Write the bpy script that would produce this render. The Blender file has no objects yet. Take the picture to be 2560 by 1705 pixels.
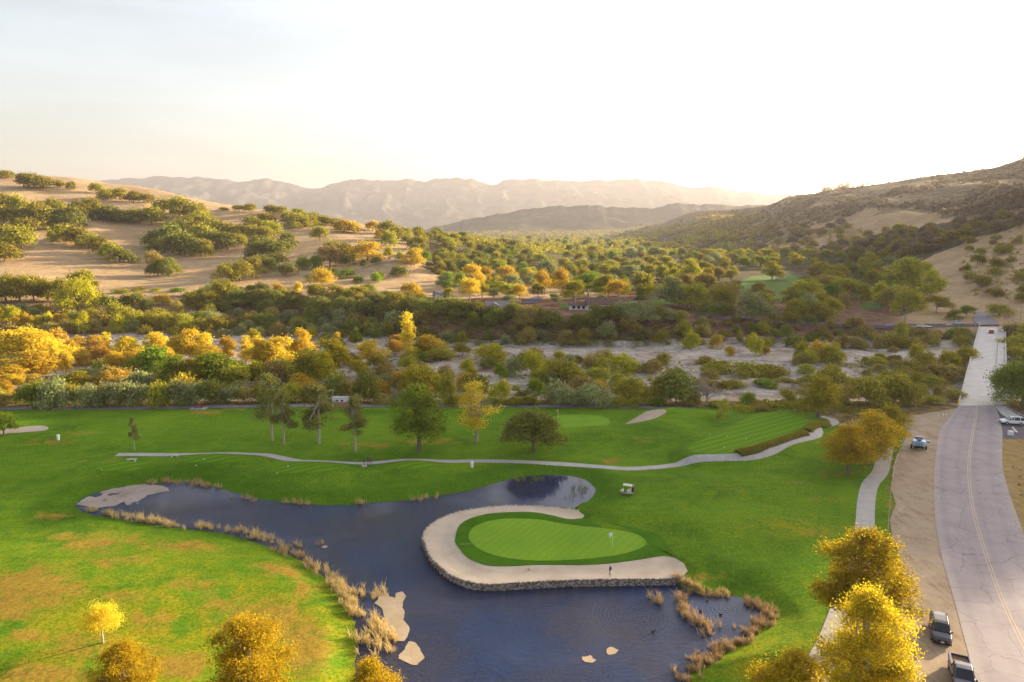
import bpy, bmesh, math, random
import numpy as np
from mathutils import Vector, Matrix
from mathutils.geometry import delaunay_2d_cdt

# ------------------------------------------------------------------ scene, camera, light
scene = bpy.context.scene
COL = scene.collection
H, FPX, CX, CY = 44.0, 1730.0, 1280.0, 852.5
PITCH = math.atan((CY - 570.0) / FPX)
SP, CP = math.sin(PITCH), math.cos(PITCH)
cam_d = bpy.data.cameras.new('camera')
cam = bpy.data.objects.new('camera', cam_d)
COL.objects.link(cam)
cam.location = (0, 0, H)
cam.rotation_euler = (math.pi / 2 - PITCH, 0, 0)
cam_d.sensor_width = 36.0
cam_d.lens = 36.0 * FPX / 2560.0
cam_d.clip_start = 0.5
cam_d.clip_end = 60000
scene.camera = cam

SUN_AZ, SUN_EL = math.radians(58.0), math.radians(12.0)
world = bpy.data.worlds.new('World')
scene.world = world
world.use_nodes = True
wn, wl = world.node_tree.nodes, world.node_tree.links
wn.clear()
sky = wn.new('ShaderNodeTexSky')
sky.sky_type = 'NISHITA'
sky.sun_disc = False
sky.sun_elevation = SUN_EL
sky.sun_rotation = SUN_AZ
sky.air_density = 1.0
sky.dust_density = 3.5
sky.ozone_density = 1.0
hs = wn.new('ShaderNodeHueSaturation')
hs.inputs['Saturation'].default_value = 0.62
bg = wn.new('ShaderNodeBackground')
bg.inputs['Strength'].default_value = 0.10
wo = wn.new('ShaderNodeOutputWorld')
wl.new(sky.outputs[0], hs.inputs['Color'])
# faint streaks of high thin cloud
wtc = wn.new('ShaderNodeTexCoord')
wmp = wn.new('ShaderNodeMapping'); wmp.inputs['Scale'].default_value = (1.0, 1.0, 7.0); wmp.inputs['Rotation'].default_value = (0.0, 0.12, 0.4)
wnz = wn.new('ShaderNodeTexNoise'); wnz.inputs['Scale'].default_value = 2.2; wnz.inputs['Detail'].default_value = 6; wnz.inputs['Roughness'].default_value = 0.6
wrp = wn.new('ShaderNodeMapRange'); wrp.inputs['From Min'].default_value = 0.42; wrp.inputs['From Max'].default_value = 0.72; wrp.inputs['To Min'].default_value = 0.84; wrp.inputs['To Max'].default_value = 1.0
wml = wn.new('ShaderNodeVectorMath'); wml.operation = 'SCALE'
wl.new(wtc.outputs['Generated'], wmp.inputs['Vector']); wl.new(wmp.outputs[0], wnz.inputs['Vector']); wl.new(wnz.outputs['Fac'], wrp.inputs['Value'])
wl.new(hs.outputs[0], wml.inputs[0]); wl.new(wrp.outputs[0], wml.inputs['Scale'])
wl.new(wml.outputs[0], bg.inputs['Color'])
wl.new(bg.outputs[0], wo.inputs['Surface'])
sun_dir = Vector((math.sin(SUN_AZ) * math.cos(SUN_EL), math.cos(SUN_AZ) * math.cos(SUN_EL), math.sin(SUN_EL)))
sun_d = bpy.data.lights.new('sun', 'SUN')
sun_d.energy = 5.0
sun_d.angle = math.radians(0.55)
sun_d.color = (1.0, 0.81, 0.52)
sun = bpy.data.objects.new('sun', sun_d)
sun.rotation_euler = (-sun_dir).to_track_quat('-Z', 'Y').to_euler()
sun.location = (300, 200, 400)
COL.objects.link(sun)

vs = scene.view_settings
vs.view_transform = 'Standard'
vs.look = 'None'
vs.exposure = 2.15
vs.gamma = 1.0
vs.use_curve_mapping = False
scene.render.engine = 'CYCLES'
cy = scene.cycles
cy.max_bounces = 8
cy.diffuse_bounces = 4
cy.glossy_bounces = 2
cy.transmission_bounces = 3
cy.transparent_max_bounces = 4
cy.volume_bounces = 0
cy.caustics_reflective = False
cy.caustics_refractive = False
cy.use_adaptive_sampling = True
cy.adaptive_threshold = 0.02
cy.use_denoising = True
cy.denoiser = 'OPENIMAGEDENOISE'
cy.volume_step_rate = 10
cy.sample_clamp_indirect = 6.0

# ------------------------------------------------------------------ maths helpers
rng = np.random.RandomState(7)
random.seed(7)
_tab = np.random.RandomState(11).rand(256, 256)


def vnoise(x, y):
    x = np.asarray(x, float); y = np.asarray(y, float)
    xi = np.floor(x).astype(int); yi = np.floor(y).astype(int)
    xf = x - xi; yf = y - yi
    u = xf * xf * (3 - 2 * xf); v = yf * yf * (3 - 2 * yf)
    a = _tab[xi % 256, yi % 256]; b = _tab[(xi + 1) % 256, yi % 256]
    c = _tab[xi % 256, (yi + 1) % 256]; d = _tab[(xi + 1) % 256, (yi + 1) % 256]
    return (a * (1 - u) + b * u) * (1 - v) + (c * (1 - u) + d * u) * v * 1.0


def fbm(x, y, oct=4):
    s = 0; a = 0.5; t = 0
    for i in range(oct):
        s = s + a * vnoise(x + 17.3 * i, y + 9.1 * i); t += a
        x = x * 2.03; y = y * 2.03; a *= 0.5
    return s / t * 2 - 1


def sstep(a, b, x):
    t = np.clip((np.asarray(x, float) - a) / (b - a), 0, 1)
    return t * t * (3 - 2 * t)


def project(P):
    P = np.asarray(P, float)
    X, Y, Z = P[..., 0], P[..., 1], P[..., 2] - H
    d = Y * CP - Z * SP
    u = Y * SP + Z * CP
    return CX + FPX * X / d, CY - FPX * u / d, d


def ray(px, py):
    a = (np.asarray(px, float) - CX) / FPX
    b = (CY - np.asarray(py, float)) / FPX
    return np.stack([a, CP + b * SP, -SP + b * CP], -1)


def unp(px, py, z=0.0):
    r = ray(px, py)
    t = (z - H) / r[..., 2]
    return np.stack([r[..., 0] * t, r[..., 1] * t], -1)


def unp_list(pts, z=0.0):
    a = np.array(pts, float)
    return unp(a[:, 0], a[:, 1], z)


def smooth_poly(pts, n=3, closed=True):
    """Catmull-Rom resample"""
    p = np.asarray(pts, float); m = len(p); out = []
    rngi = range(m) if closed else range(m - 1)
    for i in rngi:
        p0 = p[(i - 1) % m] if closed or i > 0 else p[i]
        p1 = p[i]; p2 = p[(i + 1) % m]
        p3 = p[(i + 2) % m] if closed or i + 2 < m else p2
        for k in range(n):
            t = k / n
            out.append(0.5 * ((2 * p1) + (-p0 + p2) * t + (2 * p0 - 5 * p1 + 4 * p2 - p3) * t * t + (-p0 + 3 * p1 - 3 * p2 + p3) * t ** 3))
    if not closed:
        out.append(p[-1])
    return np.array(out)


def inside(poly, x, y):
    x = np.asarray(x, float); y = np.asarray(y, float)
    c = np.zeros(x.shape, bool)
    n = len(poly)
    for i in range(n):
        x1, y1 = poly[i]; x2, y2 = poly[(i + 1) % n]
        cond = ((y1 > y) != (y2 > y))
        with np.errstate(divide='ignore', invalid='ignore'):
            xin = (x2 - x1) * (y - y1) / (y2 - y1 + 1e-12) + x1
        c ^= cond & (x < xin)
    return c


def segdist(poly, x, y, closed=True):
    x = np.asarray(x, float); y = np.asarray(y, float)
    d = np.full(x.shape, 1e9)
    n = len(poly)
    for i in range(n if closed else n - 1):
        ax, ay = poly[i]; bx, by = poly[(i + 1) % n]
        vx, vy = bx - ax, by - ay
        L = vx * vx + vy * vy + 1e-12
        t = np.clip(((x - ax) * vx + (y - ay) * vy) / L, 0, 1)
        d = np.minimum(d, (x - ax - t * vx) ** 2 + (y - ay - t * vy) ** 2)
    return np.sqrt(d)


def sdf(poly, x, y):
    d = segdist(poly, x, y)
    return np.where(inside(poly, x, y), -d, d)


# ------------------------------------------------------------------ mesh / object helpers
def obj(name, me, parent=None, kind=None):
    o = bpy.data.objects.new(name, me)
    COL.objects.link(o)
    if parent is not None:
        o.parent = parent
    if kind:
        o['kind'] = kind
    return o


def empty(name, loc=(0, 0, 0), rz=0.0):
    o = bpy.data.objects.new(name, None)
    o.empty_display_size = 0.3
    COL.objects.link(o)
    o.location = loc
    o.rotation_euler = (0, 0, rz)
    return o


def tag(o, label, cat, group=None):
    o['label'] = label
    o['category'] = cat
    if group:
        o['group'] = group
    return o


def mesh_np(name, V, F, mats=(), smooth=False, attrs=None, midx=None):
    """V (n,3), F (m,k) int array of same-size faces"""
    V = np.asarray(V, np.float32); F = np.asarray(F, np.int32)
    me = bpy.data.meshes.new(name)
    k = F.shape[1]
    me.vertices.add(len(V)); me.vertices.foreach_set('co', V.ravel())
    me.loops.add(F.size); me.loops.foreach_set('vertex_index', F.ravel())
    me.polygons.add(len(F))
    me.polygons.foreach_set('loop_start', np.arange(0, F.size, k, dtype=np.int32))
    me.polygons.foreach_set('use_smooth', np.full(len(F), smooth, bool))
    if midx is not None:
        me.polygons.foreach_set('material_index', np.asarray(midx, np.int32))
    for m in mats:
        me.materials.append(m)
    if attrs:
        for an, av in attrs.items():
            a = me.attributes.new(an, 'FLOAT', 'POINT')
            a.data.foreach_set('value', np.asarray(av, np.float32))
    me.update(calc_edges=True)
    me.validate()
    return me


class MB:
    """collects simple shapes for one mesh"""
    def __init__(s):
        s.v = []; s.f = []; s.m = []

    def add(s, v, f, mi=0):
        b = len(s.v)
        s.v += [tuple(p) for p in v]
        s.f += [tuple(i + b for i in q) for q in f]
        s.m += [mi] * len(f)
        return s

    def box(s, x0, x1, y0, y1, z0, z1, mi=0, taper=0.0):
        t = taper
        v = [(x0, y0, z0), (x1, y0, z0), (x1, y1, z0), (x0, y1, z0),
             (x0 + t, y0 + t, z1), (x1 - t, y0 + t, z1), (x1 - t, y1 - t, z1), (x0 + t, y1 - t, z1)]
        f = [(0, 3, 2, 1), (4, 5, 6, 7), (0, 1, 5, 4), (1, 2, 6, 5), (2, 3, 7, 6), (3, 0, 4, 7)]
        return s.add(v, f, mi)

    def tube(s, pts, rad, n=8, mi=0, cap=True):
        pts = [Vector(p) for p in pts]
        if not hasattr(rad, '__len__'):
            rad = [rad] * len(pts)
        b = len(s.v); v = []; f = []
        for i, p in enumerate(pts):
            d = (pts[min(i + 1, len(pts) - 1)] - pts[max(i - 1, 0)])
            d = d.normalized() if d.length > 1e-9 else Vector((0, 0, 1))
            a = d.cross(Vector((0, 0, 1)) if abs(d.z) < 0.9 else Vector((1, 0, 0))).normalized()
            c = d.cross(a)
            for k in range(n):
                t = 2 * math.pi * k / n
                v.append(p + (a * math.cos(t) + c * math.sin(t)) * rad[i])
        for i in range(len(pts) - 1):
            for k in range(n):
                k2 = (k + 1) % n
                f.append((i * n + k, i * n + k2, (i + 1) * n + k2, (i + 1) * n + k))
        if cap:
            f.append(tuple(range(n - 1, -1, -1)))
            f.append(tuple((len(pts) - 1) * n + k for k in range(n)))
        return s.add(v, f, mi)

    def loft(s, rings, mi=0, cap=True, closed=True):
        n = len(rings[0]); v = []; f = []
        for r in rings:
            v += list(r)
        for i in range(len(rings) - 1):
            for k in range(n if closed else n - 1):
                k2 = (k + 1) % n
                f.append((i * n + k, i * n + k2, (i + 1) * n + k2, (i + 1) * n + k))
        if cap and closed:
            f.append(tuple(range(n - 1, -1, -1)))
            f.append(tuple((len(rings) - 1) * n + k for k in range(n)))
        return s.add(v, f, mi)

    def build(s, name, mats, parent=None, smooth=False, kind=None, bevel=0.0, recalc=True):
        me = bpy.data.meshes.new(name)
        me.from_pydata([tuple(p) for p in s.v], [], s.f)
        if not isinstance(mats, (list, tuple)):
            mats = [mats]
        for m in mats:
            me.materials.append(m)
        for p, mi in zip(me.polygons, s.m):
            p.material_index = mi
            p.use_smooth = smooth
        if recalc:
            bm = bmesh.new(); bm.from_mesh(me)
            bmesh.ops.recalc_face_normals(bm, faces=bm.faces)
            if bevel > 0:
                bmesh.ops.bevel(bm, geom=list(bm.edges), offset=bevel, segments=1, affect='EDGES', clamp_overlap=True)
            bm.to_mesh(me); bm.free()
        me.update()
        return obj(name, me, parent, kind)


# ------------------------------------------------------------------ materials
def new_mat(name):
    m = bpy.data.materials.new(name)
    m.use_nodes = True
    nt = m.node_tree
    nt.nodes.clear()
    out = nt.nodes.new('ShaderNodeOutputMaterial')
    return m, nt, out


def rgba(c):
    return (c[0], c[1], c[2], 1.0)


class NT:
    def __init__(s, nt):
        s.nt = nt; s.N = nt.nodes; s.L = nt.links

    def node(s, t, **kw):
        n = s.N.new(t)
        for k, v in kw.items():
            setattr(n, k, v)
        return n

    def link(s, a, b):
        s.L.new(a, b)

    def coord(s, which='Object'):
        return s.node('ShaderNodeTexCoord').outputs[which]

    def mapping(s, vec, scale=(1, 1, 1), rot=(0, 0, 0), loc=(0, 0, 0)):
        m = s.node('ShaderNodeMapping')
        m.inputs['Scale'].default_value = scale
        m.inputs['Rotation'].default_value = rot
        m.inputs['Location'].default_value = loc
        s.link(vec, m.inputs['Vector'])
        return m.outputs[0]

    def noise(s, vec, scale, detail=4, rough=0.55, dist=0.0):
        n = s.node('ShaderNodeTexNoise')
        n.inputs['Scale'].default_value = scale
        n.inputs['Detail'].default_value = detail
        n.inputs['Roughness'].default_value = rough
        n.inputs['Distortion'].default_value = dist
        if vec is not None:
            s.link(vec, n.inputs['Vector'])
        return n.outputs['Fac']

    def ramp(s, fac, stops):
        r = s.node('ShaderNodeValToRGB')
        e = r.color_ramp.elements
        while len(e) < len(stops):
            e.new(0.5)
        for el, (p, c) in zip(e, stops):
            el.position = p
            el.color = rgba(c) if hasattr(c, '__len__') else (c, c, c, 1)
        s.link(fac, r.inputs['Fac'])
        return r.outputs['Color']

    def mix(s, fac, a, b, blend='MIX'):
        m = s.node('ShaderNodeMix', data_type='RGBA', blend_type=blend)
        for sock, v in ((m.inputs[0], fac), (m.inputs[6], a), (m.inputs[7], b)):
            if hasattr(v, 'is_output'):
                s.link(v, sock)
            elif hasattr(v, '__len__'):
                sock.default_value = rgba(v)
            else:
                sock.default_value = v
        return m.outputs[2]

    def math(s, op, a, b=0.0, clamp=False):
        m = s.node('ShaderNodeMath', operation=op, use_clamp=clamp)
        for sock, v in ((m.inputs[0], a), (m.inputs[1], b)):
            if hasattr(v, 'is_output'):
                s.link(v, sock)
            else:
                sock.default_value = v
        return m.outputs[0]

    def attr(s, name):
        return s.node('ShaderNodeAttribute', attribute_name=name).outputs['Fac']

    def bump(s, h, strength=0.5, dist=0.1):
        b = s.node('ShaderNodeBump')
        b.inputs['Strength'].default_value = strength
        b.inputs['Distance'].default_value = dist
        s.link(h, b.inputs['Height'])
        return b.outputs[0]

    def principled(s, out, color, rough=0.8, spec=0.2, metal=0.0, normal=None, **kw):
        p = s.node('ShaderNodeBsdfPrincipled')
        for sock, v in ((p.inputs['Base Color'], color), (p.inputs['Roughness'], rough), (p.inputs['Metallic'], metal)):
            if hasattr(v, 'is_output'):
                s.link(v, sock)
            elif hasattr(v, '__len__'):
                sock.default_value = rgba(v)
            else:
                sock.default_value = v
        p.inputs['Specular IOR Level'].default_value = spec
        if normal is not None:
            s.link(normal, p.inputs['Normal'])
        for k, v in kw.items():
            p.inputs[k].default_value = v
        s.link(p.outputs[0], out.inputs['Surface'])
        return p


def simple(name, color, rough=0.6, spec=0.3, metal=0.0, var=0.12, scale=3.0, coat=0.0):
    m, nt, out = new_mat(name)
    n = NT(nt)
    f = n.noise(n.coord(), scale, 5, 0.65)
    lo = tuple(c * (1 - var) for c in color); hi = tuple(min(1, c * (1 + var)) for c in color)
    c = n.ramp(f, [(0.3, lo), (0.7, hi)])
    p = n.principled(out, c, rough, spec, metal)
    if coat:
        p.inputs['Coat Weight'].default_value = coat
        p.inputs['Coat Roughness'].default_value = 0.05
    return m


def leaf_mat(name, a, b, trans=0.35, hue=0.012):
    """leaf colour from a (dark) to b (light) per leaf, with a shift per tree"""
    m, nt, out = new_mat(name)
    n = NT(nt)
    geo = n.node('ShaderNodeNewGeometry')
    oi = n.node('ShaderNodeObjectInfo')
    lowf = n.noise(n.coord(), 0.45, 2, 0.5)
    f = n.math('ADD', n.math('MULTIPLY', geo.outputs['Random Per Island'], 0.6), n.math('MULTIPLY', lowf, 0.55))
    c = n.ramp(f, [(0.15, a), (0.85, b)])
    h = n.node('ShaderNodeHueSaturation')
    hv = n.math('ADD', n.math('MULTIPLY', oi.outputs['Random'], 2 * hue), 0.5 - hue)
    n.link(hv, h.inputs['Hue'])
    vv = n.math('ADD', n.math('MULTIPLY', oi.outputs['Random'], 0.35), 0.82)
    n.link(vv, h.inputs['Value'])
    n.link(c, h.inputs['Color'])
    d = n.node('ShaderNodeBsdfDiffuse'); t = n.node('ShaderNodeBsdfTranslucent')
    mx = n.node('ShaderNodeMixShader'); mx.inputs[0].default_value = trans
    n.link(h.outputs[0], d.inputs['Color']); n.link(h.outputs[0], t.inputs['Color'])
    n.link(d.outputs[0], mx.inputs[1]); n.link(t.outputs[0], mx.inputs[2])
    n.link(mx.outputs[0], out.inputs['Surface'])
    return m
# ------------------------------------------------------------------ terrain height
_NB = [(0, 0), (172, 0), (180, -1.2), (190, -3.4), (200, -4)]          # golf level, near bank, river bed
_COLS = {   # photo column -> (forward distance, height) of the land beyond the river bed
    -1500: [(280, -4), (300, -1), (330, 6), (380, 14), (450, 28), (550, 52), (680, 90), (850, 130), (1000, 135), (1300, 110), (3200, 60)],
    -500: [(280, -4), (300, -2), (330, 6), (380, 12), (450, 23), (550, 44), (680, 80), (850, 123), (950, 125), (1300, 100), (3200, 50)],
    0: [(280, -4), (300, -2), (330, 6), (380, 11), (450, 20), (550, 38), (680, 70), (850, 111), (950, 112), (1300, 90), (3200, 40)],
    200: [(285, -4), (310, -1), (345, 6), (395, 10.5), (450, 16), (550, 33), (690, 66), (840, 101), (950, 103), (1300, 80), (3200, 40)],
    400: [(290, -4), (320, 0), (370, 7), (410, 10), (450, 12), (560, 28), (700, 61), (830, 88), (950, 86), (1300, 66), (3200, 35)],
    550: [(300, -4), (330, -2), (380, 8), (415, 10.5), (450, 12), (560, 26), (690, 54), (800, 70), (900, 66), (1300, 50), (3200, 30)],
    700: [(313, -4), (325, -2.5), (378, 8), (420, 10.5), (450, 12), (550, 23), (640, 42), (750, 64), (850, 58), (1300, 40), (3200, 25)],
    860: [(300, -4), (312, -2), (352, 8), (400, 10), (450, 13), (520, 22), (600, 34), (740, 50), (850, 48), (1300, 30), (3200, 20)],
    1000: [(289, -4), (298, -2), (330, 7), (400, 9), (440, 12), (475, 23), (510, 24), (560, 26), (700, 41), (800, 40), (1300, 24), (3200, 20)],
    1100: [(285, -4), (297, 2), (316, 7), (400, 8.5), (450, 12), (500, 18), (560, 22), (720, 35), (850, 32), (1300, 18), (3200, 20)],
    1200: [(284, -4), (296, 4), (308, 7), (400, 8), (500, 11), (600, 19), (750, 29), (900, 24), (1400, 15), (3200, 25)],
    1350: [(283, -4), (292, 4), (300, 7), (400, 8), (500, 9), (620, 14), (760, 18), (900, 16), (1400, 15), (3200, 30)],
    1500: [(282, -4), (290, 4), (298, 7), (420, 8), (600, 9), (1000, 13), (1500, 15), (2200, 20), (3200, 30)],
    1650: [(283, -4), (296, 4), (306, 5.5), (420, 7), (600, 8), (1000, 13), (1500, 26), (2000, 50), (2400, 60), (3200, 40)],
    1760: [(285, -4), (300, 1.5), (320, 3.8), (420, 5), (600, 7), (1000, 14), (1300, 35), (1700, 75), (2000, 88), (2400, 70), (3200, 40)],
    1880: [(290, -4), (305, 2), (325, 3.6), (450, 5.5), (650, 8), (900, 16), (1200, 42), (1600, 84), (2000, 80), (3200, 50)],
    2000: [(290, -4), (305, 1.5), (325, 3), (450, 5), (620, 8), (800, 20), (1000, 48), (1450, 115), (1800, 100), (3200, 50)],
    2100: [(290, -4), (304, 1), (330, 2.5), (450, 4), (600, 8), (720, 18), (850, 42), (1000, 72), (1350, 121), (1700, 110), (3200, 50)],
    2300: [(292, -3.5), (303, 0.6), (330, 2), (400, 4), (500, 12), (600, 28), (750, 52), (900, 84), (1250, 133), (1600, 122), (3200, 50)],
    2430: [(294, -3), (303, 0.2), (330, 2), (380, 6), (450, 17), (560, 36), (700, 58), (900, 97), (1220, 143), (1600, 132), (3200, 50)],
    2560: [(285, -3), (300, 0.2), (330, 4), (380, 12), (450, 28), (520, 42), (600, 55), (750, 80), (900, 106), (1170, 162), (1500, 152), (3200, 50)],
    2700: [(260, -3), (300, 3), (380, 15), (450, 33), (600, 66), (800, 106), (1040, 160), (1400, 165), (3200, 50)],
    2930: [(230, -3), (300, 6), (450, 42), (661, 141), (800, 177), (1000, 197), (1400, 160), (3200, 50)],  # unseen columns from here on, heights chosen for the shadow they cast
    3120: [(230, -2), (300, 7), (450, 45), (621, 133), (785, 163), (1000, 170), (1400, 130), (3200, 50)],
    3240: [(230, -2), (300, 7), (450, 50), (597, 135), (718, 152), (1000, 150), (1400, 120), (3200, 50)],
    3380: [(230, -2), (300, 7), (450, 50), (573, 130), (690, 142), (1000, 130), (1400, 110), (3200, 50)],
    3480: [(230, -1), (300, 5), (450, 32), (560, 92), (700, 105), (1000, 95), (3200, 50)],
    4300: [(230, 0), (300, 2), (450, 12), (560, 30), (700, 40), (1000, 40), (3200, 30)],
}
_YS = np.concatenate([np.arange(0, 170, 10), np.geomspace(170, 3300, 420)])
_TX = np.array(sorted(_COLS))
_T = (_TX - CX) / FPX
_raw = np.array([np.interp(_YS, *zip(*(_NB + _COLS[c]))) for c in _TX])
_TG = np.linspace(_T[0], _T[-1], 620)


def _pchip(x, y, xq):
    h = np.diff(x)[:, None]; d = np.diff(y, axis=0) / h
    m = np.zeros_like(y)
    w1 = 2 * h[1:] + h[:-1]; w2 = h[1:] + 2 * h[:-1]
    ok = (d[:-1] * d[1:]) > 0
    with np.errstate(divide='ignore', invalid='ignore'):
        mm = (w1 + w2) / (w1 / d[:-1] + w2 / d[1:])
    m[1:-1] = np.where(ok, mm, 0); m[0] = d[0]; m[-1] = d[-1]
    i = np.clip(np.searchsorted(x, xq) - 1, 0, len(x) - 2)
    t = ((xq - x[i]) / (x[i + 1] - x[i]))[:, None]; hh = h[i]
    return ((1 + 2 * t) * (1 - t) ** 2 * y[i] + t * (1 - t) ** 2 * hh * m[i] + t * t * (3 - 2 * t) * y[i + 1] + t * t * (t - 1) * hh * m[i + 1])


_tab_z = _pchip(_T, _raw, _TG)
for _ in range(2):      # soften the kinks along the distance
    _p = np.pad(_tab_z, ((0, 0), (2, 2)), mode='edge')
    _tab_z = (_p[:, :-4] + 2 * _p[:, 1:-3] + 3 * _p[:, 2:-2] + 2 * _p[:, 3:-1] + _p[:, 4:]) / 9
_LY = np.log(_YS + 60)


def h_table(X, Y):
    X = np.asarray(X, float); Y = np.maximum(np.asarray(Y, float), 1.0)
    t = np.clip(X / np.maximum(Y, 120.0), _TG[0], _TG[-1])
    a = (t - _TG[0]) / (_TG[-1] - _TG[0]) * (len(_TG) - 1)
    i = np.clip(a.astype(int), 0, len(_TG) - 2); fa = a - i
    j = np.clip(np.searchsorted(_YS, Y) - 1, 0, len(_YS) - 2)
    fb = np.clip((Y - _YS[j]) / (_YS[j + 1] - _YS[j]), 0, 1)
    return (_tab_z[i, j] * (1 - fa) + _tab_z[i + 1, j] * fa) * (1 - fb) + (_tab_z[i, j + 1] * (1 - fa) + _tab_z[i + 1, j + 1] * fa) * fb


_SX, _SY, _D0 = math.sin(SUN_AZ), math.cos(SUN_AZ), 950.0
_SB = [(-400, 800), (-50, 420), (20, 200), (36, 110), (45, 90), (62, 50), (75, 32), (84, 20), (113, 5), (150, -35), (175, -35), (212, 40), (250, 95), (275, 112), (310, 170), (350, 300), (420, 560), (700, 800)]  # shade edge wanted on the ground, which sets the unseen hill's crest


def h_far(X, Y):
    X = np.asarray(X, float); Y = np.asarray(Y, float)
    z = h_table(X, Y)
    # unseen hill right of the frame, its crest shaped to shade the course
    D = X * _SX + Y * _SY; n = -X * _SY + Y * _SX
    zc = math.tan(SUN_EL) * (_D0 - np.interp(n, *zip(*_SB))) - 8.0
    zh = np.maximum(zc, 0) * np.where(D < _D0, sstep(400, _D0, D) ** 0.8, 1 - 0.4 * sstep(_D0, 2200, D))
    w = sstep(0.77, 0.96, X / np.maximum(Y, 120.0)) * sstep(200, 330, Y)
    z = z * (1 - w) + np.maximum(z * 0.9, zh) * w
    hill = sstep(14, 70, z)
    right = sstep(200, 420, X)
    # spurs and gullies run down the hillsides
    g = np.abs(fbm(X / 170 + 3.1 + Y / 500, Y / 260 - X / 420, 3))
    z = z + hill * (0.5 - g * 1.9) * (6.0 + 17.0 * right) * (1 - 0.85 * sstep(520, 640, X))
    z = z + hill * fbm(X / 60, Y / 60, 3) * 2.2
    bed = sstep(-2.4, -3.6, z)
    z = z + bed * (fbm(X / 38, Y / 13, 3) * 0.9)
    z = z + sstep(290, 330, Y) * fbm(X / 24 + 7, Y / 24, 3) * 0.5
    return z


# ------------------------------------------------------------------ golf course outlines (photo pixels)
PX_POND = [(194, 1261), (222, 1239), (277, 1222), (333, 1214), (407, 1207), (485, 1205), (518, 1216), (548, 1222), (592, 1235),
           (647, 1248), (703, 1255), (758, 1261), (860, 1264), (905, 1259), (979, 1255), (1035, 1250), (1109, 1238), (1172, 1227),
           (1231, 1211), (1275, 1198), (1331, 1190), (1386, 1188), (1442, 1194), (1472, 1207), (1486, 1227), (1475, 1246), (1449, 1263),
           (1430, 1282), (1382, 1284), (1307, 1280), (1233, 1283), (1174, 1291), (1129, 1302), (1093, 1320), (1072, 1340), (1064, 1365),
           (1076, 1401), (1100, 1430), (1136, 1454), (1183, 1468), (1230, 1472), (1307, 1468), (1397, 1463), (1515, 1460), (1634, 1457),
           (1685, 1455), (1721, 1476), (1773, 1485), (1845, 1494), (1883, 1508), (1912, 1525), (1928, 1543), (1895, 1572), (1854, 1597),
           (1787, 1632), (1732, 1667), (1722, 1690), (1720, 1740), (1735, 1850), (1500, 1980), (1100, 1980), (930, 1850),
           (893, 1705), (893, 1656), (896, 1627), (897, 1586), (889, 1552), (872, 1520), (849, 1482), (814, 1441), (770, 1408), (727, 1386),
           (692, 1373), (629, 1351), (555, 1331), (462, 1320), (370, 1309), (307, 1296), (237, 1286), (200, 1273)]
PX_OUT = [(1461, 1288), (1435, 1274), (1382, 1268), (1307, 1264), (1233, 1266), (1174, 1274), (1129, 1285), (1093, 1301), (1067, 1322),
          (1058, 1340), (1062, 1358), (1076, 1389), (1105, 1421), (1138, 1442), (1183, 1456), (1230, 1460), (1307, 1456), (1397, 1451),
          (1515, 1448), (1634, 1447), (1673, 1446), (1703, 1442), (1719, 1427)]
PX_IN = [(1709, 1410), (1688, 1398), (1664, 1392), (1634, 1395), (1575, 1404), (1516, 1411), (1456, 1414), (1397, 1414), (1337, 1414),
         (1278, 1417), (1224, 1416), (1195, 1408), (1168, 1395), (1147, 1371), (1138, 1356), (1140, 1338), (1147, 1318), (1165, 1303),
         (1195, 1292), (1233, 1285), (1293, 1282), (1337, 1283), (1382, 1291), (1406, 1297), (1426, 1300), (1456, 1298)]
PX_GREEN = [(1172, 1338), (1183, 1320), (1212, 1307), (1254, 1299), (1299, 1298), (1352, 1301), (1397, 1309), (1456, 1317), (1516, 1322),
            (1560, 1328), (1596, 1338), (1614, 1353), (1611, 1365), (1590, 1377), (1545, 1389), (1471, 1398), (1397, 1402), (1322, 1402),
            (1263, 1396), (1218, 1384), (1189, 1368), (1174, 1352)]
WATER_Z, SAND_Z = -0.75, 0.08
POND = smooth_poly(unp_list(PX_POND, WATER_Z), 3)
B_OUT = smooth_poly(unp_list(PX_OUT, SAND_Z), 4, closed=False)
B_IN = smooth_poly(unp_list(PX_IN, SAND_Z), 4, closed=False)
BUNKER = np.concatenate([B_OUT, B_IN])
GREEN = smooth_poly(unp_list(PX_GREEN, 0.25), 3)


def ellipse_px(x0, x1, y0, y1, n=28, z=0.0, ang=0.0):
    c = unp((x0 + x1) / 2, (y0 + y1) / 2, z)
    a = abs(unp(x1, (y0 + y1) / 2, z)[0] - unp(x0, (y0 + y1) / 2, z)[0]) / 2
    b = abs(unp((x0 + x1) / 2, y0, z)[1] - unp((x0 + x1) / 2, y1, z)[1]) / 2
    t = np.linspace(0, 2 * np.pi, n, endpoint=False)
    e = np.stack([np.sign(np.cos(t)) * np.abs(np.cos(t)) ** 0.8 * a, np.sign(np.sin(t)) * np.abs(np.sin(t)) ** 0.8 * b], -1)
    ca, sa = math.cos(ang), math.sin(ang)
    return c + e @ np.array([[ca, sa], [-sa, ca]])


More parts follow.
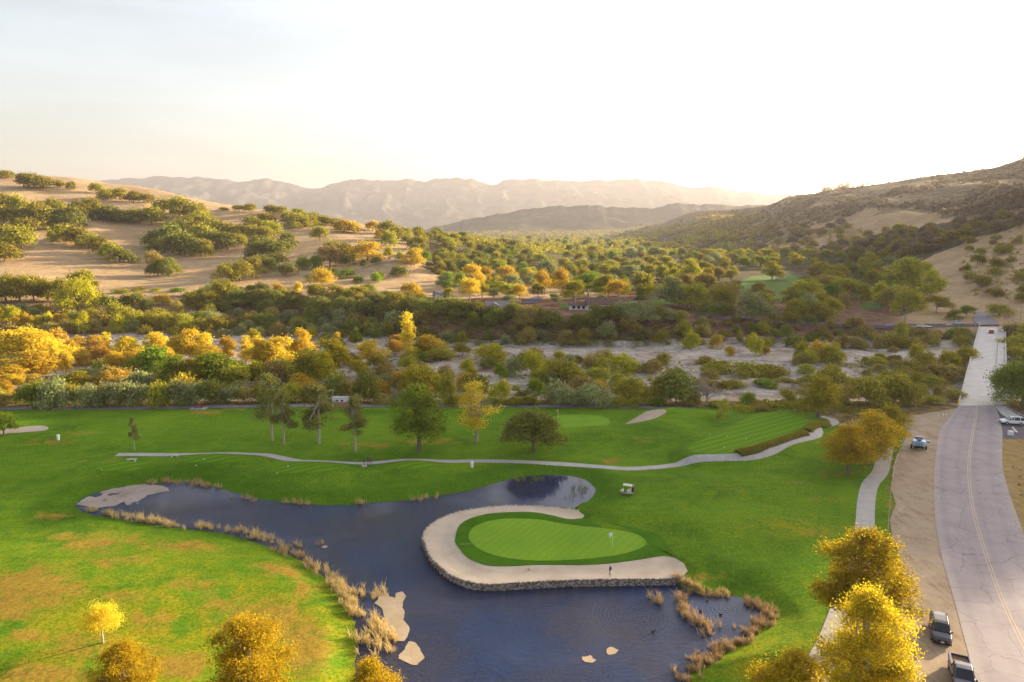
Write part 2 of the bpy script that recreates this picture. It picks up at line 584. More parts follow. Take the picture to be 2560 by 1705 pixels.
TEES = [ellipse_px(214, 370, 1161, 1187), ellipse_px(444, 629, 1142, 1166), ellipse_px(658, 860, 1163, 1198), ellipse_px(980, 1087, 1160, 1183)]
PX_TEE5 = [(1722, 1118), (1760, 1098), (1830, 1070), (1890, 1040), (1935, 1032), (1985, 1036), (2018, 1050), (2022, 1072), (2000, 1092),
           (1950, 1108), (1895, 1122), (1830, 1132), (1765, 1134), (1730, 1130)]
TEE5_Z = 1.6
TEE5 = smooth_poly(unp_list(PX_TEE5, TEE5_Z), 3)
FGREEN = ellipse_px(1372, 1524, 1031, 1067, z=0.5)
PX_FB = [(1559, 1059), (1600, 1040), (1622, 1034), (1662, 1035), (1670, 1042), (1640, 1052), (1610, 1058), (1575, 1061)]
FBUNK = smooth_poly(unp_list(PX_FB, 0.8), 3)
PX_LB = [(-60, 1084), (0, 1071), (40, 1068), (70, 1065), (105, 1064), (122, 1070), (110, 1077), (70, 1080), (20, 1082), (-20, 1086)]
LBUNK = smooth_poly(unp_list(PX_LB, 0.3), 3)
PX_GOLF = [(-900, 1027), (0, 1025), (250, 1025), (500, 1022), (700, 1018), (1100, 1018), (1440, 1020), (1640, 1021), (1740, 1018), (1860, 1020), (1960, 1022),
           (2030, 1030), (2062, 1045), (2100, 1062), (2180, 1078), (2262, 1084), (2262, 1100), (2252, 1128), (2234, 1157), (2228, 1220),
           (2240, 1260), (2224, 1300), (2232, 1345), (2252, 1400), (2255, 1500), (2235, 1600), (2235, 1705), (2235, 1900), (-2500, 1900), (-2500, 1200)]
GOLF = unp_list(PX_GOLF)
# dry / bare spots in the lawn: photo x, y, radius x, radius y, strength
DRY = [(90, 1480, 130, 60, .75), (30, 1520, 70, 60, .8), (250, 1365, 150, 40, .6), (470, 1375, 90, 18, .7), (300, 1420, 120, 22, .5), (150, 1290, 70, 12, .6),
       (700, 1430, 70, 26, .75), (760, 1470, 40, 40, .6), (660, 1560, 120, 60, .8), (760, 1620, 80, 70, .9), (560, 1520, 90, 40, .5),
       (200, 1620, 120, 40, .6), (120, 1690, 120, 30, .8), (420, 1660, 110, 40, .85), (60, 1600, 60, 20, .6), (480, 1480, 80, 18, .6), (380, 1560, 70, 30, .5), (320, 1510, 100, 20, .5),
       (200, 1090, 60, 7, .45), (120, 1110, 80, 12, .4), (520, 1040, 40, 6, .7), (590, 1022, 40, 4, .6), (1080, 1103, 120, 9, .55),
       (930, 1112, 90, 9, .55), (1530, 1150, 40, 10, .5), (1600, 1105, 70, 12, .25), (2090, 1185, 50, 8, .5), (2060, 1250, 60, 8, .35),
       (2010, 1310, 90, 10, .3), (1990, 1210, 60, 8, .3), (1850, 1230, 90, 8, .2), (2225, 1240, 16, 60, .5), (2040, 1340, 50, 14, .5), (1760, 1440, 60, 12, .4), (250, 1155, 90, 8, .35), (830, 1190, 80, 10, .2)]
MOUNDS = []      # world x, y, rx, ry, height


def _mound(px, py, rx, ry, hgt):
    p = unp(px, py, 0); s = (p[1] * CP + H * SP) / FPX
    MOUNDS.append((p[0], p[1], rx, ry, hgt))


for e, hh in zip(TEES, (0.9, 0.9, 1.1, 0.8)):
    c = e.mean(0); r = (e.max(0) - e.min(0)) / 2
    MOUNDS.append((c[0], c[1], r[0] * 1.35, r[1] * 1.6, hh))
c5 = TEE5.mean(0)
for _px, _py, _rx, _ry, _h in [(1660, 1060, 9, 7, 1.3), (1560, 1090, 10, 6, .8), (1700, 1040, 10, 5, 1.5), (1450, 1085, 12, 5, .7), (1330, 1100, 12, 5, .5), (500, 1035, 12, 5, 1.0),
                               (640, 1085, 14, 5, .7), (150, 1100, 12, 6, .7), (250, 1060, 16, 6, .5), (1960, 1400, 12, 9, .8), (1820, 1300, 12, 8, .7),
                               (1700, 1215, 10, 5, .5), (1900, 1210, 10, 6, .6), (200, 1400, 16, 10, .9), (500, 1450, 14, 10, .7), (60, 1550, 12, 8, .6), (1640, 1290, 9, 6, .5)]:
    _mound(_px, _py, _rx, _ry, _h)


def h_near(X, Y, pond=True):
    X = np.asarray(X, float); Y = np.asarray(Y, float)
    z = h_table(X, Y)
    fade = sstep(174, 164, Y) * sstep(-0.8, -6.0, sdf(GOLF, X, Y))
    m = fbm(X / 21, Y / 13, 3) * 0.35 * fade
    for x0, y0, rx, ry, hh in MOUNDS:
        m = m + hh * np.exp(-(((X - x0) / rx) ** 2 + ((Y - y0) / ry) ** 2) ** 1.3) * fade
    if pond:
        d5 = sdf(TEE5, X, Y)
        m = np.maximum(m, np.minimum(m * 0 + TEE5_Z, TEE5_Z * sstep(4.5, 0.2, d5)))
        dg = sdf(GREEN, X, Y)
        dp = sdf(POND, X, Y)
        db = sdf(BUNKER, X, Y)
        m = m * sstep(1.0, 7.0, dp) * sstep(0, 5.0, db) * sstep(-1.0, 5.0, dg) + 0.25 * sstep(3.0, 0.0, dg)
        core = sstep(3.0, 0.0, db)
        bank = WATER_Z * (1 - sstep(0.0, 4.2, dp))
        low = np.where(dp > 0, bank, WATER_Z - np.minimum(-dp * 0.35, 1.1))
        low = np.where(db < 0.7, np.where(dp > -0.3, -0.35, low), low)
        nearb = sstep(6.0, 0.5, db)
        low = np.where((db < 6) & (dp > 0), low * (1 - nearb) + np.minimum(0.0, low * 0.2) * nearb, low)
        low = np.where(db < 0.9, np.minimum(low, -0.25), low)
        z = z + np.where(dp < 6, low + m * (dp > 0), m)
    else:
        z = z + m
    return z


def h_all(X, Y, pond=False):
    X, Y = np.broadcast_arrays(np.asarray(X, float), np.asarray(Y, float))
    k = Y < 176
    out = np.empty(X.shape)
    if k.any():
        out[k] = h_near(X[k], Y[k], pond)
    if (~k).any():
        out[~k] = h_far(X[~k], Y[~k])
    return out


_RT = np.concatenate([np.linspace(45, 360, 420), np.geomspace(361, 3300, 500)])


def ground(px, py):
    """first hit of the pixel's ray with the land -> (n,3)"""
    px = np.atleast_1d(np.asarray(px, float)); py = np.atleast_1d(np.asarray(py, float))
    r = ray(px, py)
    r = r / r[:, 1:2]
    P = np.zeros((len(px), 3))
    for s in range(0, len(px), 200):
        q = r[s:s + 200]
        X = q[:, 0:1] * _RT; Y = np.broadcast_to(_RT, X.shape); Z = H + q[:, 2:3] * _RT
        hit = Z < h_all(X, Y)
        k = np.where(hit.any(1), hit.argmax(1), len(_RT) - 1)
        lo = _RT[np.maximum(k - 1, 0)]; hi = _RT[k]
        for _ in range(12):
            mid = (lo + hi) / 2
            b = (H + q[:, 2] * mid) < h_all(q[:, 0] * mid, mid)
            hi = np.where(b, mid, hi); lo = np.where(b, lo, mid)
        P[s:s + 200, 0] = q[:, 0] * hi; P[s:s + 200, 1] = hi
    P[:, 2] = h_all(P[:, 0], P[:, 1])
    return P


def gp(px, py):
    return ground([px], [py])[0]
# ------------------------------------------------------------------ ground materials
def mat_lawn():
    m, nt, out = new_mat('lawn_grass')
    n = NT(nt)
    co = n.coord()
    big = n.noise(co, 0.055, 5, 0.6, 0.6)
    mid = n.noise(co, 0.32, 5, 0.65, 0.5)
    streak = n.noise(n.mapping(co, (0.35, 2.6, 1), (0, 0, 0.35)), 0.55, 4, 0.6, 1.2)
    fine = n.noise(co, 3.2, 6, 0.78)
    c = n.ramp(big, [(0.32, (0.072, 0.160, 0.010)), (0.55, (0.122, 0.240, 0.013)), (0.72, (0.210, 0.320, 0.017))])
    c = n.mix(n.math('MULTIPLY', n.ramp(mid, [(0.42, 0.0), (0.72, 1.0)]), 0.5), c, (0.23, 0.33, 0.012))
    c = n.mix(n.math('MULTIPLY', n.ramp(streak, [(0.45, 0.0), (0.75, 1.0)]), 0.5), c, (0.042, 0.118, 0.005))
    stripe = n.node('ShaderNodeTexWave', wave_type='BANDS', bands_direction='X')
    stripe.inputs['Scale'].default_value = 0.14
    stripe.inputs['Distortion'].default_value = 3.0
    stripe.inputs['Detail'].default_value = 2
    stripe.inputs['Detail Scale'].default_value = 0.4
    n.link(n.mapping(co, (1, 1, 1), (0, 0, 0.5)), stripe.inputs['Vector'])
    c = n.mix(n.math('MULTIPLY', stripe.outputs['Fac'], n.math('MULTIPLY', n.attr('mown'), 0.6)), c, (0.155, 0.23, 0.010))
    # cut fairway: paler, tees: brighter
    c = n.mix(n.math('MULTIPLY', n.attr('fair'), 0.75), c, (0.135, 0.235, 0.012))
    c = n.mix(n.math('MULTIPLY', n.attr('rough'), 0.72), c, n.ramp(mid, [(0.3, (0.032, 0.098, 0.004)), (0.7, (0.058, 0.145, 0.006))]))  # longer grass, with some painted shade mixed in
    sun_tint = n.math('MULTIPLY', n.attr('warm'), n.ramp(n.math('ADD', n.math('MULTIPLY', mid, 0.6), n.math('MULTIPLY', n.noise(co, 0.13, 4, 0.6, 0.8), 0.4)), [(0.40, 0.0), (0.58, 1.0)]))  # sunlit yellow painted into the lawn, broken up by noise
    c = n.mix(n.math('MULTIPLY', sun_tint, 0.85), c, n.ramp(fine, [(0.35, (0.24, 0.215, 0.008)), (0.65, (0.42, 0.34, 0.014))]))
    # dry patches, broken up by the noise
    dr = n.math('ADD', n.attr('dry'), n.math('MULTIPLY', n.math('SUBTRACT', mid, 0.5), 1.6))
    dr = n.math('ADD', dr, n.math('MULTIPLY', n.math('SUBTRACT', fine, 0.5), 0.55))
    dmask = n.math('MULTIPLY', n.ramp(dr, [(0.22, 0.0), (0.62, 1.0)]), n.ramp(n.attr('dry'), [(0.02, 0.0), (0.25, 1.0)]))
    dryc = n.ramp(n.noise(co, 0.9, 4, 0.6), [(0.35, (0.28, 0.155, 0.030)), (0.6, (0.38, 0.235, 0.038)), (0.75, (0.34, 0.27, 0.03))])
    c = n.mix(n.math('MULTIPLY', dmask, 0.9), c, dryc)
    c = n.mix(n.math('MULTIPLY', n.ramp(fine, [(0.36, 1.0), (0.56, 0.0)]), 0.6), c, (0.022, 0.048, 0.005))
    c = n.mix(n.math('MULTIPLY', n.ramp(fine, [(0.5, 0.0), (0.7, 1.0)]), 0.35), c, (0.21, 0.24, 0.03))
    # beyond the mown course: dry brush ground
    brush = n.ramp(n.noise(co, 0.35, 5, 0.65), [(0.35, (0.075, 0.06, 0.02)), (0.55, (0.20, 0.14, 0.06)), (0.72, (0.33, 0.26, 0.15))])
    c = n.mix(n.attr('lawn'), brush, c)
    # muddy pond bottom
    c = n.mix(n.attr('mud'), c, (0.045, 0.033, 0.02))
    hgt = n.math('ADD', n.math('MULTIPLY', fine, 0.7), n.math('MULTIPLY', n.noise(co, 22, 2, 0.7), 0.5))
    n.principled(out, c, 1.0, 0.02, normal=n.bump(hgt, 0.7, 0.10))
    return m


def mat_green():
    m, nt, out = new_mat('putting_green_turf')
    n = NT(nt)
    co = n.coord()
    a = n.noise(co, 0.16, 5, 0.6, 0.4); b = n.noise(co, 7.0, 4, 0.7)
    c = n.ramp(a, [(0.3, (0.165, 0.295, 0.026)), (0.7, (0.225, 0.355, 0.030))])
    w = n.node('ShaderNodeTexWave', wave_type='BANDS', bands_direction='X')
    w.inputs['Scale'].default_value = 0.28; w.inputs['Distortion'].default_value = 0.8; w.inputs['Detail'].default_value = 2
    n.link(n.mapping(co, (1, 1, 1), (0, 0, 0.6)), w.inputs['Vector'])
    c = n.mix(n.math('MULTIPLY', w.outputs['Fac'], 0.22), c, (0.085, 0.20, 0.014))
    wear = n.noise(co, 0.7, 5, 0.7, 0.6)
    c = n.mix(n.math('MULTIPLY', n.ramp(wear, [(0.55, 0.0), (0.75, 1.0)]), 0.35), c, (0.22, 0.30, 0.04))
    c = n.mix(n.math('MULTIPLY', n.ramp(b, [(0.4, 1.0), (0.6, 0.0)]), 0.4), c, (0.05, 0.15, 0.012))
    n.principled(out, c, 1.0, 0.02, normal=n.bump(b, 0.3, 0.03))
    return m


def mat_tee():
    m, nt, out = new_mat('tee_turf')
    n = NT(nt)
    co = n.coord()
    w = n.node('ShaderNodeTexWave', wave_type='BANDS', bands_direction='X')
    w.inputs['Scale'].default_value = 0.16; w.inputs['Distortion'].default_value = 1.2; w.inputs['Detail'].default_value = 2
    n.link(n.mapping(co, (1, 1, 1), (0, 0, 0.95)), w.inputs['Vector'])
    b = n.noise(co, 3.0, 6, 0.75)
    c = n.ramp(w.outputs['Fac'], [(0.2, (0.100, 0.205, 0.010)), (0.8, (0.145, 0.265, 0.014))])
    c = n.mix(n.math('MULTIPLY', n.ramp(b, [(0.38, 1.0), (0.58, 0.0)]), 0.5), c, (0.04, 0.095, 0.006))
    n.principled(out, c, 1.0, 0.02, normal=n.bump(b, 0.4, 0.05))
    return m


def mat_fringe():
    m, nt, out = new_mat('green_fringe_turf')
    n = NT(nt)
    co = n.coord()
    b = n.noise(co, 4.0, 4, 0.7)
    c = n.ramp(n.noise(co, 0.3, 4, 0.6), [(0.3, (0.048, 0.125, 0.007)), (0.7, (0.075, 0.175, 0.009))])
    c = n.mix(n.math('MULTIPLY', n.ramp(b, [(0.4, 1.0), (0.62, 0.0)]), 0.35), c, (0.018, 0.07, 0.006))
    n.principled(out, c, 1.0, 0.02, normal=n.bump(b, 0.6, 0.08))
    return m


def mat_sand(name, a, b, wet):
    m, nt, out = new_mat(name)
    n = NT(nt)
    co = n.coord()
    f = n.noise(co, 0.25, 5, 0.6, 0.3); g = n.noise(co, 6, 5, 0.7)
    c = n.ramp(f, [(0.3, a), (0.62, b), (0.78, wet)])
    c = n.mix(n.math('MULTIPLY', n.ramp(g, [(0.4, 1.0), (0.6, 0.0)]), 0.2), c, wet)
    rake = n.node('ShaderNodeTexWave'); rake.inputs['Scale'].default_value = 1.6; rake.inputs['Distortion'].default_value = 5
    n.link(co, rake.inputs['Vector'])
    n.principled(out, c, 0.95, 0.1, normal=n.bump(n.math('ADD', g, n.math('MULTIPLY', rake.outputs['Fac'], 0.3)), 0.4, 0.05))
    return m


def mat_concrete(name, a, b, joint=0.0, scale=0.8):
    m, nt, out = new_mat(name)
    n = NT(nt)
    co = n.coord()
    f = n.noise(co, scale, 6, 0.65, 0.2)
    c = n.ramp(f, [(0.3, a), (0.7, b)])
    fine = n.noise(co, 14, 4, 0.7)
    c = n.mix(n.math('MULTIPLY', n.ramp(fine, [(0.42, 1.0), (0.55, 0.0)]), 0.18), c, tuple(x * 0.6 for x in a))
    n.principled(out, c, 0.85, 0.2, normal=n.bump(fine, 0.25, 0.02))
    return m


def mat_asphalt():
    m, nt, out = new_mat('road_asphalt')
    n = NT(nt)
    co = n.coord()
    along = n.attr('across')
    f = n.noise(co, 0.22, 6, 0.65, 0.4)
    c = n.ramp(f, [(0.3, (0.25, 0.20, 0.22)), (0.7, (0.35, 0.29, 0.30))])
    # wheel tracks and oil line, worn lanes
    w = n.node('ShaderNodeTexWave', wave_type='BANDS', bands_direction='X', wave_profile='SIN')
    cmb = n.node('ShaderNodeCombineXYZ'); n.link(along, cmb.inputs[0])
    w.inputs['Scale'].default_value = 1.35
    n.link(cmb.outputs[0], w.inputs['Vector'])
    tr = n.math('MULTIPLY', n.ramp(w.outputs['Fac'], [(0.55, 0.0), (1.0, 1.0)]), n.ramp(n.noise(co, 0.8, 4, 0.6), [(0.3, 0.2), (0.7, 1.0)]))
    c = n.mix(n.math('MULTIPLY', tr, 0.35), c, (0.17, 0.145, 0.165))
    edge = n.ramp(n.math('ABSOLUTE', n.math('SUBTRACT', along, 0.5)), [(0.40, 0.0), (0.47, 1.0)])
    c = n.mix(n.math('MULTIPLY', edge, 0.6), c, (0.36, 0.30, 0.27))
    # cracks
    vor = n.node('ShaderNodeTexVoronoi', feature='DISTANCE_TO_EDGE')
    vor.inputs['Scale'].default_value = 0.24
    wob = n.node('ShaderNodeVectorMath', operation='ADD')
    nz = n.node('ShaderNodeTexNoise'); nz.inputs['Scale'].default_value = 0.7; nz.inputs['Detail'].default_value = 4
    n.link(co, nz.inputs['Vector'])
    n.link(co, wob.inputs[0]); n.link(nz.outputs['Color'], wob.inputs[1])
    n.link(wob.outputs[0], vor.inputs['Vector'])
    crack = n.ramp(vor.outputs['Distance'], [(0.004, 1.0), (0.014, 0.0)])
    c = n.mix(n.math('MULTIPLY', crack, 0.55), c, (0.10, 0.085, 0.09))
    fine = n.noise(co, 18, 4, 0.75)
    c = n.mix(n.math('MULTIPLY', n.ramp(fine, [(0.4, 1.0), (0.58, 0.0)]), 0.3), c, (0.15, 0.13, 0.135))
    n.principled(out, c, 0.8, 0.25, normal=n.bump(fine, 0.3, 0.02))
    return m


def mat_dirt(name, stops):
    m, nt, out = new_mat(name)
    n = NT(nt)
    co = n.coord()
    f = n.noise(co, 0.35, 6, 0.68, 0.6)
    tracks = n.noise(n.mapping(co, (2.2, 0.25, 1), (0, 0, -0.45)), 0.7, 5, 0.6, 0.8)
    c = n.ramp(n.math('ADD', n.math('MULTIPLY', f, 0.6), n.math('MULTIPLY', tracks, 0.4)), stops)
    g = n.noise(co, 9, 5, 0.75)
    c = n.mix(n.math('MULTIPLY', n.ramp(g, [(0.38, 1.0), (0.55, 0.0)]), 0.35), c, tuple(x * 0.6 for x in stops[0][1]))
    n.principled(out, c, 0.95, 0.1, normal=n.bump(g, 0.5, 0.06))
    return m


def mat_terrain():
    m, nt, out = new_mat('valley_land')
    n = NT(nt)
    co = n.coord()
    big = n.noise(co, 0.012, 5, 0.6, 0.5); mid = n.noise(co, 0.07, 6, 0.65, 0.4); fine = n.noise(co, 0.6, 5, 0.7)
    grass = n.ramp(n.math('ADD', n.math('MULTIPLY', big, 0.5), n.math('MULTIPLY', mid, 0.5)),
                   [(0.32, (0.31, 0.195, 0.105)), (0.5, (0.44, 0.30, 0.165)), (0.68, (0.54, 0.39, 0.23))])
    grass = n.mix(n.math('MULTIPLY', n.ramp(fine, [(0.36, 1.0), (0.56, 0.0)]), 0.3), grass, (0.16, 0.10, 0.05))
    trails = n.node('ShaderNodeTexWave', wave_type='BANDS', bands_direction='Z')
    trails.inputs['Scale'].default_value = 0.11; trails.inputs['Distortion'].default_value = 6; trails.inputs['Detail'].default_value = 3
    n.link(co, trails.inputs['Vector'])
    grass = n.mix(n.math('MULTIPLY', n.ramp(trails.outputs['Fac'], [(0.75, 0.0), (0.95, 1.0)]), 0.22), grass, (0.22, 0.14, 0.07))
    duff = n.ramp(mid, [(0.35, (0.045, 0.038, 0.014)), (0.6, (0.10, 0.075, 0.03)), (0.75, (0.17, 0.12, 0.055))])
    soil = n.ramp(n.noise(n.mapping(co, (1, 1, 2.5)), 0.16, 6, 0.7, 0.6), [(0.33, (0.10, 0.05, 0.032)), (0.55, (0.20, 0.105, 0.065)), (0.72, (0.30, 0.19, 0.125))])
    sand = n.ramp(n.noise(co, 0.10, 6, 0.68, 0.8), [(0.34, (0.18, 0.13, 0.08)), (0.47, (0.36, 0.30, 0.25)), (0.62, (0.50, 0.44, 0.40))])
    sand = n.mix(n.math('MULTIPLY', n.ramp(fine, [(0.38, 1.0), (0.52, 0.0)]), 0.45), sand, (0.13, 0.10, 0.05))
    fair = n.ramp(mid, [(0.3, (0.075, 0.13, 0.022)), (0.7, (0.12, 0.185, 0.03))])
    chap = n.ramp(n.noise(co, 0.16, 5, 0.7), [(0.4, (0.12, 0.085, 0.045)), (0.6, (0.27, 0.19, 0.10))])
    def soft(a, lo=0.3, hi=0.7, amp=0.9):
        v = n.math('ADD', n.attr(a), n.math('MULTIPLY', n.math('SUBTRACT', mid, 0.5), amp))
        return n.math('MULTIPLY', n.ramp(v, [(lo, 0.0), (hi, 1.0)]), n.ramp(n.attr(a), [(0.01, 0.0), (0.2, 1.0)]))
    c = n.mix(soft('chap'), grass, chap)
    c = n.mix(soft('duff'), c, duff)
    c = n.mix(soft('soil'), c, soil)
    c = n.mix(soft('bed', 0.35, 0.6, 0.5), c, sand)
    c = n.mix(n.attr('fair'), c, fair)
    n.principled(out, c, 0.95, 0.08, normal=n.bump(n.math('ADD', fine, n.math('MULTIPLY', mid, 2.0)), 0.6, 0.6))
    return m


def mat_mountain(name, a, b, c3):
    m, nt, out = new_mat(name)
    n = NT(nt)
    co = n.coord()
    f = n.noise(co, 0.0045, 7, 0.65, 0.5); g = n.noise(co, 0.03, 6, 0.7)
    c = n.ramp(n.math('ADD', n.math('MULTIPLY', f, 0.6), n.math('MULTIPLY', g, 0.4)), [(0.38, a), (0.52, b), (0.66, c3)])
    n.principled(out, c, 0.95, 0.05, normal=n.bump(g, 0.8, 8.0))
    return m


def mat_water():
    m, nt, out = new_mat('pond_water')
    n = NT(nt)
    co = n.coord()
    r1 = n.noise(n.mapping(co, (1.0, 2.2, 1), (0, 0, 0.35)), 1.7, 3, 0.55, 0.4)
    r2 = n.noise(n.mapping(co, (1.0, 2.6, 1), (0, 0, 0.15)), 5.5, 3, 0.6, 0.3)
    calm = n.attr('calm')
    gust = n.ramp(n.noise(co, 0.06, 3, 0.6, 0.8), [(0.32, 0.2), (0.62, 1.15)])
    amp = n.math('MULTIPLY', n.math('SUBTRACT', 1.0, n.math('MULTIPLY', calm, 0.97)), gust)
    h = n.math('MULTIPLY', n.math('ADD', r1, n.math('MULTIPLY', r2, 0.45)), amp)
    rings = None
    for (px, py, rad) in ((1585, 1540, 6.0), (1812, 1524, 2.6)):
        p = unp(px, py, WATER_Z)
        sub = n.node('ShaderNodeVectorMath', operation='DISTANCE')
        n.link(co, sub.inputs[0]); sub.inputs[1].default_value = (p[0], p[1], WATER_Z)
        d = sub.outputs['Value']
        s = n.math('MULTIPLY', n.math('SINE', n.math('MULTIPLY', d, 13.0)), n.ramp(n.math('DIVIDE', d, rad), [(0.0, 0.8), (0.85, 0.5), (1.0, 0.0)]))
        h = n.math('ADD', h, n.math('MULTIPLY', s, 0.10))
    body = n.ramp(n.noise(co, 0.08, 4, 0.6, 0.5), [(0.35, (0.016, 0.030, 0.084)), (0.7, (0.036, 0.032, 0.048))])
    p = n.principled(out, body, 0.05, 0.5, normal=n.bump(h, 1.0, 0.13))
    p.inputs['IOR'].default_value = 1.33
    n.link(n.math('ADD', 0.38, n.math('MULTIPLY', calm, 0.27)), p.inputs['Specular IOR Level'])
    return m


# ------------------------------------------------------------------ sheets
def sheet(name, poly, mat, zfun, step=1.0, kind='structure', attrs=None, smooth=True):
    poly = np.asarray(poly, float)
    x0, y0 = poly.min(0); x1, y1 = poly.max(0)
    gx, gy = np.meshgrid(np.arange(x0 + step * .5, x1, step), np.arange(y0 + step * .5, y1, step))
    g = np.stack([gx.ravel(), gy.ravel()], -1)
    if len(g):
        k = inside(poly, g[:, 0], g[:, 1])
        g = g[k]
        g = g[segdist(poly, g[:, 0], g[:, 1]) > step * 0.35] if len(g) else g
    pts = [Vector(p) for p in poly] + [Vector(p) for p in g]
    n = len(poly)
    vo, eo, fo, *_ = delaunay_2d_cdt(pts, [(i, (i + 1) % n) for i in range(n)], [], 1, 1e-5)
    P = np.array([(v.x, v.y) for v in vo])
    Z = zfun(P[:, 0], P[:, 1])
    F = []
    for f in fo:
        a, b, c = f
        ar = (P[b, 0] - P[a, 0]) * (P[c, 1] - P[a, 1]) - (P[b, 1] - P[a, 1]) * (P[c, 0] - P[a, 0])
        F.append((a, b, c) if ar > 0 else (a, c, b))
    V = np.column_stack([P, Z])
    at = {k: fn(P[:, 0], P[:, 1]) for k, fn in attrs.items()} if attrs else None
    me = mesh_np(name, V, np.array(F), [mat], smooth, at)
    return obj(name, me, None, kind)


def strip(name, L, R, mat, off, across=9, zfun=None, kind='structure', thick=0.0):
    """road surface between two edge lines of equal length; 'across' attribute runs 0..1"""
    L = np.asarray(L); R = np.asarray(R); n = len(L)
    s = np.linspace(0, 1, across)
    P = L[:, None, :] * (1 - s)[None, :, None] + R[:, None, :] * s[None, :, None]
    P = P.reshape(-1, 2)
    zf = zfun or (lambda x, y: h_near(x, y, True))
    Z = zf(P[:, 0], P[:, 1]) + off
    V = np.column_stack([P, Z])
    F = []
    for i in range(n - 1):
        for k in range(across - 1):
            a = i * across + k
            F.append((a, a + 1, a + across + 1, a + across))
    me = mesh_np(name, V, np.array(F), [mat], True, {'across': np.tile(s, n)})
    return obj(name, me, None, kind)


def ribbon(line, width):
    line = np.asarray(line, float)
    t = np.gradient(line, axis=0)
    t /= np.linalg.norm(t, axis=1)[:, None] + 1e-9
    nrm = np.stack([t[:, 1], -t[:, 0]], -1)
    w = np.asarray(width, float)
    w = w[:, None] if w.ndim else w
    return line - nrm * w / 2, line + nrm * w / 2


def resample(line, step):
    line = np.asarray(line, float)
    d = np.r_[0, np.cumsum(np.linalg.norm(np.diff(line, axis=0), axis=1))]
    q = np.linspace(0, d[-1], max(2, int(d[-1] / step) + 1))
    return np.stack([np.interp(q, d, line[:, i]) for i in range(line.shape[1])], -1)


# ------------------------------------------------------------------ near ground
def edges1d(a, b, fa, fb, fine, coarse):
    return np.unique(np.round(np.concatenate([np.arange(a, fa, coarse), np.arange(fa, fb, fine), np.arange(fb, b + coarse, coarse)]), 4))


gx = edges1d(-260, 300, -96, 62, 0.5, 2.0)
gy = edges1d(-40, 176, 42, 140, 0.5, 1.2)
gy[-1] = 176.0
gy = gy[gy <= 176.0]
GX, GY = np.meshgrid(gx, gy)
fx, fy = GX.ravel(), GY.ravel()
Zg = h_near(fx, fy, True)
ppx, ppy, _ = project(np.column_stack([fx, np.maximum(fy, 20), np.zeros_like(fx)]))
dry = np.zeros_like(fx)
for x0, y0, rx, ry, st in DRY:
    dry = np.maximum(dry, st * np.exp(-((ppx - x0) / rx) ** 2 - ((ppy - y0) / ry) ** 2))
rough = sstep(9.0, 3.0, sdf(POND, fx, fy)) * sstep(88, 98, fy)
for x0, y0, rx, ry, st in ((1850, 1440, 160, 40, .8), (1950, 1400, 80, 60, .7), (1700, 1330, 60, 20, .5), (1600, 1080, 90, 14, .6), (1750, 1115, 40, 16, .6), (560, 1035, 120, 6, .5), (1000, 1030, 250, 6, .7), (560, 1195, 260, 14, .8), (1000, 1205, 120, 16, .8), (1500, 1260, 60, 25, .5), (1900, 1180, 120, 10, .4), (60, 1200, 200, 14, .4)):  # darker turf: longer grass, and shade painted in beside the right-hand trees
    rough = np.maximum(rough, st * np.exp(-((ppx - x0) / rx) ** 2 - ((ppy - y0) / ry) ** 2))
warm = np.maximum(np.exp(-((ppx - 500) / 620) ** 2 - ((ppy - 1620) / 190) ** 2), np.exp(-((ppx - 1980) / 200) ** 2 - ((ppy - 1680) / 110) ** 2))  # stretches of lawn where sunlight is put into the colour as yellow
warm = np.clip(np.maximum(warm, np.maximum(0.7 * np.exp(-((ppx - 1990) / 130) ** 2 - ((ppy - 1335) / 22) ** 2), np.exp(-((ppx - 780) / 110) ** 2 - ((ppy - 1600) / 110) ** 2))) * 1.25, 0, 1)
lawn = sstep(0.6, -0.6, sdf(GOLF, fx, fy))
dpond = sdf(POND, fx, fy)
fair_poly = unp_list([(-600, 1095), (0, 1058), (300, 1050), (700, 1048), (1120, 1048), (1240, 1060), (1180, 1075), (900, 1092), (640, 1090), (420, 1110), (200, 1060), (0, 1090), (-600, 1140)])
fair = 0.55 * sstep(1.5, -1.5, sdf(fair_poly, fx, fy))
for e in TEES:
    fair = np.maximum(fair, sstep(0.35, -0.35, sdf(e, fx, fy)))
mown = sstep(0, 1, lawn) * np.exp(-((ppx - 1950) / 260) ** 2 - ((ppy - 1290) / 110) ** 2)
mown = np.maximum(mown, np.exp(-((ppx - 1640) / 200) ** 2 - ((ppy - 1330) / 60) ** 2) * .7)
nx_, ny_ = len(gx), len(gy)
idx = np.arange(nx_ * ny_).reshape(ny_, nx_)
F = np.stack([idx[:-1, :-1].ravel(), idx[:-1, 1:].ravel(), idx[1:, 1:].ravel(), idx[1:, :-1].ravel()], -1)
LAWN = mat_lawn()
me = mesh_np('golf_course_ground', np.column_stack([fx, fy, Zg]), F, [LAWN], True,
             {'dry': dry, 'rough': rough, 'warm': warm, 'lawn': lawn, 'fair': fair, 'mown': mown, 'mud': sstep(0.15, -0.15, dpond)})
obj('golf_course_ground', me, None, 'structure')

# ------------------------------------------------------------------ valley terrain
tg = np.linspace(-1.55, 2.6, 640)
yg = np.geomspace(176.0, 3200, 430)
TG, YG = np.meshgrid(tg, yg)
tx = (TG * YG).ravel(); ty = YG.ravel()
tz = h_far(tx, ty)
tz[:len(tg)] = h_near(tx[:len(tg)], ty[:len(tg)], False)
qx, qy, _ = project(np.column_stack([tx, ty, tz]))


jx = qx + fbm(tx / 45, ty / 70, 3) * 60; jy = qy + fbm(tx / 50 + 9, ty / 60, 3) * 22


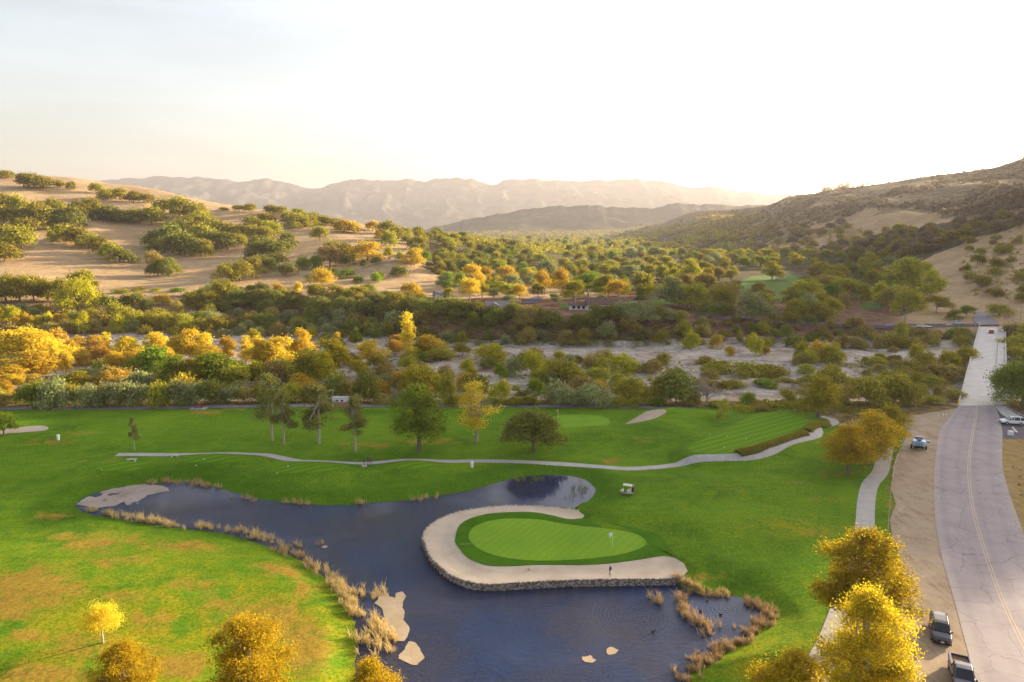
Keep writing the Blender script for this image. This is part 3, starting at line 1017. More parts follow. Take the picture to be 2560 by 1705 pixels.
def pin(poly, soft=True):
    return inside(poly, jx, jy).astype(float) if soft else inside(poly, qx, qy).astype(float)


bed = sstep(-1.6, -2.8, h_table(tx, ty)) * sstep(178, 186, ty)
slope_b = (ty > 272) & (ty < 395) & (h_table(tx, ty) > -3.2) & (h_table(tx, ty) < 7.6)
soil = np.where(slope_b, 0.9, 0.0) * np.where(qx < 480, 0.6, 1.0) * sstep(2330, 2180, qx)
duff = np.zeros_like(tx)
P_FOREST = [(985, 560), (1060, 560), (1300, 585), (1560, 600), (1760, 600), (2000, 640), (2180, 645), (2300, 690), (2330, 760), (2240, 800), (1740, 785), (1680, 765), (1600, 735), (1320, 720), (1120, 705), (1050, 665)]
duff = np.maximum(duff, pin(P_FOREST) * 0.85)
P_GULLY = [(2180, 590), (2250, 570), (2330, 570), (2440, 545), (2560, 535), (2560, 570), (2440, 590), (2300, 640), (2190, 645), (2050, 640), (2100, 610)]
duff = np.maximum(duff, pin(P_GULLY) * 0.8)
P_CHAP = [(1600, 590), (1740, 545), (1880, 520), (2040, 470), (2260, 440), (2440, 415), (2560, 392), (2700, 360), (2700, 520), (2560, 520), (2420, 545), (2280, 520), (2180, 525), (2050, 560), (1950, 600), (1850, 625), (1700, 640), (1600, 625)]
chap = pin(P_CHAP) * 0.9
chap = np.maximum(chap, np.where((ty > 1500) & (tx > -200), 0.6, 0))
duff = np.maximum(duff, np.where((ty > 1000) & (h_table(tx, ty) < 34), 0.9, 0))
fairm = np.zeros_like(tx)
P_FAIRS = [[(1848, 705), (1880, 690), (1930, 686), (1945, 700), (1970, 683), (2000, 690), (2010, 705), (1995, 735), (1960, 750), (1900, 745), (1850, 725)],
           [(2155, 756), (2200, 750), (2208, 772), (2155, 776)], [(1620, 742), (1690, 744), (1690, 762), (1620, 758)], [(1395, 757), (1460, 760), (1480, 772), (1400, 772)],
           [(760, 688), (800, 690), (830, 700), (770, 703)]]
for p in P_FAIRS:
    fairm = np.maximum(fairm, pin(p, False))
nt_, ny2 = len(tg), len(yg)
idx = np.arange(nt_ * ny2).reshape(ny2, nt_)
F = np.stack([idx[:-1, :-1].ravel(), idx[:-1, 1:].ravel(), idx[1:, 1:].ravel(), idx[1:, :-1].ravel()], -1)
me = mesh_np('valley_terrain', np.column_stack([tx, ty, tz]), F, [mat_terrain()], True,
             {'bed': bed, 'soil': soil, 'duff': duff, 'chap': chap, 'fair': fairm})
obj('valley_terrain', me, None, 'structure')

# far plain under everything, out to the horizon
far_m = mat_mountain('far_plain_land', (0.10, 0.08, 0.045), (0.17, 0.13, 0.07), (0.25, 0.19, 0.11))
mb = MB()
mb.add([(-13000, -3000, -9), (13000, -3000, -9), (13000, 13500, -9), (-13000, 13500, -9)], [(0, 1, 2, 3)])
mb.build('far_plain', far_m, kind='structure', recalc=False)

# ------------------------------------------------------------------ mountains
PX_FAR = [(-700, 520), (-300, 500), (100, 470), (192, 460), (252, 456), (296, 452), (388, 445), (459, 443), (555, 447), (614, 454), (684, 450), (732, 456), (777, 471), (803, 475),
          (825, 467), (860, 456), (905, 450), (979, 454), (1016, 450), (1061, 456), (1101, 446), (1146, 447), (1183, 450), (1235, 463), (1264, 452),
          (1323, 450), (1405, 454), (1516, 452), (1645, 452), (1682, 463), (1710, 467), (1792, 471), (1829, 480), (1903, 487), (1996, 489), (2200, 495), (2600, 500), (3300, 510)]
PX_MID = [(800, 600), (1000, 585), (1079, 569), (1146, 552), (1220, 539), (1294, 526), (1368, 515), (1479, 514), (1553, 518), (1627, 517), (1690, 509), (1774, 511), (1841, 514), (1950, 516), (2100, 520), (2500, 530)]


def range_mesh(name, crest, y_crest, depth, mat, nt=420, ny=90, spur=0.35, spur_w=700.0, seed=0.0, bump=0.0):
    a = np.array(crest, float)
    tx_ = (a[:, 0] - CX) / FPX
    zc = H + (570 - a[:, 1]) / FPX * y_crest
    t = np.linspace(tx_[0], tx_[-1], nt)
    zcr = np.interp(t, tx_, zc)
    zcr = zcr + fbm(t * 90 + seed, t * 0 + 3, 4) * (y_crest / 9000) * 26
    s = np.linspace(-1, 1, ny)
    Tm, Sm = np.meshgrid(t, s)
    Y = y_crest + Sm * depth * np.where(Sm < 0, 1.0, 0.6)
    X = Tm * y_crest * (1 + 0 * Sm) * (Y / y_crest) ** 0.35
    prof = np.clip(1 - np.abs(Sm) ** 0.85, 0, 1)
    r = 1 - np.abs(fbm((X + Sm * 350) / spur_w + seed, Y / (spur_w * 3) + Sm, 4))
    r2 = 1 - np.abs(fbm(X / (spur_w * 0.35) + seed * 2, Y / (spur_w * 0.9), 3))
    mid = np.clip(np.abs(Sm) * 3.2, 0, 1) * np.clip((1 - np.abs(Sm)) * 3, 0, 1)
    top = np.broadcast_to(zcr, prof.shape)
    Z = -9 + (top + 9) * prof * (1 - spur * mid * (1.5 - 1.25 * r - 0.35 * r2)) + bump * fbm(X / 40, Y / 40, 3) * mid
    V = np.column_stack([X.ravel(), Y.ravel(), np.minimum(Z, top + 2).ravel()])
    idx = np.arange(nt * ny).reshape(ny, nt)
    Fm = np.stack([idx[:-1, :-1].ravel(), idx[:-1, 1:].ravel(), idx[1:, 1:].ravel(), idx[1:, :-1].ravel()], -1)
    return obj(name, mesh_np(name, V, Fm, [mat], True), None, 'structure')


range_mesh('mountain_range', PX_FAR, 9000.0, 3400.0, mat_mountain('far_mountain_rock', (0.035, 0.031, 0.025), (0.065, 0.055, 0.042), (0.13, 0.105, 0.08)), spur=0.8, spur_w=430.0, nt=620, ny=130)
range_mesh('wooded_ridge', PX_MID, 3900.0, 700.0, mat_mountain('wooded_ridge_cover', (0.022, 0.024, 0.012), (0.05, 0.045, 0.022), (0.15, 0.11, 0.06)), spur=0.30, spur_w=260.0, seed=5.0, ny=70)

# ------------------------------------------------------------------ water, green, bunkers, tees
wx, wy = np.meshgrid(np.arange(-84, 50, 1.0), np.arange(28, 128, 1.0))
wp = np.stack([wx.ravel(), wy.ravel()], -1)
cpt = unp(1380, 1225, WATER_Z)
calm = np.exp(-((wp[:, 0] - cpt[0]) / 11) ** 2 - ((wp[:, 1] - cpt[1]) / 9) ** 2)
calm = np.clip(calm * 1.6, 0, 1)
cpt2 = unp(1560, 1600, WATER_Z)
calm = np.maximum(calm, 0.72 * sstep(64, 46, wp[:, 1] + 0.3 * np.abs(wp[:, 0] - 8)) + 0.0)
calm = np.maximum(calm, 0.8 * sstep(14, 24, wp[:, 0]) * sstep(86, 80, wp[:, 1]))
nx_, ny_ = wx.shape[1], wx.shape[0]
idx = np.arange(nx_ * ny_).reshape(ny_, nx_)
F = np.stack([idx[:-1, :-1].ravel(), idx[:-1, 1:].ravel(), idx[1:, 1:].ravel(), idx[1:, :-1].ravel()], -1)
zw = np.full(len(wp), WATER_Z)
me = mesh_np('pond_water', np.column_stack([wp, zw]), F, [mat_water()], True, {'calm': calm})
obj('pond_water', me, None, 'structure')

M_GREEN, M_FRINGE, M_TEE = mat_green(), mat_fringe(), mat_tee()
M_SAND = mat_sand('bunker_sand', (0.40, 0.32, 0.245), (0.51, 0.425, 0.34), (0.36, 0.26, 0.175))
M_PATH = mat_concrete('path_concrete', (0.33, 0.30, 0.28), (0.44, 0.41, 0.39))
# fringe island between bunker and lawn, a slightly raised turf bank
fr = np.concatenate([B_IN[::-1], smooth_poly(unp_list([(1520, 1305), (1600, 1318), (1650, 1340), (1668, 1365), (1690, 1390)], 0.2), 3, closed=False)])


def z_fringe(x, y):
    return np.maximum(h_near(x, y, True), 0.0) * 0 + 0.24 + 0.10 * sstep(0.0, 2.0, segdist(fr, x, y))


sheet('green_fringe', fr, M_FRINGE, z_fringe, 0.8)
sheet('putting_green', GREEN, M_GREEN, lambda x, y: z_fringe(x, y) + 0.03 + 0.06 * sstep(0, 3, segdist(GREEN, x, y)), 0.8)


def z_bunk(x, y):
    di = segdist(B_IN, x, y, closed=False); do = segdist(B_OUT, x, y, closed=False)
    return SAND_Z + 0.10 * sstep(1.6, 0.0, di) - 0.12 * sstep(0.2, 1.6, np.minimum(di, do)) + 0.02 * fbm(x / 1.3, y / 1.3, 2)


sheet('sand_bunker', BUNKER, M_SAND, z_bunk, 0.6)
sheet('far_putting_green', FGREEN, M_GREEN, lambda x, y: h_near(x, y, True) + 0.05, 1.0)
sheet('tee_box_turf', TEE5, M_TEE, lambda x, y: h_near(x, y, True) + 0.05, 1.0)
M_SAND2 = mat_sand('far_bunker_sand', (0.36, 0.27, 0.20), (0.44, 0.345, 0.265), (0.30, 0.215, 0.15))
sheet('far_sand_bunker', FBUNK.mean(0) + (FBUNK - FBUNK.mean(0)) * 0.9, M_SAND2, lambda x, y: h_near(x, y, True) + 0.05, 0.8)
sheet('fairway_sand_bunker', LBUNK, M_SAND, lambda x, y: h_near(x, y, True) + 0.05, 0.8)
for i, e in enumerate(TEES):
    ctr = e.mean(0)
    sheet('tee_turf', ctr + (e - ctr) * 0.86, M_TEE, lambda x, y: h_near(x, y, True) + 0.05, 0.8)

# cart paths
PX_PATH = [(292, 1138), (370, 1137), (518, 1138), (610, 1137), (666, 1138), (703, 1145), (740, 1153), (777, 1157), (860, 1160), (905, 1160), (972, 1155),
           (1016, 1152), (1109, 1155), (1201, 1153), (1294, 1155), (1405, 1160), (1497, 1167), (1571, 1172), (1645, 1168), (1710, 1161), (1792, 1160),
           (1866, 1156), (1922, 1144), (1966, 1126), (2014, 1111), (2040, 1098), (2046, 1085), (2042, 1076), (2062, 1066), (2086, 1058), (2078, 1048), (2050, 1041)]
PX_PATH2 = [(2100, 1062), (2160, 1072), (2200, 1088), (2216, 1110), (2214, 1127), (2207, 1157), (2199, 1183), (2177, 1209), (2168, 1238), (2164, 1275), (2161, 1331), (2150, 1400),
            (2120, 1490), (2080, 1600), (2055, 1650), (2020, 1740), (1980, 1860)]
zl = lambda x, y: h_near(x, y, True)
for nm, pts, w in (('cart_path', PX_PATH, 1.9), ('roadside_path', PX_PATH2, 2.6)):
    c = resample(smooth_poly(unp_list(pts), 6, closed=False), 0.9)
    L, R = ribbon(c, w)
    strip(nm, L, R, M_PATH, 0.045, 4, zl)
PX_SERV = [(-700, 1022), (-300, 1021), (0, 1021), (250, 1021), (500, 1017.5), (700, 1014), (860, 1014.5), (1100, 1013.5), (1440, 1016), (1600, 1018), (1740, 1022)]
M_SERV = mat_concrete('service_road_asphalt', (0.16, 0.145, 0.165), (0.27, 0.245, 0.27), scale=0.3)
c = resample(smooth_poly(unp_list(PX_SERV), 6, closed=False), 1.5)
L, R = ribbon(c, 2.6)
strip('service_road', L, R, M_SERV, 0.06, 4, zl)

# ------------------------------------------------------------------ main road, verges
PX_RL = [(2396, 1016), (2384, 1031), (2366, 1053), (2349, 1079), (2342, 1116), (2336, 1164), (2334, 1220), (2336, 1275), (2342, 1331), (2355, 1395), (2384, 1496), (2407, 1583), (2427, 1656), (2442, 1705), (2470, 1800), (2510, 1950)]
PX_RC = [(2444, 1013), (2438, 1052), (2431, 1087), (2423, 1146), (2423, 1201), (2431, 1264), (2444, 1320), (2461, 1375), (2485, 1447), (2514, 1520), (2558, 1612), (2600, 1690), (2650, 1780), (2730, 1900)]
PX_RR = [(2489, 1015), (2499, 1045), (2506, 1080), (2506, 1109), (2506, 1164), (2514, 1201), (2529, 1250), (2551, 1312), (2575, 1380), (2620, 1470), (2690, 1590), (2760, 1700), (2840, 1820), (2900, 1900)]
N = 90
RL = resample(smooth_poly(unp_list(PX_RL), 6, closed=False), 1.0); RR = resample(smooth_poly(unp_list(PX_RR), 6, closed=False), 1.0)
RC = resample(smooth_poly(unp_list(PX_RC), 6, closed=False), 1.0)
qi = lambda A: np.stack([np.interp(np.linspace(0, 1, N), np.linspace(0, 1, len(A)), A[:, k]) for k in (0, 1)], -1)
# pair the two edges by forward distance so that the cross-lines stay square to the road
ys = np.linspace(171.0, 48.0, N)
def at_y(A, y):
    o = np.argsort(A[:, 1]); return np.stack([np.interp(y, A[o, 1], A[o, 0]), y], -1)
RLy, RRy = at_y(RL, ys), at_y(RR, ys)
M_ROAD = mat_asphalt()
flat = lambda x, y: h_table(x, y)
strip('main_road', RLy, RRy, M_ROAD, 0.05, 15, flat)
M_YEL = simple('worn_yellow_paint', (0.47, 0.36, 0.22), 0.7, 0.2, var=0.25, scale=6)
M_WHITE_PAINT = simple('worn_white_paint', (0.60, 0.57, 0.54), 0.7, 0.2, var=0.2, scale=6)
for off in (-0.17, 0.17):
    c = RC + 0
    L, R = ribbon(c, 0.10)
    t = np.gradient(c, axis=0); t /= np.linalg.norm(t, axis=1)[:, None]; nr = np.stack([t[:, 1], -t[:, 0]], -1)
    k = (c[:, 1] < 171.5)
    strip('centre_line_marking', (L + nr * off)[k], (R + nr * off)[k], M_YEL, 0.058, 2, flat)
M_DIRT = mat_dirt('shoulder_dirt', [(0.32, (0.24, 0.165, 0.105)), (0.5, (0.37, 0.275, 0.19)), (0.68, (0.45, 0.355, 0.27))])
gl = unp_list([(2262, 1042), (2262, 1084), (2262, 1100), (2252, 1128), (2234, 1157), (2228, 1220), (2240, 1260), (2224, 1300), (2232, 1345), (2252, 1400), (2255, 1500), (2235, 1600), (2235, 1705), (2235, 1860)])
k = (RL[:, 1] < 167) & (RL[:, 1] > 50)
sh = np.concatenate([gl, RL[k][::-1] + [0.25, 0]])
sheet('dirt_shoulder', sh, M_DIRT, lambda x, y: h_table(x, y) + 0.022, 2.0)
M_VERGE = mat_dirt('dry_verge_grass', [(0.3, (0.16, 0.10, 0.03)), (0.5, (0.30, 0.20, 0.07)), (0.7, (0.38, 0.29, 0.15))])
k = (RR[:, 1] < 141) & (RR[:, 1] > 50)
vg = np.concatenate([RR[k] - [0.25, 0], np.array([[170, 50], [180, 141]])])
sheet('dry_verge', vg, M_VERGE, lambda x, y: h_table(x, y) + 0.022, 2.5)
M_LOT = mat_concrete('parking_asphalt', (0.075, 0.062, 0.085), (0.12, 0.10, 0.13), scale=0.5)
lot = np.concatenate([at_y(RR, np.linspace(141, 161, 12)) - [0.25, 0], np.array([[175, 163], [180, 141]])])
sheet('parking_lot', lot, M_LOT, lambda x, y: h_table(x, y) + 0.028, 2.5)
pl = unp_list([(2531, 1067), (2536, 1074), (2543, 1081)])
L, R = ribbon(resample(pl, 0.5), 0.35)
strip('parking_line_marking', L, R, M_WHITE_PAINT, 0.04, 2, flat)
# ------------------------------------------------------------------ foliage materials
LM = {
    'dark': leaf_mat('leaf_dark_oak', (0.101, 0.1147, 0.0223), (0.2843, 0.2797, 0.0549), 0.32),
    'oak': leaf_mat('leaf_oak', (0.1322, 0.1259, 0.0183), (0.3966, 0.3316, 0.0458), 0.38),
    'olive': leaf_mat('leaf_olive', (0.1711, 0.1711, 0.0204), (0.4471, 0.3964, 0.0464), 0.38),
    'green': leaf_mat('leaf_green', (0.0949, 0.1466, 0.0152), (0.276, 0.3362, 0.0329), 0.40),
    'bright': leaf_mat('leaf_bright_green', (0.125, 0.190, 0.012), (0.32, 0.39, 0.028), 0.45),
    'ygreen': leaf_mat('leaf_yellow_green', (0.1971, 0.1947, 0.0143), (0.5174, 0.4413, 0.033), 0.45),
    'yellow': leaf_mat('leaf_yellow', (0.46, 0.32, 0.020), (0.80, 0.60, 0.060), 0.52),
    'gold': leaf_mat('leaf_gold', (0.36, 0.245, 0.018), (0.7, 0.5, 0.055), 0.48),
    'orange': leaf_mat('leaf_orange', (0.32, 0.2, 0.025), (0.64, 0.43, 0.08), 0.45),
    'tan': leaf_mat('leaf_tan', (0.20, 0.135, 0.040), (0.42, 0.30, 0.095), 0.36),
    'brown': leaf_mat('leaf_brown', (0.1716, 0.1361, 0.0378), (0.4582, 0.3509, 0.0957), 0.32),
    'chap': leaf_mat('leaf_chaparral', (0.15, 0.11, 0.066), (0.28, 0.205, 0.125), 0.3),
    'gray': leaf_mat('leaf_grey_green', (0.144, 0.1588, 0.057), (0.378, 0.3871, 0.1584), 0.32),
    'pine': leaf_mat('leaf_pine', (0.126, 0.1395, 0.0338), (0.3465, 0.3375, 0.0845), 0.35),
    'autumn': leaf_mat('leaf_autumn_mix', (0.3335, 0.2375, 0.0143), (0.736, 0.55, 0.0308), 0.45, 0.01),
    'lime': leaf_mat('leaf_lime_yellow', (0.11, 0.1, 0.006), (0.6, 0.44, 0.028), 0.54, 0.01),
    'sunny': leaf_mat('leaf_sunny_yellow', (0.15, 0.125, 0.006), (0.72, 0.51, 0.03), 0.56, 0.01),
}
BARK = simple('bark_grey_brown', (0.17, 0.13, 0.10), 0.9, 0.1, var=0.35, scale=4)
BARK_PALE = simple('bark_pale', (0.36, 0.31, 0.26), 0.9, 0.1, var=0.3, scale=4)

# ------------------------------------------------------------------ tree prototypes
def leaf_quads(C, OUT, n_per, spread, size, rs, flat=0.0, aspect=0.62):
    """C clump centres (k,3), OUT outward dirs; returns verts, quads"""
    k = len(C); N = k * n_per
    c = np.repeat(C, n_per, 0); o = np.repeat(OUT, n_per, 0)
    off = rs.normal(size=(N, 3)) * spread
    off[:, 2] *= 0.75
    p = c + off
    nrm = o * 0.75 + rs.normal(size=(N, 3)) * 0.75 + np.array([0, 0, 0.25 + flat])
    nrm /= np.linalg.norm(nrm, axis=1)[:, None] + 1e-9
    a = np.cross(nrm, rs.normal(size=(N, 3))); a /= np.linalg.norm(a, axis=1)[:, None] + 1e-9
    b = np.cross(nrm, a)
    s = size * rs.uniform(0.6, 1.35, N)[:, None]
    a = a * s * 0.5; b = b * s * 0.5 * aspect
    V = np.stack([p - a, p - b * 1.0 + a * 0.15, p + a, p + b * 1.0 + a * 0.15], 1).reshape(-1, 3)
    F = np.arange(N * 4).reshape(-1, 4)
    return V, F


def lobes_points(lobes, n, rs, shell=0.72):
    """points in a union of ellipsoids, mostly near the outside"""
    vol = np.array([l[3] * l[4] * l[5] for l in lobes]) ** (2 / 3.0)
    pick = rs.choice(len(lobes), n, p=vol / vol.sum())
    L = np.array(lobes)[pick]
    d = rs.normal(size=(n, 3)); d /= np.linalg.norm(d, axis=1)[:, None]
    d[:, 2] = np.where(d[:, 2] < -0.35, -d[:, 2] * 0.4, d[:, 2])
    r = rs.uniform(shell, 1.0, n)
    r = np.where(rs.rand(n) < 0.13, rs.uniform(1.0, 1.32, n), r)[:, None]
    P = L[:, :3] + d * L[:, 3:6] * r
    return P, d


def limb_pts(a, b, sag, rs, n=4):
    a, b = np.array(a, float), np.array(b, float)
    t = np.linspace(0, 1, n)[:, None]
    p = a + (b - a) * t
    p[1:-1] += rs.normal(size=(n - 2, 3)) * np.linalg.norm(b - a) * 0.06
    p[:, 2] += (np.sin(np.pi * t[:, 0]) * sag)
    return p


PROTO = {}


def proto(key, lobes, trunk, n_clump, n_per, size, seed, bark, spread=None, hgt=None, wid=None, flat=0.0, shell=0.72, limbs=6, trunk_r=0.25, lean=0.0, sides=6, aspect=0.62):
    rs = np.random.RandomState(seed)
    C, O = lobes_points(lobes, n_clump, rs, shell)
    sp = spread or size * 1.1
    V, F = leaf_quads(C, O, n_per, sp, size, rs, flat, aspect)
    crown = mesh_np('crown_' + key, V, F, [LM['oak']], False)
    mb = MB()
    top = trunk
    base = [(0, 0, -0.5), (lean * 0.2, 0, top * 0.45), (lean, rs.normal() * 0.05, top)]
    mb.tube(base, [trunk_r * 1.25, trunk_r, trunk_r * 0.75], sides)
    order = rs.permutation(len(lobes))[:limbs]
    for i in order:
        l = lobes[i]
        s0 = rs.uniform(0.7, 1.0)
        a = (lean * s0, 0, top * s0)
        b = (l[0], l[1], l[2] + l[5] * 0.15)
        mb.tube([tuple(q) for q in limb_pts(a, b, 0.1, rs)], [trunk_r * 0.6, trunk_r * 0.45, trunk_r * 0.3, trunk_r * 0.12], 5)
    me = bpy.data.meshes.new('trunk_' + key)
    me.from_pydata([tuple(p) for p in mb.v], [], mb.f)
    me.materials.append(bark)
    me.update()
    hh = V[:, 2].max(); ww = max(np.percentile(V[:, 0], 99) - np.percentile(V[:, 0], 1), np.percentile(V[:, 1], 99) - np.percentile(V[:, 1], 1))
    PROTO[key] = (crown, me, hh, ww)


def dome_lobes(rs, n, R, h0, h1, rl, flat=0.7):
    """lobes spread over a dome of radius R between h0 and h1"""
    L = []
    for i in range(n):
        a = rs.uniform(0, 2 * math.pi); q = math.sqrt(rs.uniform(0, 1))
        r = R * q * 0.72
        z = h0 + (h1 - h0) * (1 - q ** 2.2) * rs.uniform(0.65, 1.0)
        s = rl * rs.uniform(0.75, 1.3)
        L.append((r * math.cos(a), r * math.sin(a), z, s, s, s * flat))
    return L


def tall_lobes(rs, n, R, h0, h1, rl, pw=1.0):
    L = []
    for i in range(n):
        u = (i + rs.uniform(0, 1)) / n
        a = rs.uniform(0, 2 * math.pi)
        rr = R * (math.sin(math.pi * min(1, (0.18 + 0.82 * u))) ** pw) * rs.uniform(0.15, 0.75)
        s = rl * rs.uniform(0.7, 1.25) * (1.0 - 0.35 * u)
        L.append((rr * math.cos(a), rr * math.sin(a), h0 + (h1 - h0) * u, s, s, s * 1.05))
    return L


for i in range(5):
    r_ = np.random.RandomState(100 + i)
    # broad valley oak, far and mid detail
    proto(f'oak_far{i}', dome_lobes(r_, 15, 5.5, 1.5, 6.8, 2.3, 0.85), 2.2, 330, 7, 0.85, 200 + i, BARK, 0.75, limbs=5, trunk_r=0.3)
    proto(f'oak_mid{i}', dome_lobes(r_, 16, 5.5, 1.6, 7.0, 2.2, 0.85), 2.4, 520, 9, 0.55, 210 + i, BARK, 0.55, limbs=7, trunk_r=0.3)
    # cottonwood: tall, lobed, rounded
    proto(f'cotton{i}', tall_lobes(r_, 13, 3.6, 2.0, 8.8, 1.9, 0.7), 4.0, 420, 10, 0.46, 220 + i, BARK_PALE, 0.42, limbs=7, trunk_r=0.18)
    # willow or big bush reaching the ground
    proto(f'bush{i}', dome_lobes(r_, 12, 3.4, 0.5, 3.6, 1.5, 0.85), 0.8, 330, 9, 0.42, 230 + i, BARK, 0.42, limbs=4, trunk_r=0.10)
for i in range(3):
    r_ = np.random.RandomState(130 + i)
    proto(f'round{i}', dome_lobes(r_, 16, 3.8, 3.0, 7.6, 1.7, 0.9), 3.0, 620, 10, 0.36, 240 + i, BARK_PALE, 0.36, limbs=8, trunk_r=0.2)
    proto(f'poplar{i}', tall_lobes(r_, 14, 1.3, 1.2, 12.0, 1.3, 0.6), 6.0, 380, 9, 0.45, 250 + i, BARK_PALE, 0.38, limbs=6, trunk_r=0.18)
    proto(f'low{i}', dome_lobes(r_, 9, 2.4, 0.1, 1.2, 0.9, 0.7), 0.3, 170, 8, 0.36, 260 + i, BARK, 0.30, limbs=3, trunk_r=0.06)
# bare grey tree
rs_ = np.random.RandomState(9)
mbd = MB()
mbd.tube([(0, 0, -0.4), (0.1, 0, 1.6), (0.0, 0.1, 3.2)], [0.2, 0.16, 0.12], 7)
tips = []
for k in range(12):
    a = rs_.uniform(0, 6.28); z0 = rs_.uniform(1.0, 3.2); L_ = rs_.uniform(2, 3.6)
    e = np.array([math.cos(a) * L_ * .7, math.sin(a) * L_ * .7, z0 + L_ * .8])
    mbd.tube([tuple(q) for q in limb_pts((0, 0, z0), e, 0.1, rs_)], [0.09, 0.07, 0.05, 0.02], 5)
    for j in range(7):
        t = rs_.uniform(.35, 1); s0 = np.array([0, 0, z0]) + (e - np.array([0, 0, z0])) * t
        e2 = s0 + rs_.normal(size=3) * 0.7 + np.array([0, 0, .5])
        mbd.tube([tuple(s0), tuple((s0 + e2) / 2 + rs_.normal(size=3) * .08), tuple(e2)], [0.035, 0.028, 0.012], 4)
me = bpy.data.meshes.new('bare_branches'); me.from_pydata([tuple(p) for p in mbd.v], [], mbd.f); me.materials.append(simple('bark_dead', (0.33, 0.27, 0.24), 0.9, 0.1, var=0.2)); me.update()
BARE = (me, 6.2, 5.0)

# ------------------------------------------------------------------ placing
ORD = ['leftmost', 'second from left', 'third from left', 'fourth from left', 'fifth from left', 'sixth from left', 'seventh from left', 'eighth from left', 'ninth from left', 'tenth from left',
       'eleventh from left', 'twelfth from left', 'thirteenth from left', 'fourteenth from left', 'fifteenth from left', 'sixteenth from left', 'seventeenth from left', 'eighteenth from left',
       'nineteenth from left', 'twentieth from left']
ADJ = {'dark': 'dark green', 'oak': 'dull green', 'olive': 'olive', 'green': 'mid green', 'bright': 'bright green', 'ygreen': 'yellow-green', 'yellow': 'bright yellow', 'gold': 'golden',
       'orange': 'orange', 'tan': 'tan', 'brown': 'brownish', 'chap': 'tan-brown', 'gray': 'grey-green', 'pine': 'dusky green', 'autumn': 'orange and green', 'sunny': 'sunlit yellow', 'lime': 'lime yellow'}
PENDING = []        # (root, px, py, noun, colour, region)
_ct = [0]


def place(geo, col, P, hgt, wid, region, noun, name, px, py, parts=True, rz=None, group=None):
    crown, trunk, hh, ww = PROTO[geo]
    rz = random.uniform(0, 6.28) if rz is None else rz
    sx = wid / ww * 1.04; sz = hgt / hh
    sx = min(max(sx, 0.35 * sz), 2.6 * sz)
    if parts:
        root = empty(name, (P[0], P[1], P[2]), rz)
        root.scale = (sx, sx, sz)
        c = obj('crown', crown, root); t = obj('trunk', trunk, root)
    else:
        root = empty(name, (P[0], P[1], P[2]), rz)
        root.scale = (sx, sx, sz)
        c = obj('crown', crown, root); t = obj('trunk', trunk, root)
    c.material_slots[0].link = 'OBJECT'
    c.material_slots[0].material = LM[col]
    PENDING.append((root, px, py, noun, col, region, group))
    return root


def tree_px(spec, geo, region, noun, name, group=None, parts=True, z_off=0.0):
    """spec rows: photo x, y of crown top, y of base, crown width in photo px, colour"""
    S = [r for r in spec]
    G = ground([r[0] for r in S], [r[2] for r in S])
    for r, P in zip(S, G):
        d = P[1] * CP - (P[2] - H) * SP
        u = P[1] * SP + (P[2] - H) * CP
        k = (CY - r[1]) / FPX
        hgt = (k * d - u) / (CP + k * SP)
        hgt = max(hgt, 1.0)
        wid = r[3] * d / FPX
        if name == 'cottonwood_tree':
            wid *= 1.18; hgt *= 1.1
        if 'oak' in name:
            wid *= 1.2; hgt *= 1.12
        g = geo if isinstance(geo, str) else random.choice(geo)
        g = r[5] if len(r) > 5 else g
        place(g, r[4], P, hgt, wid, region, noun, name, r[0], r[2], parts, group=group)


OAKF = [f'oak_far{i}' for i in range(5)]; OAKM = [f'oak_mid{i}' for i in range(5)]
COT = [f'cotton{i}' for i in range(5)]; BUSH = [f'bush{i}' for i in range(5)]
ROUND = [f'round{i}' for i in range(3)]; POP = [f'poplar{i}' for i in range(3)]; LOW = [f'low{i}' for i in range(3)]

# ---- left hill, oaks
tree_px([(15, 425, 446, 35, 'oak'), (60, 432, 468, 40, 'oak'), (85, 432, 472, 45, 'oak'), (110, 440, 472, 45, 'oak'), (145, 450, 470, 24, 'oak'), (178, 452, 475, 20, 'oak'),
         (240, 457, 484, 28, 'oak'), (265, 470, 502, 40, 'oak'), (300, 470, 500, 45, 'oak'), (335, 476, 505, 40, 'oak'), (370, 483, 507, 40, 'oak'), (410, 495, 530, 45, 'oak'), (450, 490, 540, 50, 'oak'),
         (490, 510, 550, 45, 'oak')], OAKF, 'on the crest of the left hill', 'oak', 'oak_tree', 'oaks on the left hill')
tree_px([(15, 480, 530, 40, 'oak'), (40, 482, 540, 45, 'oak'), (10, 510, 560, 50, 'oak'), (50, 520, 560, 50, 'oak'), (90, 500, 560, 50, 'oak'), (120, 515, 570, 50, 'oak'), (70, 545, 580, 60, 'oak'),
         (140, 495, 530, 40, 'oak'), (150, 520, 570, 45, 'dark'), (185, 515, 570, 50, 'dark'), (200, 500, 540, 45, 'oak'), (230, 495, 535, 40, 'oak'), (150, 535, 572, 45, 'dark')], OAKF,
        'high on the left hill at the frame edge', 'oak', 'oak_tree', 'oaks on the left hill')
tree_px([(145, 560, 602, 35, 'oak'), (165, 560, 605, 45, 'olive'), (190, 565, 615, 50, 'oak'), (130, 575, 610, 20, 'olive'), (225, 583, 622, 45, 'olive'), (250, 590, 635, 45, 'oak'), (280, 605, 650, 45, 'olive'),
         (300, 620, 658, 48, 'dark'), (322, 632, 657, 35, 'dark'), (15, 560, 610, 60, 'oak'), (55, 565, 622, 60, 'olive'), (12, 608, 655, 60, 'oak')], OAKF, 'in the diagonal line above the bare golden slope', 'oak', 'oak_tree', 'oaks on the left hill')
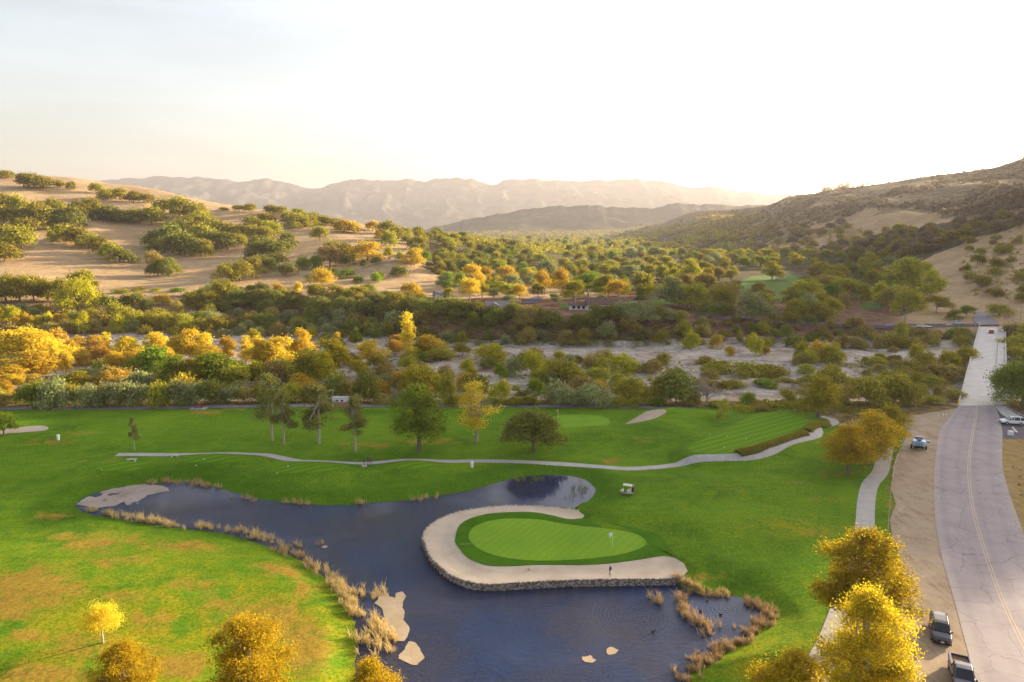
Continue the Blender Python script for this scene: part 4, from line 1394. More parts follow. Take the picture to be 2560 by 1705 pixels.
tree_px([(245, 520, 550, 45, 'dark'), (275, 512, 552, 45, 'dark'), (300, 525, 555, 40, 'dark'), (330, 520, 558, 50, 'oak'), (380, 517, 562, 50, 'olive'), (350, 530, 558, 40, 'dark')], OAKF, 'in the grove above the upper bare slope', 'oak', 'oak_tree', 'oaks on the left hill')
tree_px([(400, 575, 620, 60, 'dark'), (430, 560, 622, 60, 'dark'), (450, 580, 638, 70, 'dark'), (480, 590, 640, 60, 'dark'), (412, 590, 632, 50, 'dark'), (510, 560, 612, 60, 'oak'), (540, 575, 622, 60, 'dark'),
         (570, 580, 625, 60, 'dark'), (597, 585, 618, 35, 'olive'), (470, 540, 582, 50, 'oak'), (500, 530, 577, 50, 'olive'), (535, 548, 587, 45, 'oak'), (560, 555, 592, 50, 'oak'), (460, 495, 548, 50, 'oak'),
         (492, 505, 562, 50, 'oak'), (507, 530, 570, 50, 'oak'), (440, 545, 590, 50, 'dark')], OAKF, 'in the big dark grove mid left hill', 'oak', 'oak_tree', 'oaks on the left hill')
tree_px([(515, 598, 643, 42, 'olive')], OAKF, 'standing alone below the dark grove', 'oak', 'oak_tree', 'oaks on the left hill')
tree_px([(385, 625, 667, 40, 'tan'), (395, 645, 690, 45, 'dark'), (422, 645, 692, 45, 'dark'), (430, 650, 687, 30, 'oak'), (570, 660, 707, 50, 'oak'), (600, 650, 702, 60, 'oak'), (632, 645, 692, 45, 'oak')], OAKM,
        'low on the left hill near the sandy track', 'oak', 'oak_tree', 'oaks on the left hill')
tree_px([(650, 590, 642, 55, 'dark'), (680, 600, 652, 60, 'dark'), (705, 600, 647, 50, 'dark'), (660, 635, 682, 50, 'dark'), (690, 630, 667, 50, 'dark'), (640, 600, 652, 40, 'dark'), (720, 580, 622, 50, 'dark'), (715, 658, 690, 40, 'dark'),
         (600, 560, 592, 40, 'oak'), (640, 560, 602, 50, 'oak'), (670, 565, 602, 45, 'oak')], OAKF, 'in the grove above the golden knoll', 'oak', 'oak_tree', 'oaks on the left hill')
tree_px([(558, 518, 527, 22, 'oak'), (598, 512, 528, 30, 'oak'), (628, 508, 532, 32, 'oak'), (675, 512, 535, 35, 'oak'), (705, 515, 537, 30, 'oak'), (745, 520, 542, 30, 'olive'), (720, 530, 562, 35, 'oak'), (750, 530, 572, 55, 'olive'),
         (770, 535, 567, 40, 'oak'), (785, 530, 557, 35, 'oak'), (805, 537, 562, 35, 'olive'), (830, 545, 562, 30, 'oak'), (845, 545, 574, 40, 'olive'), (630, 540, 572, 45, 'oak'), (665, 530, 567, 40, 'oak'), (680, 550, 587, 50, 'olive'),
         (860, 548, 580, 40, 'gold'), (885, 552, 582, 40, 'gold'), (932, 550, 577, 28, 'gold')], OAKF, 'on the lower right shoulder of the left hill', 'oak', 'oak_tree', 'oaks on the left hill')
tree_px([(800, 565, 602, 35, 'olive'), (830, 600, 642, 50, 'oak'), (855, 605, 652, 55, 'oak'), (965, 550, 587, 40, 'oak'), (990, 565, 602, 40, 'oak'), (975, 575, 617, 40, 'olive'), (955, 575, 602, 35, 'gold'),
         (943, 640, 662, 22, 'dark'), (909, 646, 670, 14, 'dark'), (875, 640, 662, 28, 'dark'), (997, 663, 692, 34, 'dark')], OAKF, 'around the golden knoll', 'oak', 'oak_tree', 'oaks on the left hill')
tree_px([(920, 602, 652, 75, 'gold'), (825, 615, 667, 55, 'tan'), (1036, 620, 662, 48, 'gold'), (972, 616, 647, 22, 'ygreen'), (1000, 626, 652, 16, 'ygreen'), (805, 669, 713, 52, 'gold')], OAKM,
        'near the knoll gazebo', 'spreading oak', 'oak_tree', 'pale oaks by the gazebo')
tree_px([(757, 635, 674, 40, 'bright'), (790, 630, 672, 35, 'green'), (832, 666, 687, 25, 'bright'), (868, 667, 695, 45, 'bright'), (895, 685, 707, 25, 'green'), (940, 675, 704, 32, 'bright'), (950, 674, 700, 22, 'green')], BUSH,
        'on the dry slope under the knoll', 'leafy shrub', 'leafy_shrub', 'green shrubs under the knoll')
# ---- left bank
tree_px([(15, 690, 752, 60, 'oak'), (50, 680, 754, 60, 'oak'), (85, 690, 754, 50, 'oak'), (120, 693, 752, 55, 'oak'), (155, 697, 757, 50, 'oak'), (195, 695, 778, 78, 'ygreen'), (205, 672, 727, 55, 'olive'), (228, 700, 727, 30, 'oak'), (-25, 690, 752, 60, 'oak')], OAKM,
        'on the far left river bank', 'oak', 'oak_tree', 'oaks on the far bank')
tree_px([(245, 722, 762, 50, 'dark'), (275, 730, 777, 40, 'dark'), (330, 725, 772, 60, 'dark'), (345, 725, 757, 28, 'ygreen'), (405, 730, 762, 42, 'gold'), (290, 745, 802, 55, 'oak'), (330, 760, 817, 60, 'oak'), (375, 770, 822, 55, 'olive'),
         (300, 778, 827, 40, 'ygreen'), (425, 775, 822, 45, 'olive'), (460, 775, 822, 50, 'olive'), (480, 720, 765, 60, 'oak'), (370, 740, 775, 40, 'dark'), (440, 745, 780, 40, 'brown'), (390, 718, 728, 60, 'olive'), (445, 717, 728, 50, 'green'), (350, 716, 726, 50, 'olive'), (300, 720, 732, 45, 'olive'),
         (255, 770, 812, 45, 'brown'), (230, 790, 830, 45, 'brown'), (180, 795, 830, 50, 'brown'), (130, 800, 832, 50, 'brown'), (80, 805, 835, 50, 'brown'), (500, 790, 830, 60, 'olive'), (540, 780, 832, 55, 'oak'), (20, 800, 835, 55, 'brown'), (110, 780, 820, 34, 'olive')], BUSH,
        'on the brushy far bank at left', 'bush', 'bank_shrub', 'bushes on the far bank')
tree_px([(45, 785, 828, 22, 'yellow'), (65, 783, 825, 20, 'yellow'), (80, 790, 825, 14, 'gold'), (145, 783, 818, 16, 'yellow'), (165, 785, 818, 16, 'gold'), (210, 780, 837, 26, 'ygreen'), (233, 787, 817, 14, 'yellow'), (30, 765, 812, 40, 'ygreen'), (125, 780, 812, 14, 'yellow'), (98, 792, 822, 14, 'yellow'), (0, 770, 812, 22, 'yellow')], COT,
        'along the foot of the left bank', 'slim cottonwood', 'cottonwood_tree', 'small cottonwoods')
# ---- yellow cottonwoods in the river bed
YEL = [(40, 825, 908, 90, 'yellow'), (78, 822, 905, 75, 'yellow'), (98, 832, 910, 70, 'yellow'), (90, 880, 948, 105, 'yellow'), (20, 900, 950, 50, 'yellow'), (5, 830, 900, 60, 'yellow'), (110, 828, 884, 40, 'orange'), (150, 823, 890, 50, 'orange'),
       (140, 855, 922, 28, 'yellow', 'poplar0'), (166, 878, 938, 38, 'gold'), (212, 872, 918, 30, 'orange'), (250, 852, 908, 52, 'orange'), (267, 833, 884, 24, 'yellow', 'poplar1'), (290, 880, 938, 50, 'yellow'), (335, 878, 938, 60, 'yellow'),
       (320, 846, 908, 55, 'yellow'), (397, 833, 900, 50, 'yellow'), (440, 843, 912, 45, 'gold'), (478, 823, 908, 50, 'yellow'), (385, 870, 948, 70, 'green'), (422, 870, 932, 35, 'yellow'), (30, 935, 975, 40, 'yellow'), (15, 955, 1000, 36, 'gold'), (200, 840, 880, 36, 'orange'), (235, 838, 876, 28, 'gold'), (180, 850, 895, 30, 'gold')]
tree_px(YEL, COT, 'in the sunlit stand at the left edge', 'cottonwood', 'cottonwood_tree', 'autumn cottonwoods in the river bed')
YEL2 = [(510, 835, 904, 45, 'yellow'), (525, 862, 918, 60, 'gold'), (568, 842, 904, 48, 'gold'), (618, 842, 904, 28, 'yellow', 'poplar1'), (637, 825, 884, 30, 'ygreen'), (650, 845, 922, 60, 'yellow'), (700, 842, 918, 70, 'yellow'), (755, 825, 904, 48, 'yellow'),
        (728, 848, 908, 28, 'yellow'), (675, 855, 925, 50, 'gold'), (545, 885, 968, 90, 'green'), (640, 905, 968, 36, 'ygreen'), (590, 915, 978, 60, 'olive'), (770, 872, 962, 70, 'olive'), (808, 880, 968, 60, 'ygreen'), (830, 848, 942, 75, 'ygreen'),
        (843, 832, 872, 18, 'yellow'), (890, 822, 866, 24, 'green'), (925, 852, 908, 65, 'yellow'), (985, 850, 888, 34, 'orange'), (994, 839, 882, 38, 'orange'), (1074, 839, 892, 55, 'gold'), (470, 900, 972, 60, 'olive'), (440, 890, 965, 60, 'green'), (500, 895, 960, 50, 'ygreen')]
tree_px(YEL2, COT, 'between the left stand and the poplar', 'cottonwood', 'cottonwood_tree', 'autumn cottonwoods in the river bed')
tree_px([(1020, 774, 902, 38, 'yellow')], ['poplar2'], 'towering above the river bed', 'slender tall poplar', 'poplar_tree')
MIDR = [(690, 900, 962, 75, 'brown'), (945, 880, 922, 50, 'olive'), (1101, 861, 902, 75, 'olive'), (1155, 852, 887, 40, 'olive'), (1224, 855, 907, 95, 'ygreen'), (1224, 895, 920, 40, 'dark'), (1168, 887, 932, 36, 'ygreen'), (1251, 898, 947, 33, 'bright'),
        (1286, 887, 940, 45, 'gray'), (1331, 865, 937, 58, 'ygreen'), (1408, 885, 962, 90, 'olive'), (1399, 872, 902, 35, 'ygreen'), (1480, 880, 932, 48, 'brown'), (1553, 876, 927, 75, 'ygreen'), (1570, 925, 1002, 70, 'olive'), (1625, 895, 932, 60, 'brown'),
        (1385, 920, 967, 40, 'gray'), (1440, 905, 958, 50, 'olive'), (1500, 890, 945, 45, 'olive'), (1345, 915, 962, 40, 'olive'), (1040, 870, 905, 40, 'green'), (1020, 880, 925, 45, 'olive'), (1060, 900, 945, 40, 'brown'), (960, 900, 950, 55, 'brown'), (900, 890, 945, 50, 'ygreen')]
tree_px(MIDR, BUSH, 'on the river bed left of the bare tree', 'willow bush', 'willow_shrub', 'willow bushes on the river bed')
MIDR2 = [(1730, 820, 872, 36, 'ygreen'), (1790, 829, 868, 30, 'gold'), (1822, 857, 888, 22, 'gold'), (1887, 828, 888, 42, 'ygreen'), (1914, 861, 888, 22, 'gold'), (1848, 820, 854, 16, 'ygreen'), (2003, 845, 902, 40, 'ygreen'), (2040, 843, 902, 60, 'gold'),
         (2085, 848, 907, 55, 'ygreen'), (2020, 868, 910, 45, 'ygreen'), (2003, 880, 912, 36, 'brown'), (2016, 905, 932, 45, 'olive'), (2075, 905, 977, 75, 'olive'), (2165, 930, 1012, 90, 'olive'), (2230, 915, 1007, 90, 'olive'), (2260, 940, 1012, 70, 'olive'),
         (2290, 850, 908, 40, 'ygreen'), (2320, 870, 927, 60, 'olive'), (2370, 865, 922, 50, 'ygreen'), (2412, 855, 917, 58, 'ygreen'), (2270, 890, 942, 60, 'olive'), (2340, 900, 952, 80, 'brown'), (2385, 905, 952, 66, 'brown'), (2300, 925, 957, 60, 'olive'),
         (2380, 965, 1000, 60, 'brown'), (2330, 985, 1010, 50, 'olive'), (2130, 940, 985, 50, 'brown'), (2545, 830, 882, 90, 'olive'), (2545, 858, 902, 70, 'ygreen'), (2600, 850, 900, 80, 'olive'), (2535, 800, 850, 60, 'brown'), (2590, 800, 860, 80, 'olive')]
tree_px(MIDR2, BUSH, 'on the river bed near the bridge', 'willow bush', 'willow_shrub', 'willow bushes on the river bed')
BRUSH = [(1770, 885, 907, 40, 'brown'), (1810, 900, 927, 80, 'olive'), (1870, 902, 930, 90, 'olive'), (1930, 905, 932, 70, 'olive'), (1760, 893, 910, 40, 'olive'), (2110, 985, 1010, 40, 'brown'), (1900, 945, 962, 60, 'green'), (1830, 950, 965, 70, 'olive'), (1760, 945, 962, 60, 'brown'), (1960, 940, 955, 50, 'olive'),
         (1870, 990, 1005, 40, 'brown'), (1960, 1000, 1015, 50, 'olive'), (2000, 1005, 1020, 60, 'olive'), (1920, 1005, 1020, 60, 'olive'), (1860, 1010, 1022, 60, 'olive'), (1310, 975, 990, 40, 'brown'), (1290, 960, 975, 30, 'olive'), (1240, 985, 1010, 50, 'olive'), (1290, 990, 1010, 50, 'olive')]
tree_px(BRUSH, LOW, 'in the low scrub on the river bed', 'low bush', 'low_shrub', 'low bushes on the river bed')
# ---- tree line along the service road
ROW = [(83, 942, 1014, 74, 'green'), (150, 928, 1014, 80, 'gray'), (185, 950, 1012, 50, 'olive'), (230, 952, 1013, 66, 'gray'), (275, 945, 1014, 66, 'gray'), (315, 940, 1014, 70, 'gray'), (355, 950, 1013, 60, 'gray'), (400, 945, 1013, 66, 'olive'), (445, 940, 1012, 60, 'gray'), (490, 945, 1012, 60, 'gray'),
       (528, 935, 1010, 60, 'dark'), (575, 958, 1008, 56, 'gray'), (625, 960, 1006, 60, 'brown'), (660, 955, 1006, 50, 'oak'), (730, 945, 1004, 60, 'olive'), (780, 950, 1004, 50, 'oak'), (835, 925, 1000, 70, 'dark'), (870, 940, 1000, 50, 'brown'), (20, 975, 1014, 60, 'brown'), (-20, 960, 1014, 60, 'olive')]
tree_px(ROW, BUSH, 'beside the grey service road', 'willow', 'willow_tree', 'willows along the service road')
ROW2 = [(918, 913, 1006, 66, 'dark'), (1050, 898, 985, 110, 'ygreen'), (1120, 920, 1010, 40, 'oak'), (1188, 924, 985, 66, 'dark'), (1250, 942, 1002, 50, 'ygreen'), (1400, 961, 1012, 74, 'gray'), (1486, 957, 1012, 88, 'gray'), (1690, 905, 1012, 105, 'dark'), (1650, 925, 1010, 60, 'oak'), (1440, 975, 1013, 50, 'gray'), (1540, 985, 1014, 50, 'olive'), (1590, 990, 1014, 50, 'olive'),
        (1140, 985, 1012, 50, 'olive'), (1000, 975, 1008, 50, 'gray'), (960, 980, 1008, 50, 'brown'), (1870, 975, 1010, 40, 'green'), (1640, 990, 1015, 40, 'green'), (1730, 985, 1016, 40, 'brown'), (1320, 985, 1012, 46, 'olive'), (1790, 1000, 1018, 50, 'olive'), (1900, 1008, 1024, 50, 'brown'), (1210, 990, 1012, 44, 'gray')]
tree_px(ROW2, BUSH, 'in the hedgerow behind the far green', 'bush', 'hedgerow_shrub', 'bushes behind the far green')
# ---- bluff top and plateau
tree_px([(560, 700, 752, 55, 'oak'), (600, 722, 762, 60, 'dark'), (645, 722, 762, 55, 'dark'), (695, 706, 742, 32, 'gold'), (746, 706, 737, 20, 'yellow'), (795, 708, 747, 45, 'olive'), (840, 715, 747, 45, 'oak'), (890, 713, 750, 50, 'olive'), (680, 725, 765, 50, 'dark'), (730, 728, 768, 55, 'dark'), (940, 730, 770, 50, 'dark'), (985, 730, 775, 50, 'oak'),
         (860, 740, 785, 55, 'dark'), (800, 742, 790, 55, 'dark'), (910, 750, 795, 55, 'dark'), (530, 725, 768, 45, 'oak'), (1030, 708, 748, 55, 'gold'), (870, 718, 750, 40, 'ygreen')], OAKM, 'on the edge of the dark bluff', 'oak', 'oak_tree', 'oaks along the bluff edge')
tree_px([(1110, 740, 787, 60, 'dark'), (1150, 745, 792, 60, 'dark'), (1190, 752, 792, 50, 'dark'), (1290, 755, 802, 50, 'dark'), (1320, 765, 812, 60, 'brown'), (1360, 775, 817, 55, 'dark'), (1390, 778, 807, 30, 'dark'), (1440, 785, 817, 40, 'dark'), (1470, 785, 822, 45, 'dark'), (1490, 760, 797, 50, 'dark'), (1530, 760, 802, 55, 'dark'),
         (1570, 750, 802, 60, 'gray'), (1610, 755, 807, 55, 'gray'), (1640, 760, 802, 45, 'dark'), (1060, 745, 790, 50, 'dark'), (1240, 770, 812, 50, 'dark'), (1020, 740, 785, 50, 'dark'), (1670, 770, 805, 45, 'gray'), (1700, 775, 808, 45, 'oak')], OAKM, 'on the bluff below the houses', 'oak', 'oak_tree', 'oaks along the bluff edge')
tree_px([(1118, 676, 714, 32, 'bright'), (1150, 675, 737, 40, 'bright'), (1180, 655, 722, 50, 'yellow'), (1212, 660, 717, 40, 'gold'), (1175, 690, 752, 55, 'yellow'), (1205, 700, 747, 40, 'ygreen'), (1122, 715, 750, 28, 'ygreen'), (1265, 660, 710, 52, 'gold'), (1270, 705, 754, 55, 'olive'), (1300, 706, 757, 45, 'gold'), (1275, 735, 762, 45, 'gray'), (1234, 718, 750, 28, 'gray'),
         (1355, 668, 737, 45, 'gold'), (1400, 665, 740, 48, 'gold'), (1438, 695, 767, 60, 'olive'), (1470, 672, 742, 70, 'green'), (1500, 690, 747, 50, 'olive'), (1515, 680, 747, 45, 'olive'), (1545, 695, 752, 65, 'gold'), (1622, 710, 747, 45, 'ygreen'), (1385, 730, 762, 32, 'gray'), (1503, 735, 764, 26, 'bright'), (1555, 740, 772, 25, 'gray'), (1345, 700, 750, 40, 'oak')], ROUND,
        'in the gardens around the houses', 'garden tree', 'garden_tree', 'trees around the houses')
tree_px([(1325, 667, 714, 16, 'gold'), (1600, 712, 762, 30, 'dark'), (1608, 735, 767, 30, 'dark')], POP, 'beside the long house', 'narrow cypress', 'cypress_tree')
tree_px([(1340, 760, 779, 36, 'dark'), (1322, 763, 780, 24, 'dark'), (1060, 738, 752, 26, 'dark'), (1075, 742, 754, 26, 'green'), (1100, 748, 765, 40, 'green')], LOW, 'clipped beside the driveway', 'hedge bush', 'hedge_shrub')
# ---- right valley trees singled out
tree_px([(2262, 637, 742, 75, 'olive', 'cotton1'), (2325, 668, 752, 55, 'ygreen', 'cotton2'), (2262, 713, 807, 85, 'olive', 'round0'), (1725, 643, 722, 60, 'olive', 'cotton3'), (2340, 735, 782, 60, 'ygreen', 'round1'), (2416, 760, 794, 42, 'bright', 'round2'), (2498, 755, 789, 52, 'oak', 'oak_mid1'), (1880, 720, 807, 95, 'gray', 'oak_mid2'),
         (2050, 745, 802, 75, 'oak', 'oak_mid0'), (1990, 740, 797, 70, 'oak', 'oak_mid3'), (1770, 750, 792, 50, 'dark', 'oak_mid4'), (1810, 752, 794, 50, 'dark', 'oak_mid1'), (2250, 800, 862, 35, 'olive', 'cotton4'), (2197, 700, 770, 50, 'ygreen', 'cotton0'), (2160, 705, 762, 30, 'ygreen', 'cotton1'), (1742, 700, 748, 45, 'green', 'cotton2'),
         (2110, 690, 752, 75, 'olive', 'round1'), (1930, 650, 700, 50, 'olive', 'cotton3'), (2080, 740, 795, 50, 'ygreen', 'round2'), (2385, 770, 800, 36, 'dark', 'oak_mid3')], ROUND, 'in the wooded valley left of the bridge end', 'big tree', 'valley_tree', 'big valley trees')

# ---- scattered filling of the wooded stretches
TAKEN = [np.array([r[0].location.x, r[0].location.y]) for r in PENDING]


def scatter(poly, n, mind, geos, cols, hr, wr, region, noun, name, group, excl=(), seed=0, clip_y=None):
    rs = np.random.RandomState(seed)
    poly = np.array(poly, float)
    x0, y0 = poly.min(0); x1, y1 = poly.max(0)
    c = np.column_stack([rs.uniform(x0, x1, n * 14), rs.uniform(y0, y1, n * 14)])
    k = inside(poly, c[:, 0], c[:, 1])
    for e in excl:
        k &= ~inside(e, c[:, 0], c[:, 1])
    c = c[k][:n * 6]
    G = ground(c[:, 0], c[:, 1])
    got = 0
    T = [t for t in TAKEN]
    A = np.array(T)
    for p, P in zip(c, G):
        if got >= n:
            break
        if ((A - P[:2]) ** 2).sum(1).min() < mind * mind:
            continue
        A = np.vstack([A, P[:2]])
        TAKEN.append(P[:2].copy())
        h = rs.uniform(*hr); w = h * rs.uniform(*wr)
        place(geos[rs.randint(len(geos))], cols[rs.randint(len(cols))], P, h, w, region, noun, name, p[0], p[1], group=group)
        got += 1
    return got


SOILX = [[(590, 760), (640, 745), (660, 790), (600, 800)], [(680, 770), (760, 760), (770, 790), (690, 800)], [(1060, 800), (1150, 790), (1180, 840), (1060, 850)], [(1370, 800), (1430, 800), (1440, 850), (1370, 855)], [(1610, 800), (1700, 790), (1700, 850), (1600, 850)]]
g1 = scatter([(500, 735), (900, 735), (1060, 760), (1300, 800), (1480, 805), (1700, 810), (1720, 860), (1400, 865), (1150, 858), (900, 845), (700, 838), (500, 835)], 95, 6.0, OAKM + BUSH, ['dark', 'dark', 'oak', 'brown', 'dark', 'gray', 'olive'], (4.5, 8.5), (.85, 1.3),
             'on the face of the bluff', 'oak', 'bluff_tree', 'trees clinging to the bluff', SOILX, 1)
g2 = scatter([(985, 565), (1050, 560), (1180, 570), (1330, 600), (1330, 690), (1240, 690), (1110, 680), (1040, 640)], 60, 10, OAKF, ['dark', 'oak', 'dark', 'oak', 'olive'], (8, 13), (.9, 1.3), 'in the dark wood behind the yellow trees', 'oak', 'wood_tree', 'trees of the dark wood',
             [[(1060, 650), (1120, 650), (1160, 672), (1090, 682)]], 2)
g3 = scatter([(1330, 600), (1560, 600), (1750, 612), (1750, 700), (1700, 740), (1560, 720), (1440, 690), (1330, 690)], 75, 11, OAKF + ['round0', 'round1'], ['dark', 'oak', 'oak', 'gray', 'olive', 'green'], (9, 14), (.85, 1.25), 'in the wood behind the long house', 'tree', 'wood_tree', 'trees of the middle wood',
             [[(1330, 625), (1400, 632), (1400, 660), (1330, 655)], [(1390, 655), (1450, 665), (1440, 690), (1400, 690)]], 3)
g4 = scatter([(1750, 625), (1900, 640), (2100, 650), (2200, 650), (2320, 700), (2320, 760), (2230, 790), (1900, 790), (1740, 785), (1640, 755), (1700, 700)], 120, 10, OAKM + COT + ROUND, ['oak', 'olive', 'green', 'dark', 'olive', 'ygreen', 'gray', 'brown'], (9, 15), (.75, 1.2),
             'in the valley wood around the far fairway', 'tree', 'valley_tree', 'trees of the valley wood', [[(1840, 690), (1880, 676), (2015, 676), (2025, 715), (2000, 770), (1850, 768)], [(2150, 750), (2210, 745), (2215, 790), (2150, 795)]], 4)
g5 = scatter([(1740, 800), (2060, 808), (2250, 830), (2420, 830), (2430, 870), (2250, 882), (2050, 872), (1900, 866), (1740, 860)], 60, 5.0, BUSH + LOW, ['brown', 'olive', 'oak', 'dark', 'brown'], (3, 6.5), (1.0, 1.6), 'under the guard wall on the far bank', 'bush', 'bank_shrub', 'bushes on the far bank', [], 5)
g6 = scatter([(0, 770), (300, 780), (560, 800), (900, 845), (900, 880), (700, 850), (400, 838), (0, 838)], 60, 5.0, BUSH + LOW, ['brown', 'olive', 'oak', 'olive', 'ygreen', 'gray'], (3, 6), (1.0, 1.5), 'in the brush across the river', 'bush', 'bank_shrub', 'bushes on the far bank', [], 6)
OPEN = [[(1270, 862), (1500, 862), (1700, 876), (1900, 890), (2050, 915), (2050, 940), (1900, 935), (1720, 920), (1600, 900), (1450, 900), (1270, 885)], [(1920, 870), (2260, 872), (2260, 898), (1920, 895)], [(1065, 895), (1240, 895), (1240, 935), (1065, 935)],
        [(1820, 955), (2010, 955), (2010, 1003), (1820, 1003)], [(1230, 955), (1330, 950), (1340, 985), (1240, 990)], [(880, 925), (960, 940), (960, 965), (880, 960)]]
g7 = scatter([(480, 900), (900, 880), (1250, 880), (1750, 900), (1750, 1000), (1250, 1000), (850, 985), (480, 985)], 52, 5.5, BUSH + LOW + COT[:2], ['olive', 'brown', 'ygreen', 'gray', 'oak', 'olive', 'gold'], (3, 6.5), (1.0, 1.5), 'in the thicket on the middle river bed', 'willow bush', 'willow_shrub', 'willow bushes on the river bed', OPEN, 7)
g8 = scatter([(0, 870), (480, 860), (480, 985), (0, 985)], 55, 5.5, BUSH + LOW + COT, ['gold', 'brown', 'olive', 'orange', 'yellow', 'ygreen', 'gray'], (3, 7), (.9, 1.5), 'in the thicket on the left river bed', 'willow bush', 'willow_shrub', 'willow bushes on the river bed', [], 8)
g9 = scatter([(1750, 905), (2390, 905), (2390, 1000), (2200, 1010), (1750, 1000)], 40, 5.0, BUSH + LOW, ['olive', 'brown', 'oak', 'olive'], (2.0, 4.5), (1.1, 1.8), 'in the scrub left of the bridge', 'bush', 'willow_shrub', 'willow bushes on the river bed', OPEN, 9)
g10 = scatter([(2180, 590), (2250, 575), (2330, 575), (2440, 550), (2560, 540), (2560, 570), (2440, 590), (2300, 640), (2190, 645), (2050, 640), (2100, 610)], 60, 10, OAKF, ['brown', 'oak', 'brown', 'chap'], (7, 11), (1.0, 1.5), 'in the gully on the right hill', 'oak', 'hill_oak', 'oaks on the right hill', [], 10)
g11 = scatter([(1600, 600), (1800, 590), (2000, 560), (2130, 560), (2130, 600), (2000, 645), (1800, 650), (1600, 630)], 60, 14, OAKF, ['brown', 'chap', 'brown', 'olive'], (7, 11), (1.0, 1.5), 'at the foot of the right hill', 'oak', 'hill_oak', 'oaks on the right hill', [], 11)
g12 = scatter([(2400, 600), (2560, 590), (2620, 700), (2560, 770), (2420, 720), (2380, 660)], 26, 9, OAKF + BUSH, ['brown', 'oak', 'oak'], (4, 8), (1.0, 1.6), 'on the dry slope beyond the bridge', 'shrubby oak', 'hill_oak', 'oaks on the right hill', [], 12)
# crest of the right hill
tree_px([(2063, 460, 472, 14, 'brown'), (2080, 465, 474, 12, 'brown'), (2113, 456, 468, 22, 'brown'), (2096, 464, 472, 12, 'brown'), (2165, 452, 464, 20, 'brown')], OAKF, 'on the skyline of the right hill', 'oak', 'hill_oak', 'oaks on the right hill')
g13 = scatter([(1105, 700), (1330, 700), (1560, 715), (1600, 745), (1480, 750), (1330, 742), (1220, 740), (1105, 738)], 34, 7, ROUND + COT, ['olive', 'ygreen', 'green', 'gray', 'ygreen', 'gold'], (6, 10), (.8, 1.15), 'between the houses on the plateau', 'garden tree', 'garden_tree', 'trees around the houses', [], 13)
g14 = scatter([(1010, 640), (1100, 655), (1330, 650), (1560, 690), (1560, 712), (1330, 698), (1110, 690), (1050, 672)], 40, 9, OAKM + ROUND, ['oak', 'dark', 'olive', 'green'], (8, 12), (.85, 1.2), 'in the belt behind the garden trees', 'tree', 'wood_tree', 'trees behind the gardens', [], 14)
print('scatter', g1, g2, g3, g4, g5, g6, g7, g8, g9, g10, g11, g12, 'total', len(PENDING))
# ------------------------------------------------------------------ trees on the course (finer leaves)
def pine_lobes(rs, h0, h1, R, n, keep=0.85):
    L = []
    for i in range(n):
        u = (i + rs.uniform(0, 1)) / n
        a = rs.uniform(0, 2 * math.pi); rr = R * (1 - 0.75 * u) * rs.uniform(0.25, 0.9)
        s = R * 0.34 * rs.uniform(0.7, 1.2) * (1 - 0.35 * u)
        L.append((rr * math.cos(a), rr * math.sin(a), h0 + (h1 - h0) * u, s * 1.25, s * 1.25, s * 0.55))
    return L


for i in range(3):
    r_ = np.random.RandomState(300 + i)
    proto(f'pine{i}', pine_lobes(r_, 4.2, 11.5, 3.4, 24), 10.5, 420, 12, 0.40, 310 + i, BARK_PALE, 0.34, limbs=20, trunk_r=0.22, shell=0.3, lean=0.5, aspect=0.4)
r_ = np.random.RandomState(330)
proto('maple', tall_lobes(r_, 26, 4.6, 3.2, 12.0, 2.0, 0.75), 4.6, 1050, 12, 0.30, 331, BARK, 0.34, limbs=12, trunk_r=0.3)
proto('thin', tall_lobes(r_, 20, 3.2, 3.2, 11.8, 1.6, 0.6), 5.5, 430, 9, 0.26, 332, BARK_PALE, 0.36, limbs=18, trunk_r=0.22, shell=0.4)
proto('roundoak', dome_lobes(r_, 24, 4.3, 2.3, 6.0, 1.7, 0.85), 2.2, 1500, 12, 0.27, 333, BARK, 0.3, limbs=10, trunk_r=0.24)
proto('sapling', tall_lobes(r_, 10, 1.4, 1.6, 5.5, 0.8, 0.7), 3.0, 160, 9, 0.24, 334, BARK_PALE, 0.24, limbs=8, trunk_r=0.07)
proto('weeping', dome_lobes(r_, 18, 4.6, 1.5, 7.6, 1.9, 1.25), 2.2, 1700, 14, 0.34, 335, BARK, 0.45, limbs=9, trunk_r=0.3, aspect=0.45)
for i in range(3):
    r_ = np.random.RandomState(340 + i)
    proto(f'near{i}', tall_lobes(r_, 64, 4.9, 2.4, 11.6, 1.15, 0.7), 5.0, 2600, 20, 0.165, 350 + i, BARK_PALE, 0.36, limbs=26, trunk_r=0.24, shell=0.35)
r_ = np.random.RandomState(345)
proto('near_small', dome_lobes(r_, 20, 1.75, 1.7, 4.6, 0.8, 0.95), 2.6, 520, 16, 0.125, 355, BARK_PALE, 0.2, limbs=9, trunk_r=0.09, shell=0.6)

GOLF_GROUP = 'trees on the golf course'
SOLO = []


def solo(row, geo, name, label, group=GOLF_GROUP):
    k = len(PENDING)
    tree_px([row], geo, '', '', name)
    root = PENDING.pop()[0]
    tag(root, label, 'tree', group)
    return root


